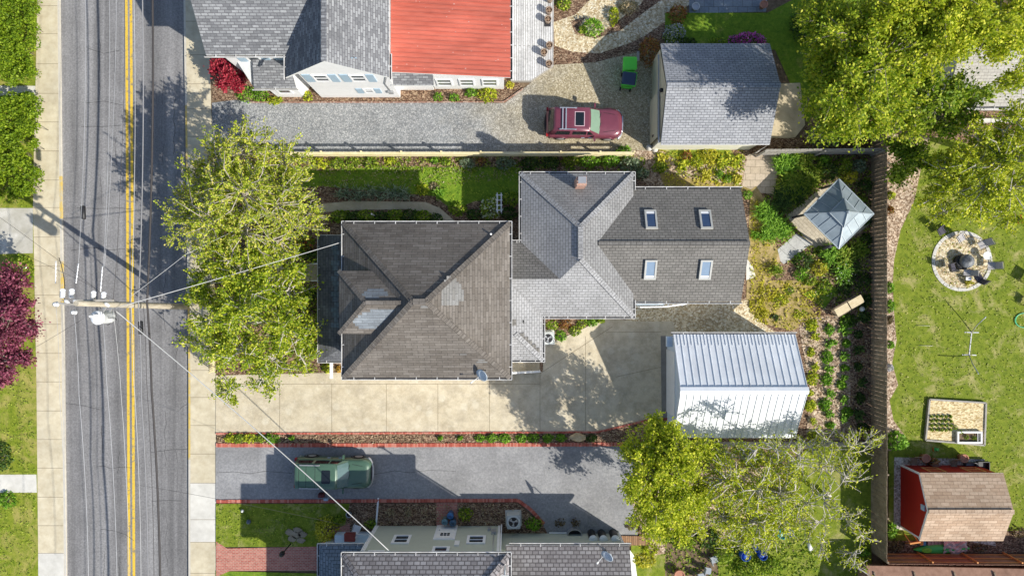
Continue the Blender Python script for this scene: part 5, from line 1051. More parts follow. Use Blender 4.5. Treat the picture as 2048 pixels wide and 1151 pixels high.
bd = thing('garden_walkway', 'brown boarded walkway beside the tanks', 'walkway', P(1270, 1078)); MB().flat(PP([(1241, 1069), (1300, 1070), (1298, 1088), (1240, 1088)]), .14).prism(PP([(1241, 1069), (1300, 1070), (1298, 1088), (1240, 1088)]), 0, .136).build('deck_boards', DECK_B, bd)
# boulder, stones
bo = MB(); n = 14; x, y, _ = P(1155, 873); bo.loft([[(x + (.5 + .08 * math.sin(i * 2.1)) * sx * math.cos(2 * PI * i / n), y + (.27 + .03 * math.cos(i * 1.7)) * sx * math.sin(2 * PI * i / n), z) for i in range(n)] for sx, z in ((1, 0), (1.02, .12), (.85, .25), (.4, .31), (.05, .32))]); o = bo.build('boulder', mat('boulder_stone', [(.3, (.42, .3, .16)), (.7, (.62, .5, .32))], 5, 7, .9, .5, 12)); tag(o, 'flat tan boulder lying in the planting strip', 'boulder')
for px, py, r_, lab in ((1298, 296, .19, 'grey round stone nearest the gravel, at the garage corner'), (1309, 300, .17, 'pale round stone at the garage corner nearest the garden')):
    x, y, _ = P(px, py); o = MB().lathe((x, y, 0), [(r_, 0), (r_ * 1.05, .1), (r_ * .8, .24), (r_ * .3, .3)], 11, sx=1.1).build('stone', PEBW); tag(o, lab, 'stone')
for i, (x_, y_) in enumerate(((580, 1062), (596, 1058), (606, 1066), (585, 1075), (602, 1078), (594, 1068))):
    x, y, _ = P(x_, y_); a = random.random() * 3; o = MB().prism([(x + (.28 + .05 * math.sin(k * 3 + a)) * math.cos(k), y + (.2 + .04 * math.cos(k * 2 + a)) * math.sin(k)) for k in np.linspace(0, 2 * PI, 8)[:-1]], .0, .13).build('stepping_stone', mat('mossy_stone', [(.3, (.2, .16, .11)), (.7, (.38, .32, .23))], 4, 6, .9)); tag(o, ORD[i] + ' flat stone of the ring round the lawn lamp', 'stone', 'flat stones on the shaded lawn')
lp = thing('garden_lamp', 'short black lawn lamp standing among the flat stones', 'lamp', P(582, 1084)); a = P(582, 1086); MB().tube([a, (a[0], a[1], 1.5)], .035, 8).lathe((a[0], a[1], 1.5), [(.05, 0), (.16, .05), (.14, .3), (.03, .4)], 10).build('lamp_post', BLACK, lp)
# lawn ornaments
for px, py, m, r_, lab in ((487, 1019, WHITE, .1, 'small white ball ornament on the shaded lawn'), (500, 1040, plain('blue_ball', (.08, .11, .16), .3), .15, 'dark blue gazing ball on the shaded lawn'), (1720, 617, plain('pale_ball', (.6, .63, .62), .2), .17, 'pale glass gazing ball beside the plank bench')):
    x, y, _ = P(px, py); t = thing('garden_ball', lab, 'ornament', (x, y, 0)); MB().lathe((x, y, .1), [(.3 * r_, -.0), (.7 * r_, .1 * r_), (r_, .8 * r_), (.8 * r_, 1.4 * r_), (.3 * r_, 1.8 * r_), (.02, 1.9 * r_)], 14).build('ball', m, t); MB().lathe((x, y, 0), [(.08, 0), (.05, .1)], 8).build('stand', DARK, t)
# kayak-free side: bags by the green car
t = thing('bag', 'dark red bag with a pale blue bundle beside the green car', 'bag', P(647, 990)); x, y, _ = P(645, 987); MB().loft([[(x + p[0] * s_, y + p[1] * s_, z) for p in rrect(-.2, .2, -.14, .14, .07)] for s_, z in ((.9, .05), (1, .2), (.9, .38), (.5, .46))]).build('bag_body', plain('bag_red', (.13, .03, .035), .7, var=.5, scale=9), t)
x, y, _ = P(653, 996); MB().loft([[(x + p[0] * s_, y + p[1] * s_, z) for p in rrect(-.15, .15, -.11, .11, .05)] for s_, z in ((.9, .05), (1, .12), (.7, .22))]).build('bundle', plain('cloth_blue', (.36, .46, .58), .8, var=.3, scale=10), t)
# white lawn chair and bits by the south porch
def chair(name, label, px, py, rz, fm, sm_, w=.52, group=None, z0=.04, arms=True, sc=.82):
    t = thing(name, label, 'chair', (0, 0, 0), group); hw = w / 2
    s = MB(); s.obox((0, 0, .42), (.5, w - .06, .03), ((1, 0, -.1), (0, 1, 0), (.1, 0, 1))); s.build('seat', sm_, t)
    b = MB(); b.obox((-.36, 0, .72), (.035, w - .08, .62), ((1, 0, .35), (0, 1, 0), (-.35, 0, 1))); b.build('backrest', sm_, t)
    for s_ in (1, -1):
        f = MB(); f.tube([(.28, s_ * hw, .0), (.3, s_ * hw, .62), (.2, s_ * hw, .66), (-.28, s_ * hw, .62)] if arms else [(.25, s_ * hw, 0), (.25, s_ * hw, .42)], .018, 6); f.tube([(-.42, s_ * hw, 0), (-.2, s_ * hw, .4), (-.48, s_ * hw, 1.06)], .018, 6); f.tube([(-.22, s_ * hw, .41), (.28, s_ * hw, .43)], .016, 6); f.build('side_frame', fm, t)
    c = MB().tube([(-.48, -hw, 1.06), (-.5, 0, 1.09), (-.48, hw, 1.06)], .018, 6); c.build('top_rail', fm, t); x, y, _ = P(px, py, .45); put(t, (x, y, z0), rz, sc); return t
WPL = plain('white_plastic', (.72, .73, .74), .5)
chair('lawn_chair', 'white lawn chair at the corner of the south porch', 713, 1057, R(70), WPL, WPL, .55)
SL = plain('grey_sling', (.44, .42, .41), .8); SLD = plain('dark_sling', (.06, .055, .075), .7)
GP = 'sling chairs round the fire pit'
chair('patio_chair', 'sling chair half under the branches on the tree side of the fire pit', 1922, 476, R(-60), DARK, SL, .6, GP, .12)
chair('patio_chair', 'sling chair with a dark back between the tree side and the white table', 1964, 489, R(-150), DARK, SL, .6, GP, .12)
chair('patio_chair', 'sling chair next to the white table with its back outside the ring', 1982, 531, R(-178), DARK, SL, .6, GP, .12)
chair('patio_chair', 'sling chair on the lawn side with a dark back on the stone ring', 1957, 555, R(120), DARK, SLD, .58, GP, .12)
chair('patio_chair', 'sling chair close against the covered fire pit, lower one', 1934, 545, R(175), DARK, SL, .5, GP, .12)
chair('patio_chair', 'sling chair facing the covered fire pit from the fence side', 1904, 534, R(15), DARK, SLD, .58, GP, .12)
chair('patio_chair', 'dark lawn chair at the photo edge beside the fire pit', 2062, 556, R(150), DARK, SLD, .66, None, .06, True, 1.1)
chair('patio_chair', 'dark lawn chair just outside the stone ring under the leaves', 1884, 462, R(-60), DARK, SLD, .58, None, .06)
chair('patio_chair', 'dark lawn chair at the photo edge beside the green hose', 2058, 604, R(160), DARK, SLD, .62, None, .06)
fp = thing('fire_pit', 'round fire pit under a crumpled black cover', 'fire pit', P(1932, 522)); x, y, _ = P(1934, 522, .5); mb = MB(); n = 28
mb.loft([[(x + r_ * (1 + .03 * math.sin(i * 3 + k)) * math.cos(2 * PI * i / n), y + r_ * (1 + .03 * math.cos(i * 2.3 + k)) * math.sin(2 * PI * i / n), z + (.03 * math.sin(i * 1.9 + k * 2) if k > 1 else 0)) for i in range(n)] for k, (r_, z) in enumerate(((.42, .06), (.42, .5), (.40, .62), (.27, .7), (.12, .8), (.02, .82)))]); mb.build('cover', plain('cover_black', (.17, .18, .19), .4, var=.35), fp)
MB().lathe((x - .14, y - .05, 0), [(.46, .05), (.47, .35), (.4, .4)], 24).build('fire_bowl', BLACK, fp)
wt = thing('side_table', 'small round white table on the fire pit gravel', 'table', P(1974, 511)); x, y, _ = P(1974, 511, .5); MB().lathe((x, y, .5), [(.25, 0), (.25, .025)], 20).build('tabletop', WHITE, wt)
for i in range(3): a = R(120 * i); MB().tube([(x + .12 * math.cos(a), y + .12 * math.sin(a), .5), (x + .2 * math.cos(a), y + .2 * math.sin(a), .05)], .015, 6).build('leg', WHITE, wt)
cb = thing('side_table', 'small pale box table near the potted plant on the fire pit edge', 'table', P(1935, 557)); x, y, _ = P(1935, 557, .3); MB().box(x - .17, x + .17, y - .1, y + .1, .38, .42).build('tabletop', plain('table_white', (.75, .76, .78), .5), cb)
for dx in (-.14, .14):
    for dy in (-.07, .07): MB().box(x + dx - .015, x + dx + .015, y + dy - .015, y + dy + .015, .05, .38).build('leg', STEEL, cb)
# clothes-line stand on the lawn
hm = thing('hammock_stand', 'bare metal hammock stand on the open lawn', 'stand', P(1941, 684)); a, b = Vector(P(1943, 664, .06)), Vector(P(1938, 709, .06)); MB().beam(a, b, .06, .06).build('base_beam', STEEL, hm)
for c in (a, b): MB().beam(c + Vector((-.44, .0, .0)), c + Vector((.44, -.02, 0)), .06, .06).build('foot', STEEL, hm)
for c, e in ((a, P(1972, 633, 1.5)), (b, P(1957, 747, 1.5))): MB().tube([c, (Vector(c) + Vector(e)) / 2 + Vector((0, 0, -.1)), e], .03, 8).build('arm', STEEL, hm)
# raised bed with cold frame
rb = thing('raised_bed', 'timber edged raised bed with straw mulch and seedling rows', 'raised bed', P(1908, 845)); q = PP([(1855, 797), (1967, 804), (1964, 888), (1847, 878)]); mb = MB()
for a, b in zip(q, q[1:] + q[:1]): mb.beam((*a, .13), (*b, .13), .1, .26)
mb.build('bed_frame', WOOD_S, rb); MB().flat(q, .19).build('bed_soil', voro('straw', [(.05, (.40, .28, .12)), (.4, (.62, .5, .27)), (.8, (.75, .64, .4))], 9, sc=(1, 2, 1)), rb)
cf = thing('cold_frame', 'white framed cold frame lying on the corner of the raised bed', 'cold frame', P(1938, 875)); mb = MB(); x0, y0, _ = P(1914, 886, .35); x1, y1, _ = P(1964, 862, .35)
for bx in ((x0, x1, y0, y0 + .1), (x0, x1, y1 - .1, y1), (x0, x0 + .1, y0 + .1, y1 - .1), (x1 - .1, x1, y0 + .1, y1 - .1)): mb.box(*bx, .22, .4)
mb.box(x1 - .28, x1 - .25, y0 + .1, y1 - .1, .33, .37); mb.build('frame', WHITE, cf); MB().box(x0 + .1, x1 - .1, y0 + .1, y1 - .1, .2, .23).build('frame_bed', SOIL, cf)
# plank bench with grill cart
pb = thing('plank_bench', 'raw pine plank top bench standing askew in the dark bed', 'bench', P(1698, 610)); A, B_ = Vector(P(1672, 626, .95)), Vector(P(1725, 596, .95)); d = (B_ - A).normalized(); nn = Vector((-d.y, d.x, 0))
for f0, f1 in ((0, .48), (.52, 1)): MB().obox(A + (B_ - A) * ((f0 + f1) / 2), ((B_ - A).length * (f1 - f0), .5, .05), (d, nn, (0, 0, 1))).build('plank', WOOD_L, pb)
MB().obox((A + B_) / 2 + Vector((0, 0, -.12)), ((B_ - A).length * .95, .45, .08), (d, nn, (0, 0, 1))).build('apron', WOOD_F, pb)
for f in (.05, .95):
    for s_ in (-.2, .2): c = A + (B_ - A) * f + nn * s_; MB().box(c.x - .04, c.x + .04, c.y - .04, c.y + .04, 0, .8).build('leg', WOOD_F, pb)
c = A + (B_ - A) * .5; MB().obox(c + nn * -.1 + Vector((0, 0, -.55)), ((B_ - A).length * .95, .7, .04), (d, nn, (0, 0, 1))).build('shelf', WOOD_F, pb)
# things around the shed
for px, py, lab in ((1850, 915, 'terracotta pot at the near fence end of the shed'), (1926, 915, 'terracotta pot on the far side of the shed')):
    x, y, _ = P(px, py, .4); t = thing('flower_pot', lab, 'pot', (x, y, .05)); MB().lathe((x, y, .05), [(.17, 0), (.24, .4), (.27, .41), (.27, .5), (.22, .5), (.21, .44)], 18).build('pot', TERRA, t); MB().lathe((x, y, .46), [(.21, 0), (.02, .02)], 14).build('soil', BLACK, t)
x, y, _ = P(1358, 1148, .4); t = thing('flower_pot', 'terracotta pot on the bare soil by the grey chairs', 'pot', (x, y, .05)); MB().lathe((x, y, .05), [(.2, 0), (.29, .4), (.33, .41), (.33, .5), (.27, .5), (.25, .44)], 18).build('pot', TERRA, t); MB().lathe((x, y, .46), [(.25, 0), (.02, .02)], 14).build('soil', SOIL, t)
chair('wooden_chair', 'wooden chair standing against the red shed wall', 1828, 922, R(-90), WOOD_F, WOOD_F, .5, None, .1, False); chair('wooden_chair', 'wooden folding chair between the two terracotta pots', 1908, 927, R(-90), WOOD_F, WOOD_F, .5, None, .1, False); chair('wooden_chair', 'wooden chair lying by the dry plant at the shed', 1872, 930, R(-60), WOOD_R, WOOD_R, .5, None, .1, False)
for i, (a, b, c, d_, lab) in enumerate(((1923, 1945, 922, 935, 'dark storage tray nearest the shed pot'), (1948, 1970, 920, 936, 'black wheelbarrow tray at the shed end'))):
    t = thing('tray', lab, 'tray', P((a + b) / 2, (c + d_) / 2)); q = PP([(a, c), (b, c), (b, d_), (a, d_)]); MB().prism(q, .12, .2).build('tray_base', (GREYP, BLACK)[i], t); mb = MB()
    for u, v in zip(q, q[1:] + q[:1]): mb.beam((*u, .3), (*v, .3), .04, .25)
    mb.build('tray_rim', (DARK, BLACK)[i], t)
tb = thing('toy', 'small green and orange toy dropped on the grass above the shed', 'toy', P(1869, 897)); x, y, _ = P(1869, 897); MB().box(x - .12, x + .14, y - .08, y + .1, .05, .2).lathe((x + .02, y, .2), [(.1, 0), (.06, .08)], 10).build('toy_body', plain('toy_green', (.08, .5, .1), .5), tb)
for dx in (-.12, .12): MB().tube([(x + dx, y - .12, .08), (x + dx, y + .12, .08)], .06, 10).build('wheel', plain('toy_orange', (.6, .2, .03), .5), tb)
ky = thing('kayak', 'bright green kayak lying along the reddish fence', 'kayak', P(1885, 1098)); cx, cy, _ = P(1884, 1097, .25); rings = []
for t_ in np.linspace(-1, 1, 17):
    w_ = .29 * (1 - abs(t_) ** 2.6) + .01; rings.append([(cx + t_ * 1.75, cy + .05 * t_ + w_ * math.cos(a), .18 + .17 * math.sin(a) * (1 if w_ > .05 else .4)) for a in np.linspace(0, 2 * PI, 13)[:-1]])
MB().loft(rings).build('hull', plain('kayak_green', (.06, .55, .12), .4), ky); MB().lathe((cx - 1.0, cy - .05, .34), [(.22, 0), (.2, .03)], 16, sx=1.5, sy=.7).build('cockpit', plain('kayak_lime', (.2, .6, .05), .4), ky)
sm = MB()
for k in range(3): sm.tube([(cx - 1.25 + .1 * k, cy - .14, .345), (cx - 1.15 + .1 * k, cy - .04, .355), (cx - 1.05 + .1 * k, cy - .08, .35)], .022, 5)
sm.build('hull_mark', BLACK, ky)
tp = thing('tarp', 'crumpled pale tarp thrown over the green kayak', 'tarp', P(1915, 1093)); mb = MB(); cx2, cy2, _ = P(1912, 1094, .4); G_ = 10; V_ = [[(cx2 - .75 + 1.45 * i / G_ , cy2 - .42 + .84 * j / G_ + .12 * math.sin(i * .9), .40 + .05 * math.sin(i * 1.7 + j) + .06 * math.cos(j * 2.1 - i) - .12 * (abs(j - 5) / 5) ** 2) for j in range(G_ + 1)] for i in range(G_ + 1)]
for i in range(G_):
    for j in range(G_): mb.face([V_[i][j], V_[i + 1][j], V_[i + 1][j + 1], V_[i][j + 1]], 0, True)
mb.build('tarp_cloth', plain('tarp_pale', (.55, .5, .48), .8, var=.15), tp)
pl = thing('pallet', 'grey wooden pallet leaning flat below the shed roof', 'pallet', P(1880, 1083)); mb = MB(); a, b, _ = P(1852, 1078, .2); 
for i in range(8): mb.box(a + .1 + i * .22, a + .29 + i * .22, b - .55, b + .25, .2, .23)
mb.build('deck_boards', plain('pallet_grey', (.34, .27, .25), .9, var=.15), pl)
for dy in (-.5, -.15, .2): MB().box(a + .1, a + 1.85, b + dy - .04, b + dy + .04, .08, .198).build('bearer', WOOD_F, pl)
tw = thing('toolbox', 'blue and orange tool box beside the pallet', 'box', P(1846, 1085)); x, y, _ = P(1846, 1085, .3); MB().prism(rrect(x - .2, x + .2, y - .16, y + .16, .04), .05, .3).build('box_body', plain('tool_blue', (.04, .2, .35), .5), tw); MB().prism(rrect(x - .24, x - .05, y - .1, y + .2, .03), .3, .42).build('box_lid', plain('tool_orange', (.65, .25, .03), .5), tw)
sh_ = thing('sawhorse', 'orange wooden sawhorse at the corner of the bottom fence', 'sawhorse', P(1827, 1093)); x, y, _ = P(1827, 1088, .6); MB().beam((x - .3, y + .1, .7), (x + .35, y + .2, .7), .09, .1).build('beam', WOOD_O, sh_)
for dx in (-.25, .28):
    for dy in (-.3, .3): MB().beam((x + dx, y + .15, .68), (x + dx, y + .15 + dy, .05), .06, .04).build('leg', WOOD_O, sh_)
hs_ = MB(); x, y, _ = P(2046, 640); hs_.tube([(x + .5 * math.cos(a) * (1 + .02 * a), y + .45 * math.sin(a), .08 + .004 * a) for a in np.linspace(0, 12, 60)], .025, 6); o = hs_.build('garden_hose', plain('hose_green', (.1, .5, .25), .4)); tag(o, 'coiled green garden hose on the lawn at the edge', 'hose')
for px, py, lab in ((1830, 650, 'upper horizontal white lawn stick'), (1835, 690, 'lower horizontal white lawn stick')):
    a, b = P(px, py), P(px + 28, py + 1); o = MB().tube([(a[0], a[1], .11), (b[0], b[1], .11)], .012, 5).build('garden_stake', plain('stake_pale', (.55, .55, .4), .8)); tag(o, lab + ' lying on the grass beside the hammock stand', 'stake', 'sticks on the lawn')
# toy chairs, pool things and bins behind the south house
GB = plain('toy_blue', (.02, .09, .42), .45); TE = plain('teal_plastic', (.02, .42, .42), .45)
for px, py, rz, lab in ((1428, 1118, 20, 'grey plastic child chair, upper one beside the terracotta pot'), (1415, 1140, -10, 'grey plastic child chair, middle one beside the terracotta pot'), (1402, 1152, 10, 'grey plastic child chair cut by the photo edge')):
    t = thing('plastic_chair', lab, 'chair', (0, 0, 0), 'grey plastic chairs'); MB().prism(rrect(-.22, .22, -.2, .2, .08), .3, .34).build('seat', GREYP, t); MB().loft([[(-.24, p[0], .34 + p[1]) for p in rrect(-.2, .2, 0, .38, .08)], [(-.2, p[0], .34 + p[1]) for p in rrect(-.2, .2, 0, .38, .08)]], sm=False).build('backrest', GREYP, t)
    for dx in (-.18, .18):
        for dy in (-.16, .16): MB().beam((dx, dy, .3), (dx * 1.15, dy * 1.15, 0), .04, .04).build('leg', GREYP, t)
    x, y, _ = P(px, py, .35); put(t, (x, y, .05), R(rz))
for px, py, m, r_, lab in ((1492, 1112, GB, .3, 'blue barrel at the edge of the dark shrubs'), (1527, 1112, GB, .24, 'blue barrel between two dark gaps under the branches'), (1514, 1098, GB, .16, 'small blue barrel half hidden under the branches'), (1577, 1054, GB, .26, 'blue tub by the white post'), (1565, 1068, TE, .3, 'teal tub with a pale lid under the bare branches'), (1582, 1066, GB, .2, 'blue tub behind the teal tub')):
    x, y, _ = P(px, py, .6); t = thing('barrel', lab, 'barrel', (x, y, 0)); MB().lathe((x, y, 0), [(r_ * .9, 0), (r_, .1), (r_ * 1.04, .35), (r_, .62), (r_ * .94, .62), (r_ * .9, .5)], 18).build('barrel_body', m, t); MB().lathe((x, y, .5), [(r_ * .9, 0), (.02, .02)], 14).build('barrel_lid', m if m is GB else plain('lid_pale', (.3, .6, .6), .5), t)
bk = thing('tricycle', 'pale blue tricycle on the light patch under the branches', 'tricycle', P(1424, 968)); x, y, _ = P(1424, 968, .4); PBL = plain('trike_blue', (.3, .6, .7), .4)
for dx, dy, r_ in ((.3, .1, .2), (-.25, .2, .14), (-.25, -.12, .14)): MB().tube([(x + dx, y + dy - .03, r_ + .03), (x + dx, y + dy + .03, r_ + .03)], r_, 14).build('wheel', RUBBER, bk)
MB().tube([(x + .3, y + .1, .25), (x + .22, y + .1, .6)], .03, 6).tube([(x + .2, y - .15, .62), (x + .2, y + .35, .62)], .025, 6).tube([(x + .25, y + .1, .4), (x - .25, y + .05, .3)], .035, 6).build('trike_frame', PBL, bk); MB().prism(rrect(x - .25, x + .05, y - .05, y + .17, .05), .36, .42).build('seat', WPL, bk)
for px, py, lab in ((1618, 1090, 'white bucket lying on the bright grass'), ):
    x, y, _ = P(px, py); t = thing('bucket', lab, 'bucket', (x, y, .05)); MB().tube([(x - .1, y + .2, .15), (x + .05, y - .2, .15)], [.1, .14], 14).build('bucket_body', WHITE, t); MB().tube([(x + .05, y - .2, .2), (x + .22, y - .14, .26), (x + .05, y - .1, .3)], .012, 5).build('handle', STEEL, t)
# blue cans at the door of the south house, terracotta at porch
for px, py, r_, lab in ((901, 1029, .2, 'pale teal bin furthest from the south door'), (890, 1041, .2, 'dark blue bin at the wall side of the south door'), (906, 1043, .22, 'bright blue bin nearest the south door')):
    x, y, _ = P(px, py, .5); t = thing('recycling_bin', lab, 'bin', (x, y, .04), 'bins at the south door'); c = plain('bin_blue', ((.1, .2, .24), (.04, .09, .15), (.03, .12, .3))[len(OFF) % 3], .4); MB().lathe((x, y, .04), [(r_ * .8, 0), (r_, .6), (r_ * 1.06, .62), (r_ * .9, .7), (r_ * .2, .75)], 16).build('bin_body', c, t); MB().tube([(x - .1, y, .79), (x, y, .83), (x + .1, y, .79)], .015, 5).build('handle', BLACK, t)
pp = thing('plant_pot', 'round pale rimmed pot on the shaded grass by the white chair', 'pot', P(698, 1028)); x, y, _ = P(698, 1028, .3); MB().lathe((x, y, .04), [(.12, 0), (.17, .3), (.19, .3), (.19, .34), (.15, .34), (.14, .28)], 16).build('pot', GREYP, pp); MB().lathe((x, y, .33), [(.14, 0), (.02, .02)], 12).build('soil', BLACK, pp)
wb = thing('wooden_crate', 'dark red wooden box on the porch step of the south house', 'box', P(700, 1070)); x, y, _ = P(700, 1073, .9); MB().box(x - .32, x + .3, y - .24, y + .22, .64, .95).build('box_body', plain('crate_red', (.2, .03, .025), .7, var=.25), wb); MB().box(x - .34, x + .32, y - .26, y + .24, .951, .98).build('box_lid', plain('crate_lid', (.26, .05, .04), .7, var=.25), wb)
# pots on the north patio and yard bits
for px, py, lab in ((1391, 14, 'round pale pot at the near end of the bluestone patio'), (1527, 10, 'round brown pot at the far end of the bluestone patio')):
    x, y, _ = P(px, py, .4); t = thing('flower_pot', lab, 'pot', (x, y, .08)); MB().lathe((x, y, .08), [(.15, 0), (.22, .36), (.25, .38), (.25, .44), (.2, .44), (.19, .38)], 16).build('pot', STEEL if px < 1400 else TERRA, t); MB().lathe((x, y, .42), [(.19, 0), (.02, .02)], 12).build('soil', SOIL, t)
sg = thing('yard_bench', 'pale weathered bench rail beside the orange shrub', 'bench', P(1277, 112)); x, y, _ = P(1277, 112, .45); MB().box(x - .1, x + .06, y - .3, y + .3, .4, .45).build('seat', WOOD_S, sg)
for dy in (-.25, .25): MB().box(x - .06, x + .02, y + dy - .03, y + dy + .03, 0, .4).build('leg', WOOD_S, sg)
cl = thing('clothes_post', 'pale metal clothes post under the big trees', 'post', P(1640, 105)); x, y, _ = P(1644, 104, 2); MB().tube([(x, y, 0), (x, y, 2.0)], .05, 8).build('post_shaft', STEEL, cl); MB().beam((x - .5, y + .05, 2.02), (x + .5, y - .05, 2.02), .06, .06).build('crossbar', STEEL, cl)
up2 = thing('patio_umbrella', 'folded grey umbrella pole leaning by the gazebo', 'umbrella', P(1643, 498)); MB().tube([P(1640, 500, .05), P(1662, 492, 1.6)], [.03, .09], 8).build('folded_canopy', SLD, up2); MB().lathe(P(1640, 500, .05), [(.2, 0), (.2, .06), (.04, .12)], 14).build('base', DARK, up2)
hd = thing('garden_marker', 'small white marker lying in the plants beside the purple tree', 'marker', P(51, 535)); x, y, _ = P(51, 535, .3); MB().tube([(x - .1, y, .3), (x + .12, y + .02, .3)], .06, 8).build('marker_head', WHITE, hd); MB().tube([(x, y, .05), (x, y, .3)], .02, 6).build('marker_stake', STEEL, hd)
rs_ = thing('fallen_post', 'slim white post lying on the bright grass under the bare branches', 'post', P(1643, 985)); a = P(1636, 990, .3); b = P(1657, 983, .5); MB().tube([a, b], .07, 8).build('post_shaft', WHITE, rs_); MB().lathe((a[0], a[1], .05), [(.1, 0), (.1, .2), (.05, .25)], 10).build('post_base', DARK, rs_)
# ------------------------------------------------------------------ vegetation
def leaf_mesh(name, C, size, m, parent=None, up=.6, asp=1.5, shape='leaf', tang=None):
    """many small leaf faces, one island each; C = (N, 3) centres in world space"""
    C = np.asarray(C, float); n = len(C); o_ = np.array(OFF.get(top_of(parent).name, Vector((0, 0, 0)))) if parent else np.zeros(3)
    nr = rng.normal(size=(n, 3)); nr[:, 2] = np.abs(nr[:, 2]) * .6 + up; nr /= np.linalg.norm(nr, axis=1, keepdims=True)
    t = rng.normal(size=(n, 3)) if tang is None else tang + rng.normal(size=(n, 3)) * .35
    t -= (t * nr).sum(1, keepdims=True) * nr; t /= np.linalg.norm(t, axis=1, keepdims=True) + 1e-9; b = np.cross(nr, t)
    s = (size * rng.uniform(.5, 1.4, n))[:, None]; C = C - o_
    V = np.stack([C - t * s * asp / 2, C + b * s / 2 + t * s * .08 + nr * s * .12, C + t * s * asp / 2, C - b * s / 2 + t * s * .08 + nr * s * .12], 1).reshape(-1, 3)
    me = bpy.data.meshes.new(name); me.vertices.add(4 * n); me.vertices.foreach_set('co', V.astype(np.float32).ravel())
    me.loops.add(4 * n); me.loops.foreach_set('vertex_index', np.arange(4 * n, dtype=np.int32)); me.polygons.add(n); me.polygons.foreach_set('loop_start', np.arange(0, 4 * n, 4, dtype=np.int32))
    me.materials.append(m); me.update(calc_edges=True); me.validate(); o = bpy.data.objects.new(name, me); COL.objects.link(o)
    if parent: o.parent = parent
    return o
def clumps(n, k, spread):      # n points gathered in k clumps of unit space
    c = rng.normal(size=(k, 3)); return c[rng.integers(0, k, n)], rng.normal(size=(n, 3)) * spread
def tree(name, label, base, zf, blobs, nleaf, size, lm, bark, tr=.16, twigs=9, jit=.2, up=.55, group=None, bare=0, reach=1.12, wr=.022, lo=.3):
    """blobs: (px, py, z, r): crown masses; limbs reach every mass, twigs spread inside it, leaves follow the twigs"""
    x, y, _ = P(*base); t = thing(name, label, 'tree', (x, y, 0), group); cs = [(Vector(P(a, b, z)), r) for a, b, z, r in blobs]
    mean = sum((c for c, r in cs), Vector((0, 0, 0))) / len(cs); fork = Vector((x + (mean.x - x) * .25, y + (mean.y - y) * .25, zf))
    MB().tube([(x, y, 0), (x * .9 + fork.x * .1, y * .9 + fork.y * .1, zf * .5), fork, fork + (mean - fork) * .5], [tr * 1.35, tr, tr * .85, tr * .45], 10).build('trunk', bark, t)
    lb = MB(); pts = []; tg = []; W_ = sum(r ** 2.2 for c, r in cs); nodes = [(fork, tr * .6)]
    for c, r in sorted(cs, key=lambda q: (q[0] - fork).length):
        nd, nr_ = min(nodes, key=lambda q: (c - q[0]).length + .45 * (q[0] - fork).length)
        d = c - nd; mid = nd + d * .5 + Vector((random.uniform(-.22, .22), random.uniform(-.22, .22), .1 * d.length)); r1 = max(.02, nr_ * .72); q1 = nd + (mid - nd) * .5 + Vector((random.uniform(-.1, .1), random.uniform(-.1, .1), .04 * d.length))
        lb.tube([nd, q1, mid, c], [nr_ * .85, r1, r1 * .85, r1 * .6], 6); nodes += [(mid, r1 * .85), (c, r1 * .6)]
        k = max(3, int(twigs * r)); per = max(4, int(nleaf * r ** 2.2 / W_ / k))
        for i in range(k):
            v = Vector(rng.normal(size=3)); v.normalize(); v.z *= .6; st = mid + (c - mid) * random.uniform(.25, 1.0); e = c + v * r * random.uniform(.7, reach); m_ = (st + e) / 2 + Vector(rng.normal(size=3)) * .12 * r + Vector((0, 0, .1 * r))
            lb.tube([st, m_, e], [wr * 1.6, wr * 1.1, wr * .4], 4, cap=False)
            for j in range(2):
                v2 = Vector(rng.normal(size=3)); v2.normalize(); e2 = m_ + (e - m_) * random.uniform(.1, .7) + v2 * r * .35; lb.tube([m_ + (e - m_) * .1, (m_ + e2) / 2, e2], [wr * .9, wr * .7, wr * .3], 3, cap=False)
                if bare < 1:
                    q = rng.uniform(.3, 1.05, per // 4)[:, None]; pts.append(np.array(m_) + (np.array(e2) - np.array(m_)) * q + rng.normal(size=(per // 4, 3)) * jit * .7); tg.append(np.repeat(np.array([e2 - m_]), per // 4, 0))
            nn = per // 2; u = rng.uniform(lo, 1.06, nn)[:, None]; a, b, c3 = np.array(st), np.array(m_), np.array(e)
            q = (1 - u) ** 2 * a + 2 * u * (1 - u) * b + u * u * c3; pts.append(q + rng.normal(size=(nn, 3)) * jit); tg.append(np.repeat((c3 - a)[None], nn, 0))
    lb.build('limbs', bark, t); Pn = np.concatenate(pts); T = np.concatenate(tg); T /= np.linalg.norm(T, axis=1, keepdims=True)
    Pn[:, 2] = np.maximum(Pn[:, 2], .15); leaf_mesh('crown', Pn, size, lm, t, up, 1.55, tang=T); return t
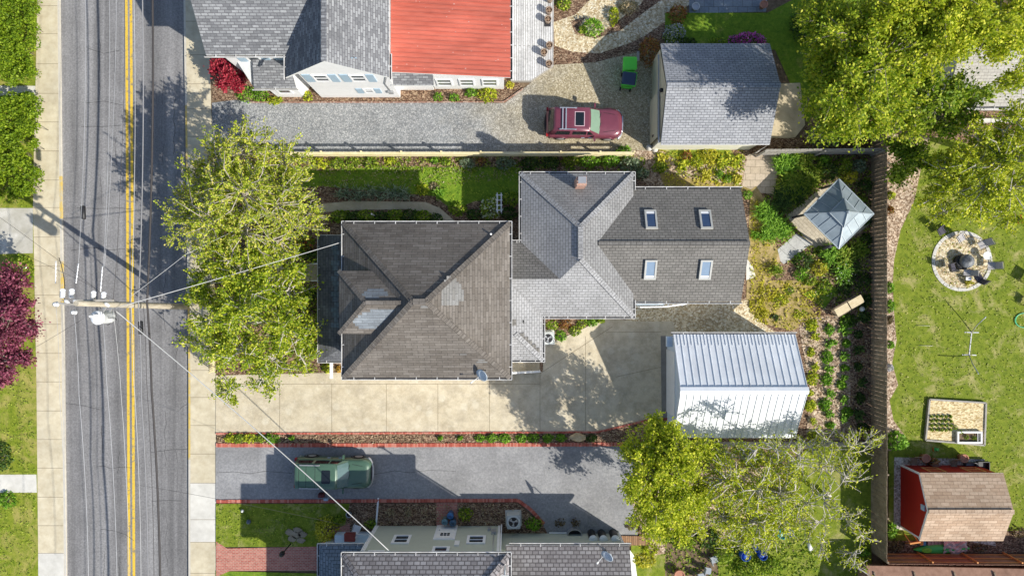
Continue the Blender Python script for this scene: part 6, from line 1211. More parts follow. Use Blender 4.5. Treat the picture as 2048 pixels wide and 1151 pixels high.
def bush(name, label, px, py, r, h, lm, n=None, size=.1, ry=None, group=None, fl=None, nf=0, fs=.08, cat='shrub', inner=True, dens=1, up=.5):
    rx = r / S; ry = (ry or r) / S; x, y, _ = P(px, py, h * .6); t = thing(name, label, cat, (x, y, 0), group)
    n = n or int(dens * (60 + 230 * rx * ry * (1 + h) / (size * 8) ** 1.6)); n = min(n, 5200)
    d = rng.normal(size=(n, 3)); d /= np.linalg.norm(d, axis=1, keepdims=True); d[:, 2] = np.abs(d[:, 2]) * 1.0 - .12
    k = 9; cc = rng.normal(size=(k, 3)); cc /= np.linalg.norm(cc, axis=1, keepdims=True); lump = 1 + .22 * np.max(np.clip(d @ cc.T, 0, 1) ** 6, 1) - .14
    rad = rng.uniform(.35, 1, n) ** .45 * lump + rng.normal(size=n) * .05
    C = np.stack([x + d[:, 0] * rad * rx, y + d[:, 1] * rad * ry, .06 + np.maximum(d[:, 2], 0.02) * rad * h], 1); 
    st = MB()
    for i in range(5): a = 2 * PI * i / 5 + random.random(); st.tube([(x, y, 0), (x + rx * .25 * math.cos(a), y + ry * .25 * math.sin(a), h * .35), (x + rx * .6 * math.cos(a), y + ry * .6 * math.sin(a), h * .62)], [.025, .018, .008], 4, cap=False)
    st.build('stem', BARK, t); leaf_mesh('foliage', C, size, lm, t, up)
    if fl is not None:
        j = rng.permutation(n)[:nf]; F_ = C[j] + d[j] * .05 + np.array([0, 0, .05]); leaf_mesh('blossom', F_, fs, fl, t, .9, 1.0)
    return t
def strappy(name, label, px, py, r, h, lm, n=60, wid=.05, group=None, fl=None, nf=0):
    x, y, _ = P(px, py, h * .5); r_ = r / S; t = thing(name, label, 'plant', (x, y, 0), group); mb = MB()
    for i in range(n):
        a = random.uniform(0, 2 * PI); L = r_ * random.uniform(.35, .75); w_ = wid * random.uniform(.7, 1.2); d = Vector((math.cos(a), math.sin(a), 0)); s_ = Vector((-d.y, d.x, 0)); o = Vector((x, y, .03)) + Vector((math.cos(a * 7.3), math.sin(a * 7.3), 0)) * r_ * .62 * math.sqrt(random.random()); hh = h * random.uniform(.6, 1.1)
        p = [o, o + d * L * .4 + Vector((0, 0, hh * .8)), o + d * L * .75 + Vector((0, 0, hh)), o + d * L + Vector((0, 0, hh * .6))]; ww = [w_ * .5, w_, w_ * .8, w_ * .1]; k = len(mb.v)
        for q, w2 in zip(p, ww): mb.v += [tuple(q - s_ * w2 / 2), tuple(q + s_ * w2 / 2)]
        for j in range(3): mb.f.append((k + 2 * j, k + 2 * j + 1, k + 2 * j + 3, k + 2 * j + 2)); mb.m.append(0); mb.s.append(True)
    mb.build('foliage', lm, t)
    if fl is not None:
        a = rng.uniform(0, 2 * PI, nf); q = rng.uniform(.1, .9, nf) * r_; leaf_mesh('blossom', np.stack([x + q * np.cos(a), y + q * np.sin(a), np.full(nf, h * 1.05)], 1), .1, fl, t, 1.0, 1.0)
    return t
BARK_M = mat('mid_bark', [(.3, (.33, .29, .24)), (.7, (.5, .45, .39))], 4, 7, .9, .4, 25)
# --- the big trees
BL = lambda *l: [tuple(b) for b in l]
tree('street_tree', 'tall yellow green street tree spreading over the sidewalk and picket fence', (505, 440), 2.6,
     BL((400, 360, 5.2, 1.5), (450, 320, 5.6, 1.5), (505, 300, 5.6, 1.6), (570, 320, 5.0, 1.4), (590, 360, 4.6, 1.1), (370, 450, 5.0, 1.4), (430, 430, 6.2, 1.9), (500, 390, 6.8, 2.1), (560, 410, 6.2, 1.7), (600, 440, 5.0, 1.2), (500, 470, 6.0, 1.7), (365, 400, 4.4, .9), (560, 480, 5, 1.2), (415, 490, 5, 1.2), (620, 425, 4.6, .9), (455, 375, 6.4, 1.5)),
     40000, .075, LF['spring'], BARK_M, .2, 16, .075, .6, wr=.022, lo=.25, reach=1.45)
tree('street_tree', 'fuller green tree in front of the porch, reaching over the concrete drive', (520, 640), 2.2,
     BL((420, 560, 4.6, 1.4), (480, 545, 5.2, 1.6), (540, 570, 5, 1.5), (590, 590, 4.2, 1.2), (430, 630, 5, 1.6), (500, 620, 5.8, 1.9), (570, 650, 5, 1.5), (605, 670, 3.8, 1.1), (430, 700, 4.4, 1.3), (490, 700, 5, 1.6), (560, 720, 4.2, 1.4), (610, 715, 3.5, .9), (450, 780, 3.6, .9), (520, 762, 3.6, .9), (545, 785, 3.3, .5), (372, 690, 4, .55), (395, 590, 4.5, 1.0), (450, 515, 5, 1.2), (520, 515, 5, 1.3), (585, 525, 4.4, 1.1)),
     36000, .09, LF['fresh'], BARK_P, .19, 13, .13, .6, reach=1.25)
GT = 'big trees in the far corner'
tree('shade_tree', 'large broad leaved tree nearest the beige garage', (1715, 160), 3.4,
     BL((1655, 40, 7.2, 1.6), (1700, 70, 8, 2.0), (1640, 10, 6.4, 1.3), (1660, 130, 6.6, 1.6), (1650, 180, 6.6, 1.6), (1700, 190, 8.2, 2.2), (1760, 130, 8.6, 2.2), (1680, 235, 6, 1.3), (1745, 225, 7, 1.7), (1790, 200, 7.4, 1.6), (1755, 40, 8.4, 2.0), (1650, 120, 4, 1.5), (1700, 60, 4, 1.6), (1690, 190, 4, 1.5), (1645, 40, 4, 1.4), (1770, 110, 4, 1.8), (1740, 60, 3.5, 1.6), (1800, 60, 4, 1.8), (1720, 130, 3.5, 1.5), (1695, 250, 7, 1.3), (1640, 240, 6.4, 1.1), (1635, 210, 5.4, .9), (1800, 260, 5.5, 1.2)), 64000, .1, LF['fresh'], BARK, .28, 11, .2, .6, GT)
tree('shade_tree', 'bright lime tree at the top of the far corner', (1880, 40), 3.6,
     BL((1820, 30, 9, 2.2), (1880, 20, 9.6, 2.3), (1940, 30, 9.4, 2.2), (1850, 80, 8.8, 1.8), (1910, 75, 8.6, 1.5), (2000, 30, 9, 2.0), (1980, 75, 8, 1.2), (2040, 60, 8.8, 1.8)), 42000, .1, LF['lime'], BARK, .28, 11, .2, .6, GT)
tree('shade_tree', 'dark green tree over the low roofed building', (1850, 210), 3.0,
     BL((1830, 160, 6, 1.4), (1870, 190, 6.4, 1.4), (1905, 180, 6, 1.2), (1880, 235, 5, 1.2), (1930, 215, 5.4, 1.1), (1830, 225, 5, 1.2), (1960, 190, 5, .8), (1900, 250, 4.4, 1.0)), 10000, .115, LF['green'], BARK, .2, 10, .2, .5, GT)
tree('shade_tree', 'sparse yellow green tree whose thin pale branches hang over the lawn', (1985, 330), 3.2,
     BL((2035, 150, 7.8, 1.3), (2040, 230, 7, 1.3), (2010, 260, 6.6, 1.2), (1960, 280, 6, 1.2), (2000, 320, 6.4, 1.5), (1930, 330, 5.8, 1.4), (1880, 340, 5.2, 1.1), (1960, 370, 6, 1.5), (2020, 380, 6, 1.6), (1900, 385, 5.2, 1.3), (1880, 425, 4.4, .9), (1945, 420, 4.8, 1.1), (2010, 425, 5, 1.2), (2045, 320, 6.4, 1.4), (1855, 400, 4.6, .7), (1990, 300, 6, 1)), 27000, .09, LF['lime'], BARK_P, .2, 12, .12, .6, GT, reach=1.3, wr=.026)
tree('shade_tree', 'small shaded tree just inside the fence below the big trees', (1812, 300), 1.6, BL((1800, 290, 3, .9), (1825, 310, 3.2, 1.0), (1808, 340, 2.8, .9), (1850, 330, 3, .8)), 5200, .11, LF['green'], BARK, .1, 11, .18, .5, GT)
tree('shade_tree', 'dense bright green tree at the end of the asphalt drive', (1330, 960), 2.4,
     BL((1310, 870, 5.4, 1.2), (1340, 900, 6, 1.5), (1280, 900, 5.2, 1.1), (1300, 950, 6.4, 1.7), (1360, 960, 6.4, 1.7), (1280, 980, 5.4, 1.1), (1320, 1010, 6, 1.6), (1290, 1040, 5, 1.0), (1350, 1050, 5, 1.3), (1390, 910, 5.2, 1.2), (1400, 1000, 5.2, 1.3), (1330, 850, 5, .9), (1310, 1065, 4.2, .8)), 38000, .09, LF['lime'], BARK, .2, 13, .16, .6, 'trees behind the low grey fence')
tree('shade_tree', 'sparse pale branched tree behind the metal roofed garage', (1560, 985), 2.4,
     BL((1430, 905, 3.9, 1.2), (1480, 915, 3.6, 1.2), (1530, 920, 3.6, 1.2), (1580, 945, 4.0, 1.1), (1440, 960, 5.4, 1.6), (1500, 975, 5.6, 1.8), (1560, 985, 5.4, 1.6), (1440, 1030, 5.0, 1.4), (1500, 1040, 5.2, 1.6), (1560, 1040, 5.0, 1.3), (1470, 1080, 4.4, 1.1), (1540, 1080, 4.4, .9), (1390, 1060, 4.4, .8)), 19000, .08, LF['lime'], BARK_P, .18, 15, .12, .55, 'trees behind the low grey fence', wr=.03)
tree('shade_tree', 'nearly bare tree with pale twigs crossing the tall fence', (1645, 985), 2.2,
     BL((1560, 895, 3.6, 1.0), (1610, 885, 3.8, 1.1), (1650, 875, 4.2, 1.1), (1700, 890, 4.6, 1.2), (1745, 880, 4.6, .9), (1640, 930, 4.6, 1.4), (1700, 940, 5, 1.2), (1650, 990, 5.2, 1.2), (1700, 1040, 4.6, 1.1), (1725, 1070, 4.6, .8), (1700, 1110, 4.2, .9), (1720, 1140, 4, .7), (1640, 1090, 4.6, 1.0), (1590, 930, 5, 1.0), (1545, 895, 6.3, .9), (1600, 905, 6.5, 1.0), (1500, 905, 6.0, .7), (1600, 1000, 4.6, 1.3), (1620, 1050, 4.4, 1.1)), 5600, .08, LF['lime'], BARK_P, .12, 11, .1, .45, 'trees behind the low grey fence', wr=.024)
tree('purple_maple', 'dark purple leaved maple at the street edge opposite', (10, 640), 1.4, BL((10, 560, 3.2, 1.2), (45, 600, 3, .9), (20, 640, 3.8, 1.6), (50, 660, 3, .9), (10, 720, 3.2, 1.2), (40, 710, 2.8, .9), (-30, 640, 4, 1.8), (5, 760, 2.4, .8)), 22000, .1, LF['purple'], BARK, .14, 14, .16, .5)
tree('japanese_maple', 'crimson japanese maple at the corner of the white house', (462, 150), .7, BL((440, 130, 1.9, .5), (455, 150, 2.0, .55), (475, 168, 1.7, .5), (448, 172, 1.6, .45), (437, 112, 1.8, .35), (430, 145, 1.5, .3), (490, 150, 1.5, .35), (465, 120, 1.6, .4)), 7500, .085, LF['red'], BARK, .08, 22, .11, .5)
# --- hedges on the far verge
def hedge(label, x0, x1, y0, y1, h):
    a, b = PX(x0, h * .7), PX(x1, h * .7); c, d = PY(y1, h * .7), PY(y0, h * .7); t = thing('hedge', label, 'hedge', ((a + b) / 2, (c + d) / 2, 0)); n = 26000; k = 300
    cx = rng.uniform(a + .05, b - .1, k); cy = rng.uniform(c + .05, d - .05, k); cz = h * rng.uniform(.55, 1.0, k); cr = rng.uniform(.22, .42, k); i = rng.integers(0, k, n); v = rng.normal(size=(n, 3)); v /= np.linalg.norm(v, axis=1, keepdims=True); v[:, 2] = np.abs(v[:, 2]) * 1.2 - .2
    q = v * (cr[i] * rng.uniform(.5, 1, n) ** .4)[:, None]; C = np.stack([cx[i], cy[i], cz[i]], 1) + q; C[:, 0] = np.clip(C[:, 0], a - .05, b + .08); C[:, 1] = np.clip(C[:, 1], c - .06, d + .06); C[:, 2] = np.maximum(C[:, 2], .1)
    C[:, :2] += rng.normal(size=(n, 2)) * .03; leaf_mesh('foliage', C, .09, LF['hedge'], t, .5); st = MB()
    for j in range(60): st.tube([(cx[j], cy[j], 0), (cx[j], cy[j], cz[j] * .8)], .02, 4)
    st.build('stem', BARK, t); return t
hedge('clipped bright green hedge block at the top of the far verge', -80, 77, -60, 170, 1.3); hedge('clipped bright green hedge block below the verge footpath', -80, 81, 188, 396, 1.3)
# --- shrubs: (name, label, px, py, r, h, leaves, extra)
B = bush
B('shrub', 'small lime shrub between the hedge and the purple tree', 35, 540, 26, .8, LF['green'], ry=34, size=.09)
B('shrub', 'dark green shrub against the lower verge footpath, street end', 2, 915, 18, .7, LF['deep'], ry=32); B('shrub', 'bright green tuft below the verge footpath', 10, 1002, 20, .6, LF['bright'], ry=18)
B('juniper', 'feathery green juniper between the crimson maple and the bay', 490, 185, 26, .7, LF['bright'], ry=17, size=.08); B('shrub', 'rounded glossy shrub directly under the bay roof', 518, 190, 18, .7, LF['bright'], ry=13, size=.08)
B('shrub', 'yellow green low plant at the foot of the bay wall', 549, 200, 18, .4, LF['lime'], ry=9, size=.09); B('shrub', 'light green tuft between the bay and the gable wall', 614, 190, 10, .5, LF['lime'], ry=12, size=.09)
for i, (px, py, r, m, lab) in enumerate(((876, 192, 12, 'bright', 'small tuft at the brown lean-to end of the windows'), (907, 194, 12, 'bright', 'small tuft under the window nearest the lean-to'), (943, 184, 14, 'bright', 'round green plant under the middle sunroom window'), (975, 188, 24, 'lime', 'wide leafy plant under the last sunroom window'), (1020, 168, 10, 'gold', 'yellow tuft at the corner of the grey deck'))): B('shrub', lab, px, py, r, .5, LF[m], size=.09, ry=r * .75, group='plants under the sunroom windows')
B('shrub', 'vivid green round shrub alone in the tan gravel', 1187, 50, 22, 1.0, LF['bright'], size=.085); B('shrub', 'small dark sprig beside the vivid round shrub', 1165, 58, 8, .4, LF['green'])
B('shrub', 'green shrub at the deck corner by the top edge', 1128, 0, 18, .7, LF['green']); B('shrub', 'tall olive clump in the mulch between the gravel paths', 1228, 28, 11, .7, LF['lime'], ry=22); B('shrub', 'dry brown clump in the mulch between the gravel paths', 1258, 12, 22, .6, LF['dry'], ry=16)
B('shrub', 'bronze olive dome shrub beside the bluestone patio', 1358, 22, 20, 1.2, LF['rust'], size=.09, ry=20); B('shrub', 'orange red shrub at the corner of the beige garage', 1302, 96, 25, 1.5, LF['rust'], size=.09, ry=30)
B('phlox', 'pale lilac flowering clump above the beige garage roof', 1350, 64, 26, .7, LF['green'], fl=LF['lilac'], nf=420, ry=20); B('shrub', 'dark green strip of leaves hugging the garage eave', 1375, 80, 24, .6, LF['deep'], ry=8)
B('azalea', 'vivid magenta azalea behind the beige garage', 1500, 76, 40, 1.3, LF['deep'], fl=LF['magenta'], nf=2600, fs=.12, ry=17); B('shrub', 'small green shrub between the lilac clump and the azalea', 1436, 80, 18, .6, LF['green'], ry=7)
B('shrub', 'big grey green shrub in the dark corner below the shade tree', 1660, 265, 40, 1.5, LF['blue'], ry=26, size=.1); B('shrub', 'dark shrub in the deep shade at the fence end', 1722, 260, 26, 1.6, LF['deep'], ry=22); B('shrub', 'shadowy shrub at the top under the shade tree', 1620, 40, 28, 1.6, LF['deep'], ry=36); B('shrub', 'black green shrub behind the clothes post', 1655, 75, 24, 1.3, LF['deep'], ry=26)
HG = 'border plants along the cream rail fence'
hr = [(640, 325, 20, .5, 'lime'), (672, 326, 17, .5, 'green'), (706, 326, 20, .45, 'green'), (742, 324, 18, .5, 'green'), (780, 322, 14, .4, 'lime'), (868, 320, 10, .35, 'bright'), (890, 322, 13, .45, 'green'), (934, 324, 18, .6, 'blue'), (962, 322, 12, .5, 'rust'), (1010, 326, 22, .5, 'blue'), (1060, 326, 22, .6, 'deep'), (1100, 324, 22, .6, 'deep'), (1140, 322, 20, .6, 'green'), (1180, 320, 24, .7, 'bright'), (1222, 318, 24, .8, 'bright'), (1262, 326, 24, .9, 'blue'), (1250, 302, 20, .7, 'bright'), (1285, 345, 18, .8, 'blue'), (1321, 332, 17, .8, 'green')]
for i, (px, py, r, h, m) in enumerate(hr): B('border_plant', f'{ORD[i]} plant of the border along the cream rail fence, counted from the street', px, py, r, h, LF[m], ry=r * .7, size=.1, group=HG)
# beds round the middle house
SG = 'blue green strappy plants in the shaded north bed'
for i, px in enumerate((686, 712, 738, 764, 786, 808)): strappy('strappy_plant', f'{ORD[i]} strappy plant of the shaded row beside the curved path, counted from the street', px, 384 + (i % 2) * 4, 19, .5, LF['blue'], 70, .045, SG)
strappy('strappy_plant', 'bright strappy tuft where the lawn meets the bare patch', 880, 386, 16, .4, LF['bright'], 60, .05); B('shrub', 'lime tuft at the bend of the curved path', 845, 378, 14, .35, LF['lime'], ry=14); B('shrub', 'bare sandy tuft on the sunny lawn by the house corner', 868, 372, 12, .2, LF['dry'], ry=9)
NG = 'shrubs under the north eave of the brown roof'
for i, (px, py, r) in enumerate(((680, 432, 24), (706, 434, 22), (730, 430, 24), (762, 433, 18), (790, 430, 22), (818, 430, 22), (846, 432, 22), (870, 436, 16))): B('shrub', f'{ORD[i]} dark shrub below the brown roof eave, counted from the street', px, py, r, .7, LF['deep' if i % 2 else 'green'], ry=14, group=NG)
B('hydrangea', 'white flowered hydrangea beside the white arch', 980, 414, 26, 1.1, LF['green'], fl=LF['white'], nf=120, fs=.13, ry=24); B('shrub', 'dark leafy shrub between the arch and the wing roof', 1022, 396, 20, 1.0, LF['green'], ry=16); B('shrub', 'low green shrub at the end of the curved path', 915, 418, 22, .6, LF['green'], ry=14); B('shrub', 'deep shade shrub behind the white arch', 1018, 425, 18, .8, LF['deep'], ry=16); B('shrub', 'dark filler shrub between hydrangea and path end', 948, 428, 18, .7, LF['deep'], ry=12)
for i, (px, py, r, m, f_) in enumerate(((605, 484, 22, 'green', 'rose'), (625, 510, 18, 'deep', None), (600, 505, 16, 'green', None), (612, 590, 20, 'deep', None), (625, 640, 24, 'green', 'magenta'), (618, 670, 22, 'green', 'rose'), (628, 700, 16, 'green', None), (655, 735, 14, 'lime', None), (678, 738, 8, 'orange', None))):
    B('shrub', ('red flowered shrub above the front steps', 'dark shrub at the porch corner above the steps', 'green shrub on the upper side of the front steps', 'dark shrub on the lower side of the front steps', 'purple flowered shrub beside the dark porch roof', 'red flowered shrub beside the dark porch roof', 'green shrub at the lower porch corner', 'lime plant between porch and concrete drive', 'orange plant against the house corner by the drive')[i], px, py, r, .9 if i < 7 else .3, LF[m], fl=LF[f_] if f_ else None, nf=70, ry=r * .8, size=.1)
AG = 'leafy plants in the bed under the wing eave'
for i, (px, py, r, m) in enumerate(((1105, 650, 14, 'green'), (1122, 672, 14, 'bright'), (1130, 648, 14, 'rust'), (1150, 662, 14, 'green'), (1165, 645, 13, 'green'), (1185, 645, 12, 'bright'), (1202, 640, 9, 'green'))): B('bed_plant', f'{ORD[i]} plant in the triangular bed by the air conditioner, counted from the wall', px, py, r, .35, LF[m], ry=r * .8, size=.09, group=AG)
# garden east of the middle house
EG = [('hosta', 1325, 320, 12, 'gold', 'pale tuft by the two stones'), ('shrub', 1420, 310, 22, 'gold', 'rounded golden shrub below the beige garage'), ('shrub', 1395, 322, 14, 'lime', 'lime plant beside the rounded golden shrub'), ('shrub', 1375, 312, 12, 'rust', 'reddish low plant below the garage wall'), ('hosta', 1366, 330, 12, 'lime', 'lone lime tuft in the round bark patch'), ('hosta', 1414, 350, 12, 'gold', 'variegated hosta above the rear roof'), ('shrub', 1440, 348, 9, 'bright', 'small round green shrub, first of the pair above the rear roof'), ('shrub', 1457, 356, 9, 'bright', 'small round green shrub, second of the pair above the rear roof'), ('hosta', 1474, 358, 10, 'gold', 'golden hosta next to the pair of small round shrubs'), ('hosta', 1470, 322, 14, 'lime', 'lime hosta clump in the bark bed by the gate'), ('hosta', 1445, 326, 10, 'lime', 'small lime tuft between golden shrub and gate'), ('shrub', 1498, 388, 10, 'bright', 'green tuft at the lower corner of the pale paving')]
for nm, px, py, r, m, lab in EG:
    (strappy(nm, lab, px, py, r * 1.15, .3, LF[m], 46, .1) if nm == 'hosta' else B(nm, lab, px, py, r, .5, LF[m], size=.08))
DL = [(1570, 330, 30, 'bright', 'daylily clump nearest the silvery fence'), (1605, 322, 26, 'green', 'daylily clump under the silvery fence, middle'), (1632, 345, 20, 'green', 'daylily clump between the fence and gazebo'), (1580, 372, 32, 'green', 'dark daylily clump beside the pale paving'), (1612, 368, 28, 'green', 'dark daylily clump above the gazebo corner'), (1565, 400, 30, 'deep', 'deep green clump at the street side of the patio'), (1595, 392, 24, 'deep', 'deep green clump touching the patio paving'),
      (1530, 425, 26, 'bright', 'bright clump behind the gable end, upper'), (1550, 450, 28, 'bright', 'bright clump behind the gable end, middle'), (1535, 470, 22, 'bright', 'bright clump behind the gable end, lower'), (1568, 462, 22, 'bright', 'bright clump against the path to the gazebo'), (1660, 510, 26, 'bright', 'bright clump under the lowest gazebo corner'), (1690, 515, 26, 'green', 'leafy clump below the gazebo near the fence'), (1685, 545, 24, 'bright', 'white flecked clump below the gazebo'), (1715, 500, 22, 'green', 'dark clump squeezed between gazebo and tall fence'), (1552, 540, 16, 'green', 'strappy tuft on the dry grass by the path end'), (1508, 470, 12, 'bright', 'slim tuft against the gable end wall')]
for i, (px, py, r, m, lab) in enumerate(DL): strappy('daylily', lab, px, py, r, .55, LF[m], int(210 * (r / 26) ** 2), .055, 'daylily clumps round the gazebo', LF['white'] if 'white' in lab else None, 16)
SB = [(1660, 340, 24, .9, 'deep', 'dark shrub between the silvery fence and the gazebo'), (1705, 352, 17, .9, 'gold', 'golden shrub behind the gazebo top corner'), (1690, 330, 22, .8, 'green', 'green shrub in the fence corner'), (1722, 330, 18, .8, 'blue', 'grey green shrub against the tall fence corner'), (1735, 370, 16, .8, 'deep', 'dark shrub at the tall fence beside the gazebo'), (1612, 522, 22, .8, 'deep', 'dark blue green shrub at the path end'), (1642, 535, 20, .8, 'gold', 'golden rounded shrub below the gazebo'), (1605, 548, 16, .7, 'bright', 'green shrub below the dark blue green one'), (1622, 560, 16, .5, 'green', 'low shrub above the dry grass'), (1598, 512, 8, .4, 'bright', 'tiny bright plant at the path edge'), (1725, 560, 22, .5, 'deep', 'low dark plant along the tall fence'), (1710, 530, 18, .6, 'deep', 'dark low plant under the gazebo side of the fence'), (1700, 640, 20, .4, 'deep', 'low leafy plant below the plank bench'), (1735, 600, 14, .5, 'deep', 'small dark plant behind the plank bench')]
SB += [(1720, 400, 14, .6, 'green', 'green shrub by the fence behind the gazebo side'), (1735, 440, 14, .5, 'deep', 'dark fern like shrub between fence and gazebo tip'), (1735, 480, 16, .6, 'deep', 'dark shrub at the fence just below the gazebo tip'), (1650, 575, 20, .4, 'green', 'spreading green shrub above the shaded grass patch'), (1690, 575, 18, .4, 'deep', 'low dark shrub uphill of the plank bench'), (1640, 500, 10, .4, 'green', 'small green shrub at the lower patio corner'), (1650, 320, 16, .6, 'bright', 'bright shrub under the silvery fence near the tall fence')]
for px, py, r, h, m, lab in SB: B('shrub', lab, px, py, r, h, LF[m], ry=r * .85, size=.1)
for i, (px, py, r, m) in enumerate(((1515, 610, 20, 'gold'), (1535, 585, 24, 'gold'), (1560, 600, 20, 'lime'), (1525, 630, 16, 'gold'), (1600, 628, 14, 'lime'), (1580, 580, 12, 'green'), (1550, 635, 10, 'deep'), (1625, 650, 12, 'lime'))): B('ground_plant', f'{ORD[i]} yellow leafed patch behind the rear gable, counted from the house', px, py, r, .22, LF[m], ry=r * .8, size=.1, group='yellow leafed patches behind the rear gable', dens=.6)
VG = [((1625, 652, 866), 12, 'sparse', 'row beside the garage', 9, 'lime'), ((1657, 664, 850), 11, 'leafy', 'middle row', 9, 'bright'), ((1690, 640, 840), 13, 'lush', 'lush row', 10, 'bright'), ((1722, 610, 860), 14, 'dark', 'row under the tall fence', 9, 'deep')]
for (px, ya, yb), r, adj, row, n, m in VG:
    for i in range(n):
        lab = f'{ORD[i]} {adj} plant of the {row}, counted from the plank bench'; qx, qy, qr = px + random.uniform(-6, 6), ya + (yb - ya) * i / (n - 1) + random.uniform(-7, 7), r * random.uniform(.55, 1.25)
        (strappy('vegetable_plant', lab, qx, qy, qr, .3, LF[m], 34, .11, 'vegetable plants in rows') if i % 2 else B('vegetable_plant', lab, qx, qy, qr, .3, LF[m], size=.11, ry=qr * random.uniform(.6, 1.3), group='vegetable plants in rows', cat='plant', dens=1.3))
PSG = 'plants in the strip between the two drives'
for i, (px, r, m) in enumerate(((460, 14, 'lime'), (478, 16, 'green'), (498, 15, 'lime'), (520, 14, 'green'), (542, 17, 'bright'), (582, 6, 'bright'), (880, 6, 'bright'), (920, 6, 'bright'), (960, 12, 'bright'), (984, 14, 'bright'), (1010, 14, 'bright'), (1042, 14, 'bright'), (1066, 14, 'bright'), (1096, 13, 'bright'), (1122, 12, 'bright'), (1184, 12, 'deep'))): B('strip_plant', f'{ORD[i]} green plant in the strip between the drives, counted from the street', px, 876, r, .35, LF[m], ry=r * .75, size=.085, group=PSG, cat='plant', dens=1.4)
sb_ = MB(); 
B('shrub', 'yellow green shrub at the porch corner of the south house', 648, 1064, 27, 1.1, LF['gold'], ry=28, size=.09); B('shrub', 'small green plant above the yellow green porch shrub', 675, 1040, 14, .5, LF['green'], ry=9); B('shrub', 'dark plant behind the white lawn chair', 740, 1048, 14, .5, LF['green'], ry=10); B('shrub', 'green plant beside the brick patch at the south door', 930, 1030, 16, .6, LF['green'], ry=14); B('shrub', 'rounded green shrub next to the grey air conditioner', 1068, 1049, 18, .7, LF['bright'], ry=15)
for i, (px, py) in enumerate(((780, 1024), (816, 1024))): strappy('dry_tuft', ('dry straw tuft in the bare bed nearest the downspout', 'dry straw tuft in the bare bed nearest the brick patch')[i], px, py, 11, .25, LF['dry'], 40, .03)
for i, (px, py) in enumerate(((1120, 1045), (1152, 1045), (1262, 1052), (1285, 1058))): B('dry_shrub', ORD[i] + ' dry brown clump along the wall of the low wing, counted from the air conditioner', px, py, 12, .35, LF['brown'], ry=9, dens=.5, group='dry clumps by the low wing')
for px, py, r, h, m, lab in ((1450, 1112, 26, .9, 'green', 'leafy green shrub between the grey chairs and blue barrels'), (1500, 1140, 30, .9, 'green', 'leafy green shrub below the blue barrels'), (1545, 1135, 28, .9, 'green', 'leafy green shrub at the lower photo edge'), (1420, 1080, 28, .8, 'deep', 'shaded shrub above the grey chairs'), (1370, 1085, 26, .7, 'green', 'shrub at the end of the brown boarded walkway'), (1330, 1075, 20, .7, 'green', 'shrub touching the brown boarded walkway'), (1290, 1120, 24, .25, 'gold', 'yellow ground plant beside the low wing'), (1300, 1098, 20, .25, 'lime', 'lime ground plant beside the boarded walkway'), (1732, 1105, 12, .5, 'bright', 'bright shrub at the foot of the tall fence')): B('shrub', lab, px, py, r, h, LF[m], ry=r * .8)
B('fig_shrub', 'big leaved bright green shrub by the fence above the shed', 1800, 885, 25, 1.3, LF['bright'], size=.15, ry=21, up=.9); B('shrub', 'bright green plant between the fence and shed corner', 1786, 1062, 14, .5, LF['bright'], ry=18); B('dry_shrub', 'dark bare shrub behind the orange sawhorse', 1796, 1092, 18, .6, LF['brown'], ry=14); B('dry_shrub', 'dry reddish plant against the shed wall', 1868, 922, 16, .6, LF['rust'], ry=10); B('dry_shrub', 'grey dry twigs beside the end of the kayak', 1962, 1096, 20, .4, LF['brown'], ry=7, dens=.5); B('dry_shrub', 'brown twiggy clump behind the shed by the photo edge', 2040, 1065, 22, .4, LF['brown'], ry=14, dens=.5)
for i, (px, py, m, lab) in enumerate(((1782, 420, 'rust', 'reddish tuft in the bark border'), (1781, 575, 'bright', 'bright plant in the bark border beside the fence, upper'), (1782, 612, 'bright', 'bright plant in the bark border beside the fence, lower'), (1784, 390, 'lime', 'lime tuft in the bark border near the trees'), (1780, 640, 'brown', 'brown plant in the bark border'), (1782, 690, 'bright', 'small green plant at the border bulge'), (1780, 735, 'lilac', 'pale violet flower in the bark border'))): B('border_plant', lab, px, py, 10, .35, LF[m], ry=14 if i in (1, 2) else 9, size=.09, dens=1.3)
B('rose', 'red flowering shrub half under the leaves beside the dark lawn', 2044, 438, 9, .8, LF['green'], fl=LF['rose'], nf=60)
strappy('potted_plant', 'lime potted plant at the lower edge of the fire pit', 1937, 566, 9, .35, LF['gold'], 40, .06)
def RB(*a, **k):                       # plants standing on the soil of the raised bed
    t = bush(*a, **k); t.location.z += .19; return t
for i in range(4):
    for j in range(5): RB('seedling', f'{ORD[j]} seedling of {ORD[i]} row in the straw bed, counted from the fence', 1860 + j * 9.5, 831 + i * 9, 3.2, .16, LF['green'], n=34, size=.075, group='seedlings in the straw bed', cat='plant')
for i, (px, py) in enumerate(((1908, 852), (1918, 862), (1930, 872), (1945, 874))): RB('seedling', ORD[i] + ' leafy seedling near the cold frame, counted from the seedling rows', px, py, 5, .25, LF['green'], n=50, size=.06, group='leafy seedlings near the cold frame', cat='plant')
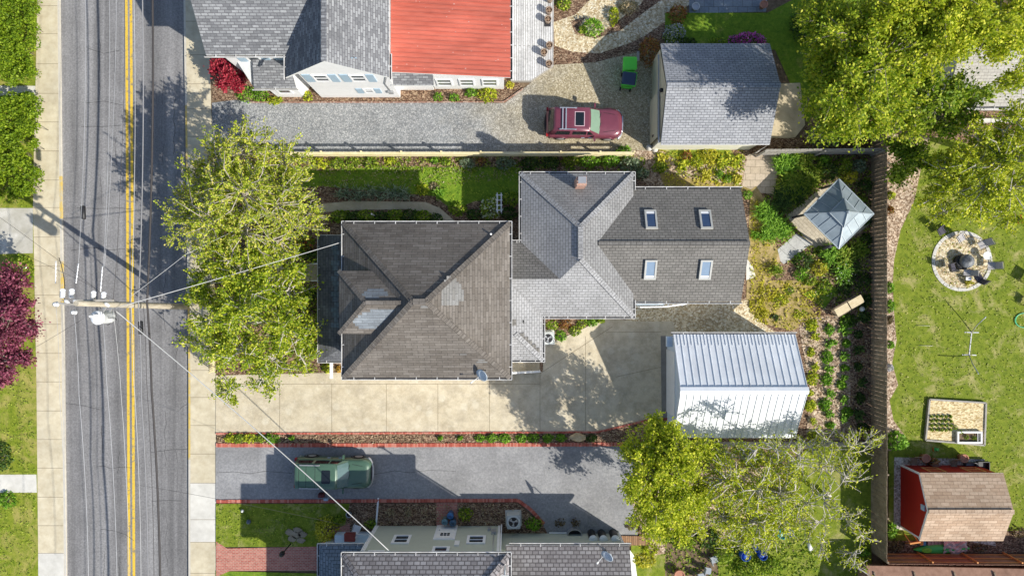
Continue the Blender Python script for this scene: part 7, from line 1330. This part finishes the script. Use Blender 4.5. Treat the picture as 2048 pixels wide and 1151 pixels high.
# --- grass blades and fallen leaves: uncountable stuff
def inside(px, py, poly):
    r_ = np.zeros(len(px), bool); n = len(poly)
    for i in range(n):
        x0, y0 = poly[i]; x1, y1 = poly[(i + 1) % n]; c = ((y0 > py) != (y1 > py)) & (px < (x1 - x0) * (py - y0) / ((y1 - y0) or 1e-9) + x0); r_ ^= c
    return r_
PAVED = [[(1495, 308), (1557, 311), (1553, 352), (1548, 389), (1518, 385), (1484, 372)], [(1572, 432), (1642, 376), (1664, 366), (1750, 440), (1660, 508), (1630, 500)], [(1545, 507), (1592, 467), (1624, 487), (1567, 528)],
         [(640, 408), (700, 402), (800, 403), (850, 404), (880, 416), (912, 444), (880, 446), (855, 425), (820, 418), (700, 420), (640, 425)]]
def scatter(name, label, polys, n, size, m, kind='stuff', up=.4, z=.09):
    C = []
    for poly in polys:
        a = np.array(poly); lo, hi = np.maximum(a.min(0), (-10, -10)), np.minimum(a.max(0), (2060, 1160)); ar = np.prod(hi - lo); k = int(n * ar / 1e5); q = rng.uniform(lo, hi, (k, 2)); q = q[inside(q[:, 0], q[:, 1], poly)]
        for ex in PAVED: q = q[~inside(q[:, 0], q[:, 1], ex)]
        f = np.sin(q[:, 0] * .11 + 2 * np.sin(q[:, 1] * .07)) * np.sin(q[:, 1] * .13 + 1.5 * np.sin(q[:, 0] * .06)); q = q[rng.uniform(-1, 1, len(q)) < f + .35]; C.append(np.stack([(q[:, 0] - CX) / S, -(q[:, 1] - CY) / S, z + rng.uniform(0, .04, len(q))], 1))
    o = leaf_mesh(name, np.concatenate(C), size, m, None, up, 2.2); tag(o, label, 'grass' if 'grass' in name else 'ground litter', None, kind); return o
EL_ = [(1800, 300), (2060, 300), (2060, 1050), (1985, 1060), (1970, 915), (1815, 905), (1790, 830), (1800, 770), (1790, 520), (1830, 410)]
scatter('grass', 'patchy mown grass of the wide lawn beyond the tall fence', [EL_], 4500, .05, LF['grass'], up=1.5)
scatter('grass', 'green grass on the verge and the shaded house lawns', [[(0, 395), (66, 395), (66, 416), (0, 416)], [(0, 740), (72, 740), (72, 948), (0, 948)], [(0, 985), (74, 985), (74, 1151), (0, 1151)], [(640, 342), (925, 336), (925, 410), (870, 392), (640, 372)], [(925, 336), (1040, 336), (1040, 396), (925, 405)], [(434, 1008), (640, 1008), (640, 1088), (434, 1088)]], 6000, .05, LF['green'], up=1.4)
GC = [[(1500, 312), (1740, 312), (1740, 640), (1690, 640), (1640, 560), (1560, 520), (1530, 400)], [(430, 314), (1290, 312), (1290, 345), (925, 345), (640, 345), (430, 500)], [(660, 425), (900, 425), (900, 446), (660, 446)], [(434, 566), (636, 566), (636, 744), (434, 744)], [(1300, 305), (1490, 310), (1485, 372), (1320, 345)], [(1330, 1000), (1600, 960), (1640, 1151), (1330, 1151)]]
scatter('ground_cover_grass', 'low green weeds and ground cover spreading through the garden beds', GC, 9000, .085, LF['green'], up=.9)
scatter('dry_grass', 'dry yellowing grass and weeds round the rear gable', [[(1500, 400), (1530, 400), (1560, 520), (1540, 560), (1650, 560), (1640, 640), (1580, 660), (1500, 640)], [(1318, 300), (1490, 300), (1480, 372), (1330, 372)]], 9000, .08, LF['gold'])
scatter('fallen_leaf_litter', 'dry leaves and twigs scattered over the mulched beds', [[(415, 312), (1290, 308), (1290, 345), (415, 400)], [(1600, 640), (1740, 640), (1740, 880), (1620, 880)], [(755, 1008), (1034, 1006), (1086, 1048), (760, 1050)], [(434, 868), (1200, 866), (1340, 845), (1340, 886), (434, 888)], [(1330, 930), (1600, 920), (1600, 1100), (1330, 1100)], [(1560, 312), (1740, 312), (1740, 640), (1640, 640), (1560, 400)]], 7000, .06, LF['dry'])
# ------------------------------------------------------------------ camera and light
cam = bpy.data.cameras.new('camera'); cam.sensor_width = 36; cam.lens = 36 * H * S / 2048; cam.clip_end = 2000; cam.clip_start = .5
co_ = bpy.data.objects.new('camera', cam); COL.objects.link(co_); co_.location = (0, 0, H); co_.rotation_euler = (0, 0, 0); scene.camera = co_
SUN = Vector((.844, -.536, math.tan(R(38)))).normalized(); EL = math.asin(SUN.z)
sl = bpy.data.lights.new('sun', 'SUN'); sl.energy = 4.2; sl.angle = R(.5); sl.color = (1, .95, .86)
so = bpy.data.objects.new('sun', sl); COL.objects.link(so); so.rotation_euler = SUN.to_track_quat('Z', 'Y').to_euler(); so.location = (20, -20, 40)
w = bpy.data.worlds.new('World'); scene.world = w; w.use_nodes = True; nt = w.node_tree; bg = nt.nodes['Background']
sk = nt.nodes.new('ShaderNodeTexSky'); sk.sky_type = 'NISHITA'; sk.sun_disc = False; sk.sun_elevation = EL; sk.sun_rotation = math.atan2(SUN.x, SUN.y)
nt.links.new(sk.outputs[0], bg.inputs[0]); bg.inputs[1].default_value = .105
vs = scene.view_settings; vs.view_transform = 'Standard'; vs.look = 'None'; vs.exposure = .48; vs.gamma = 1
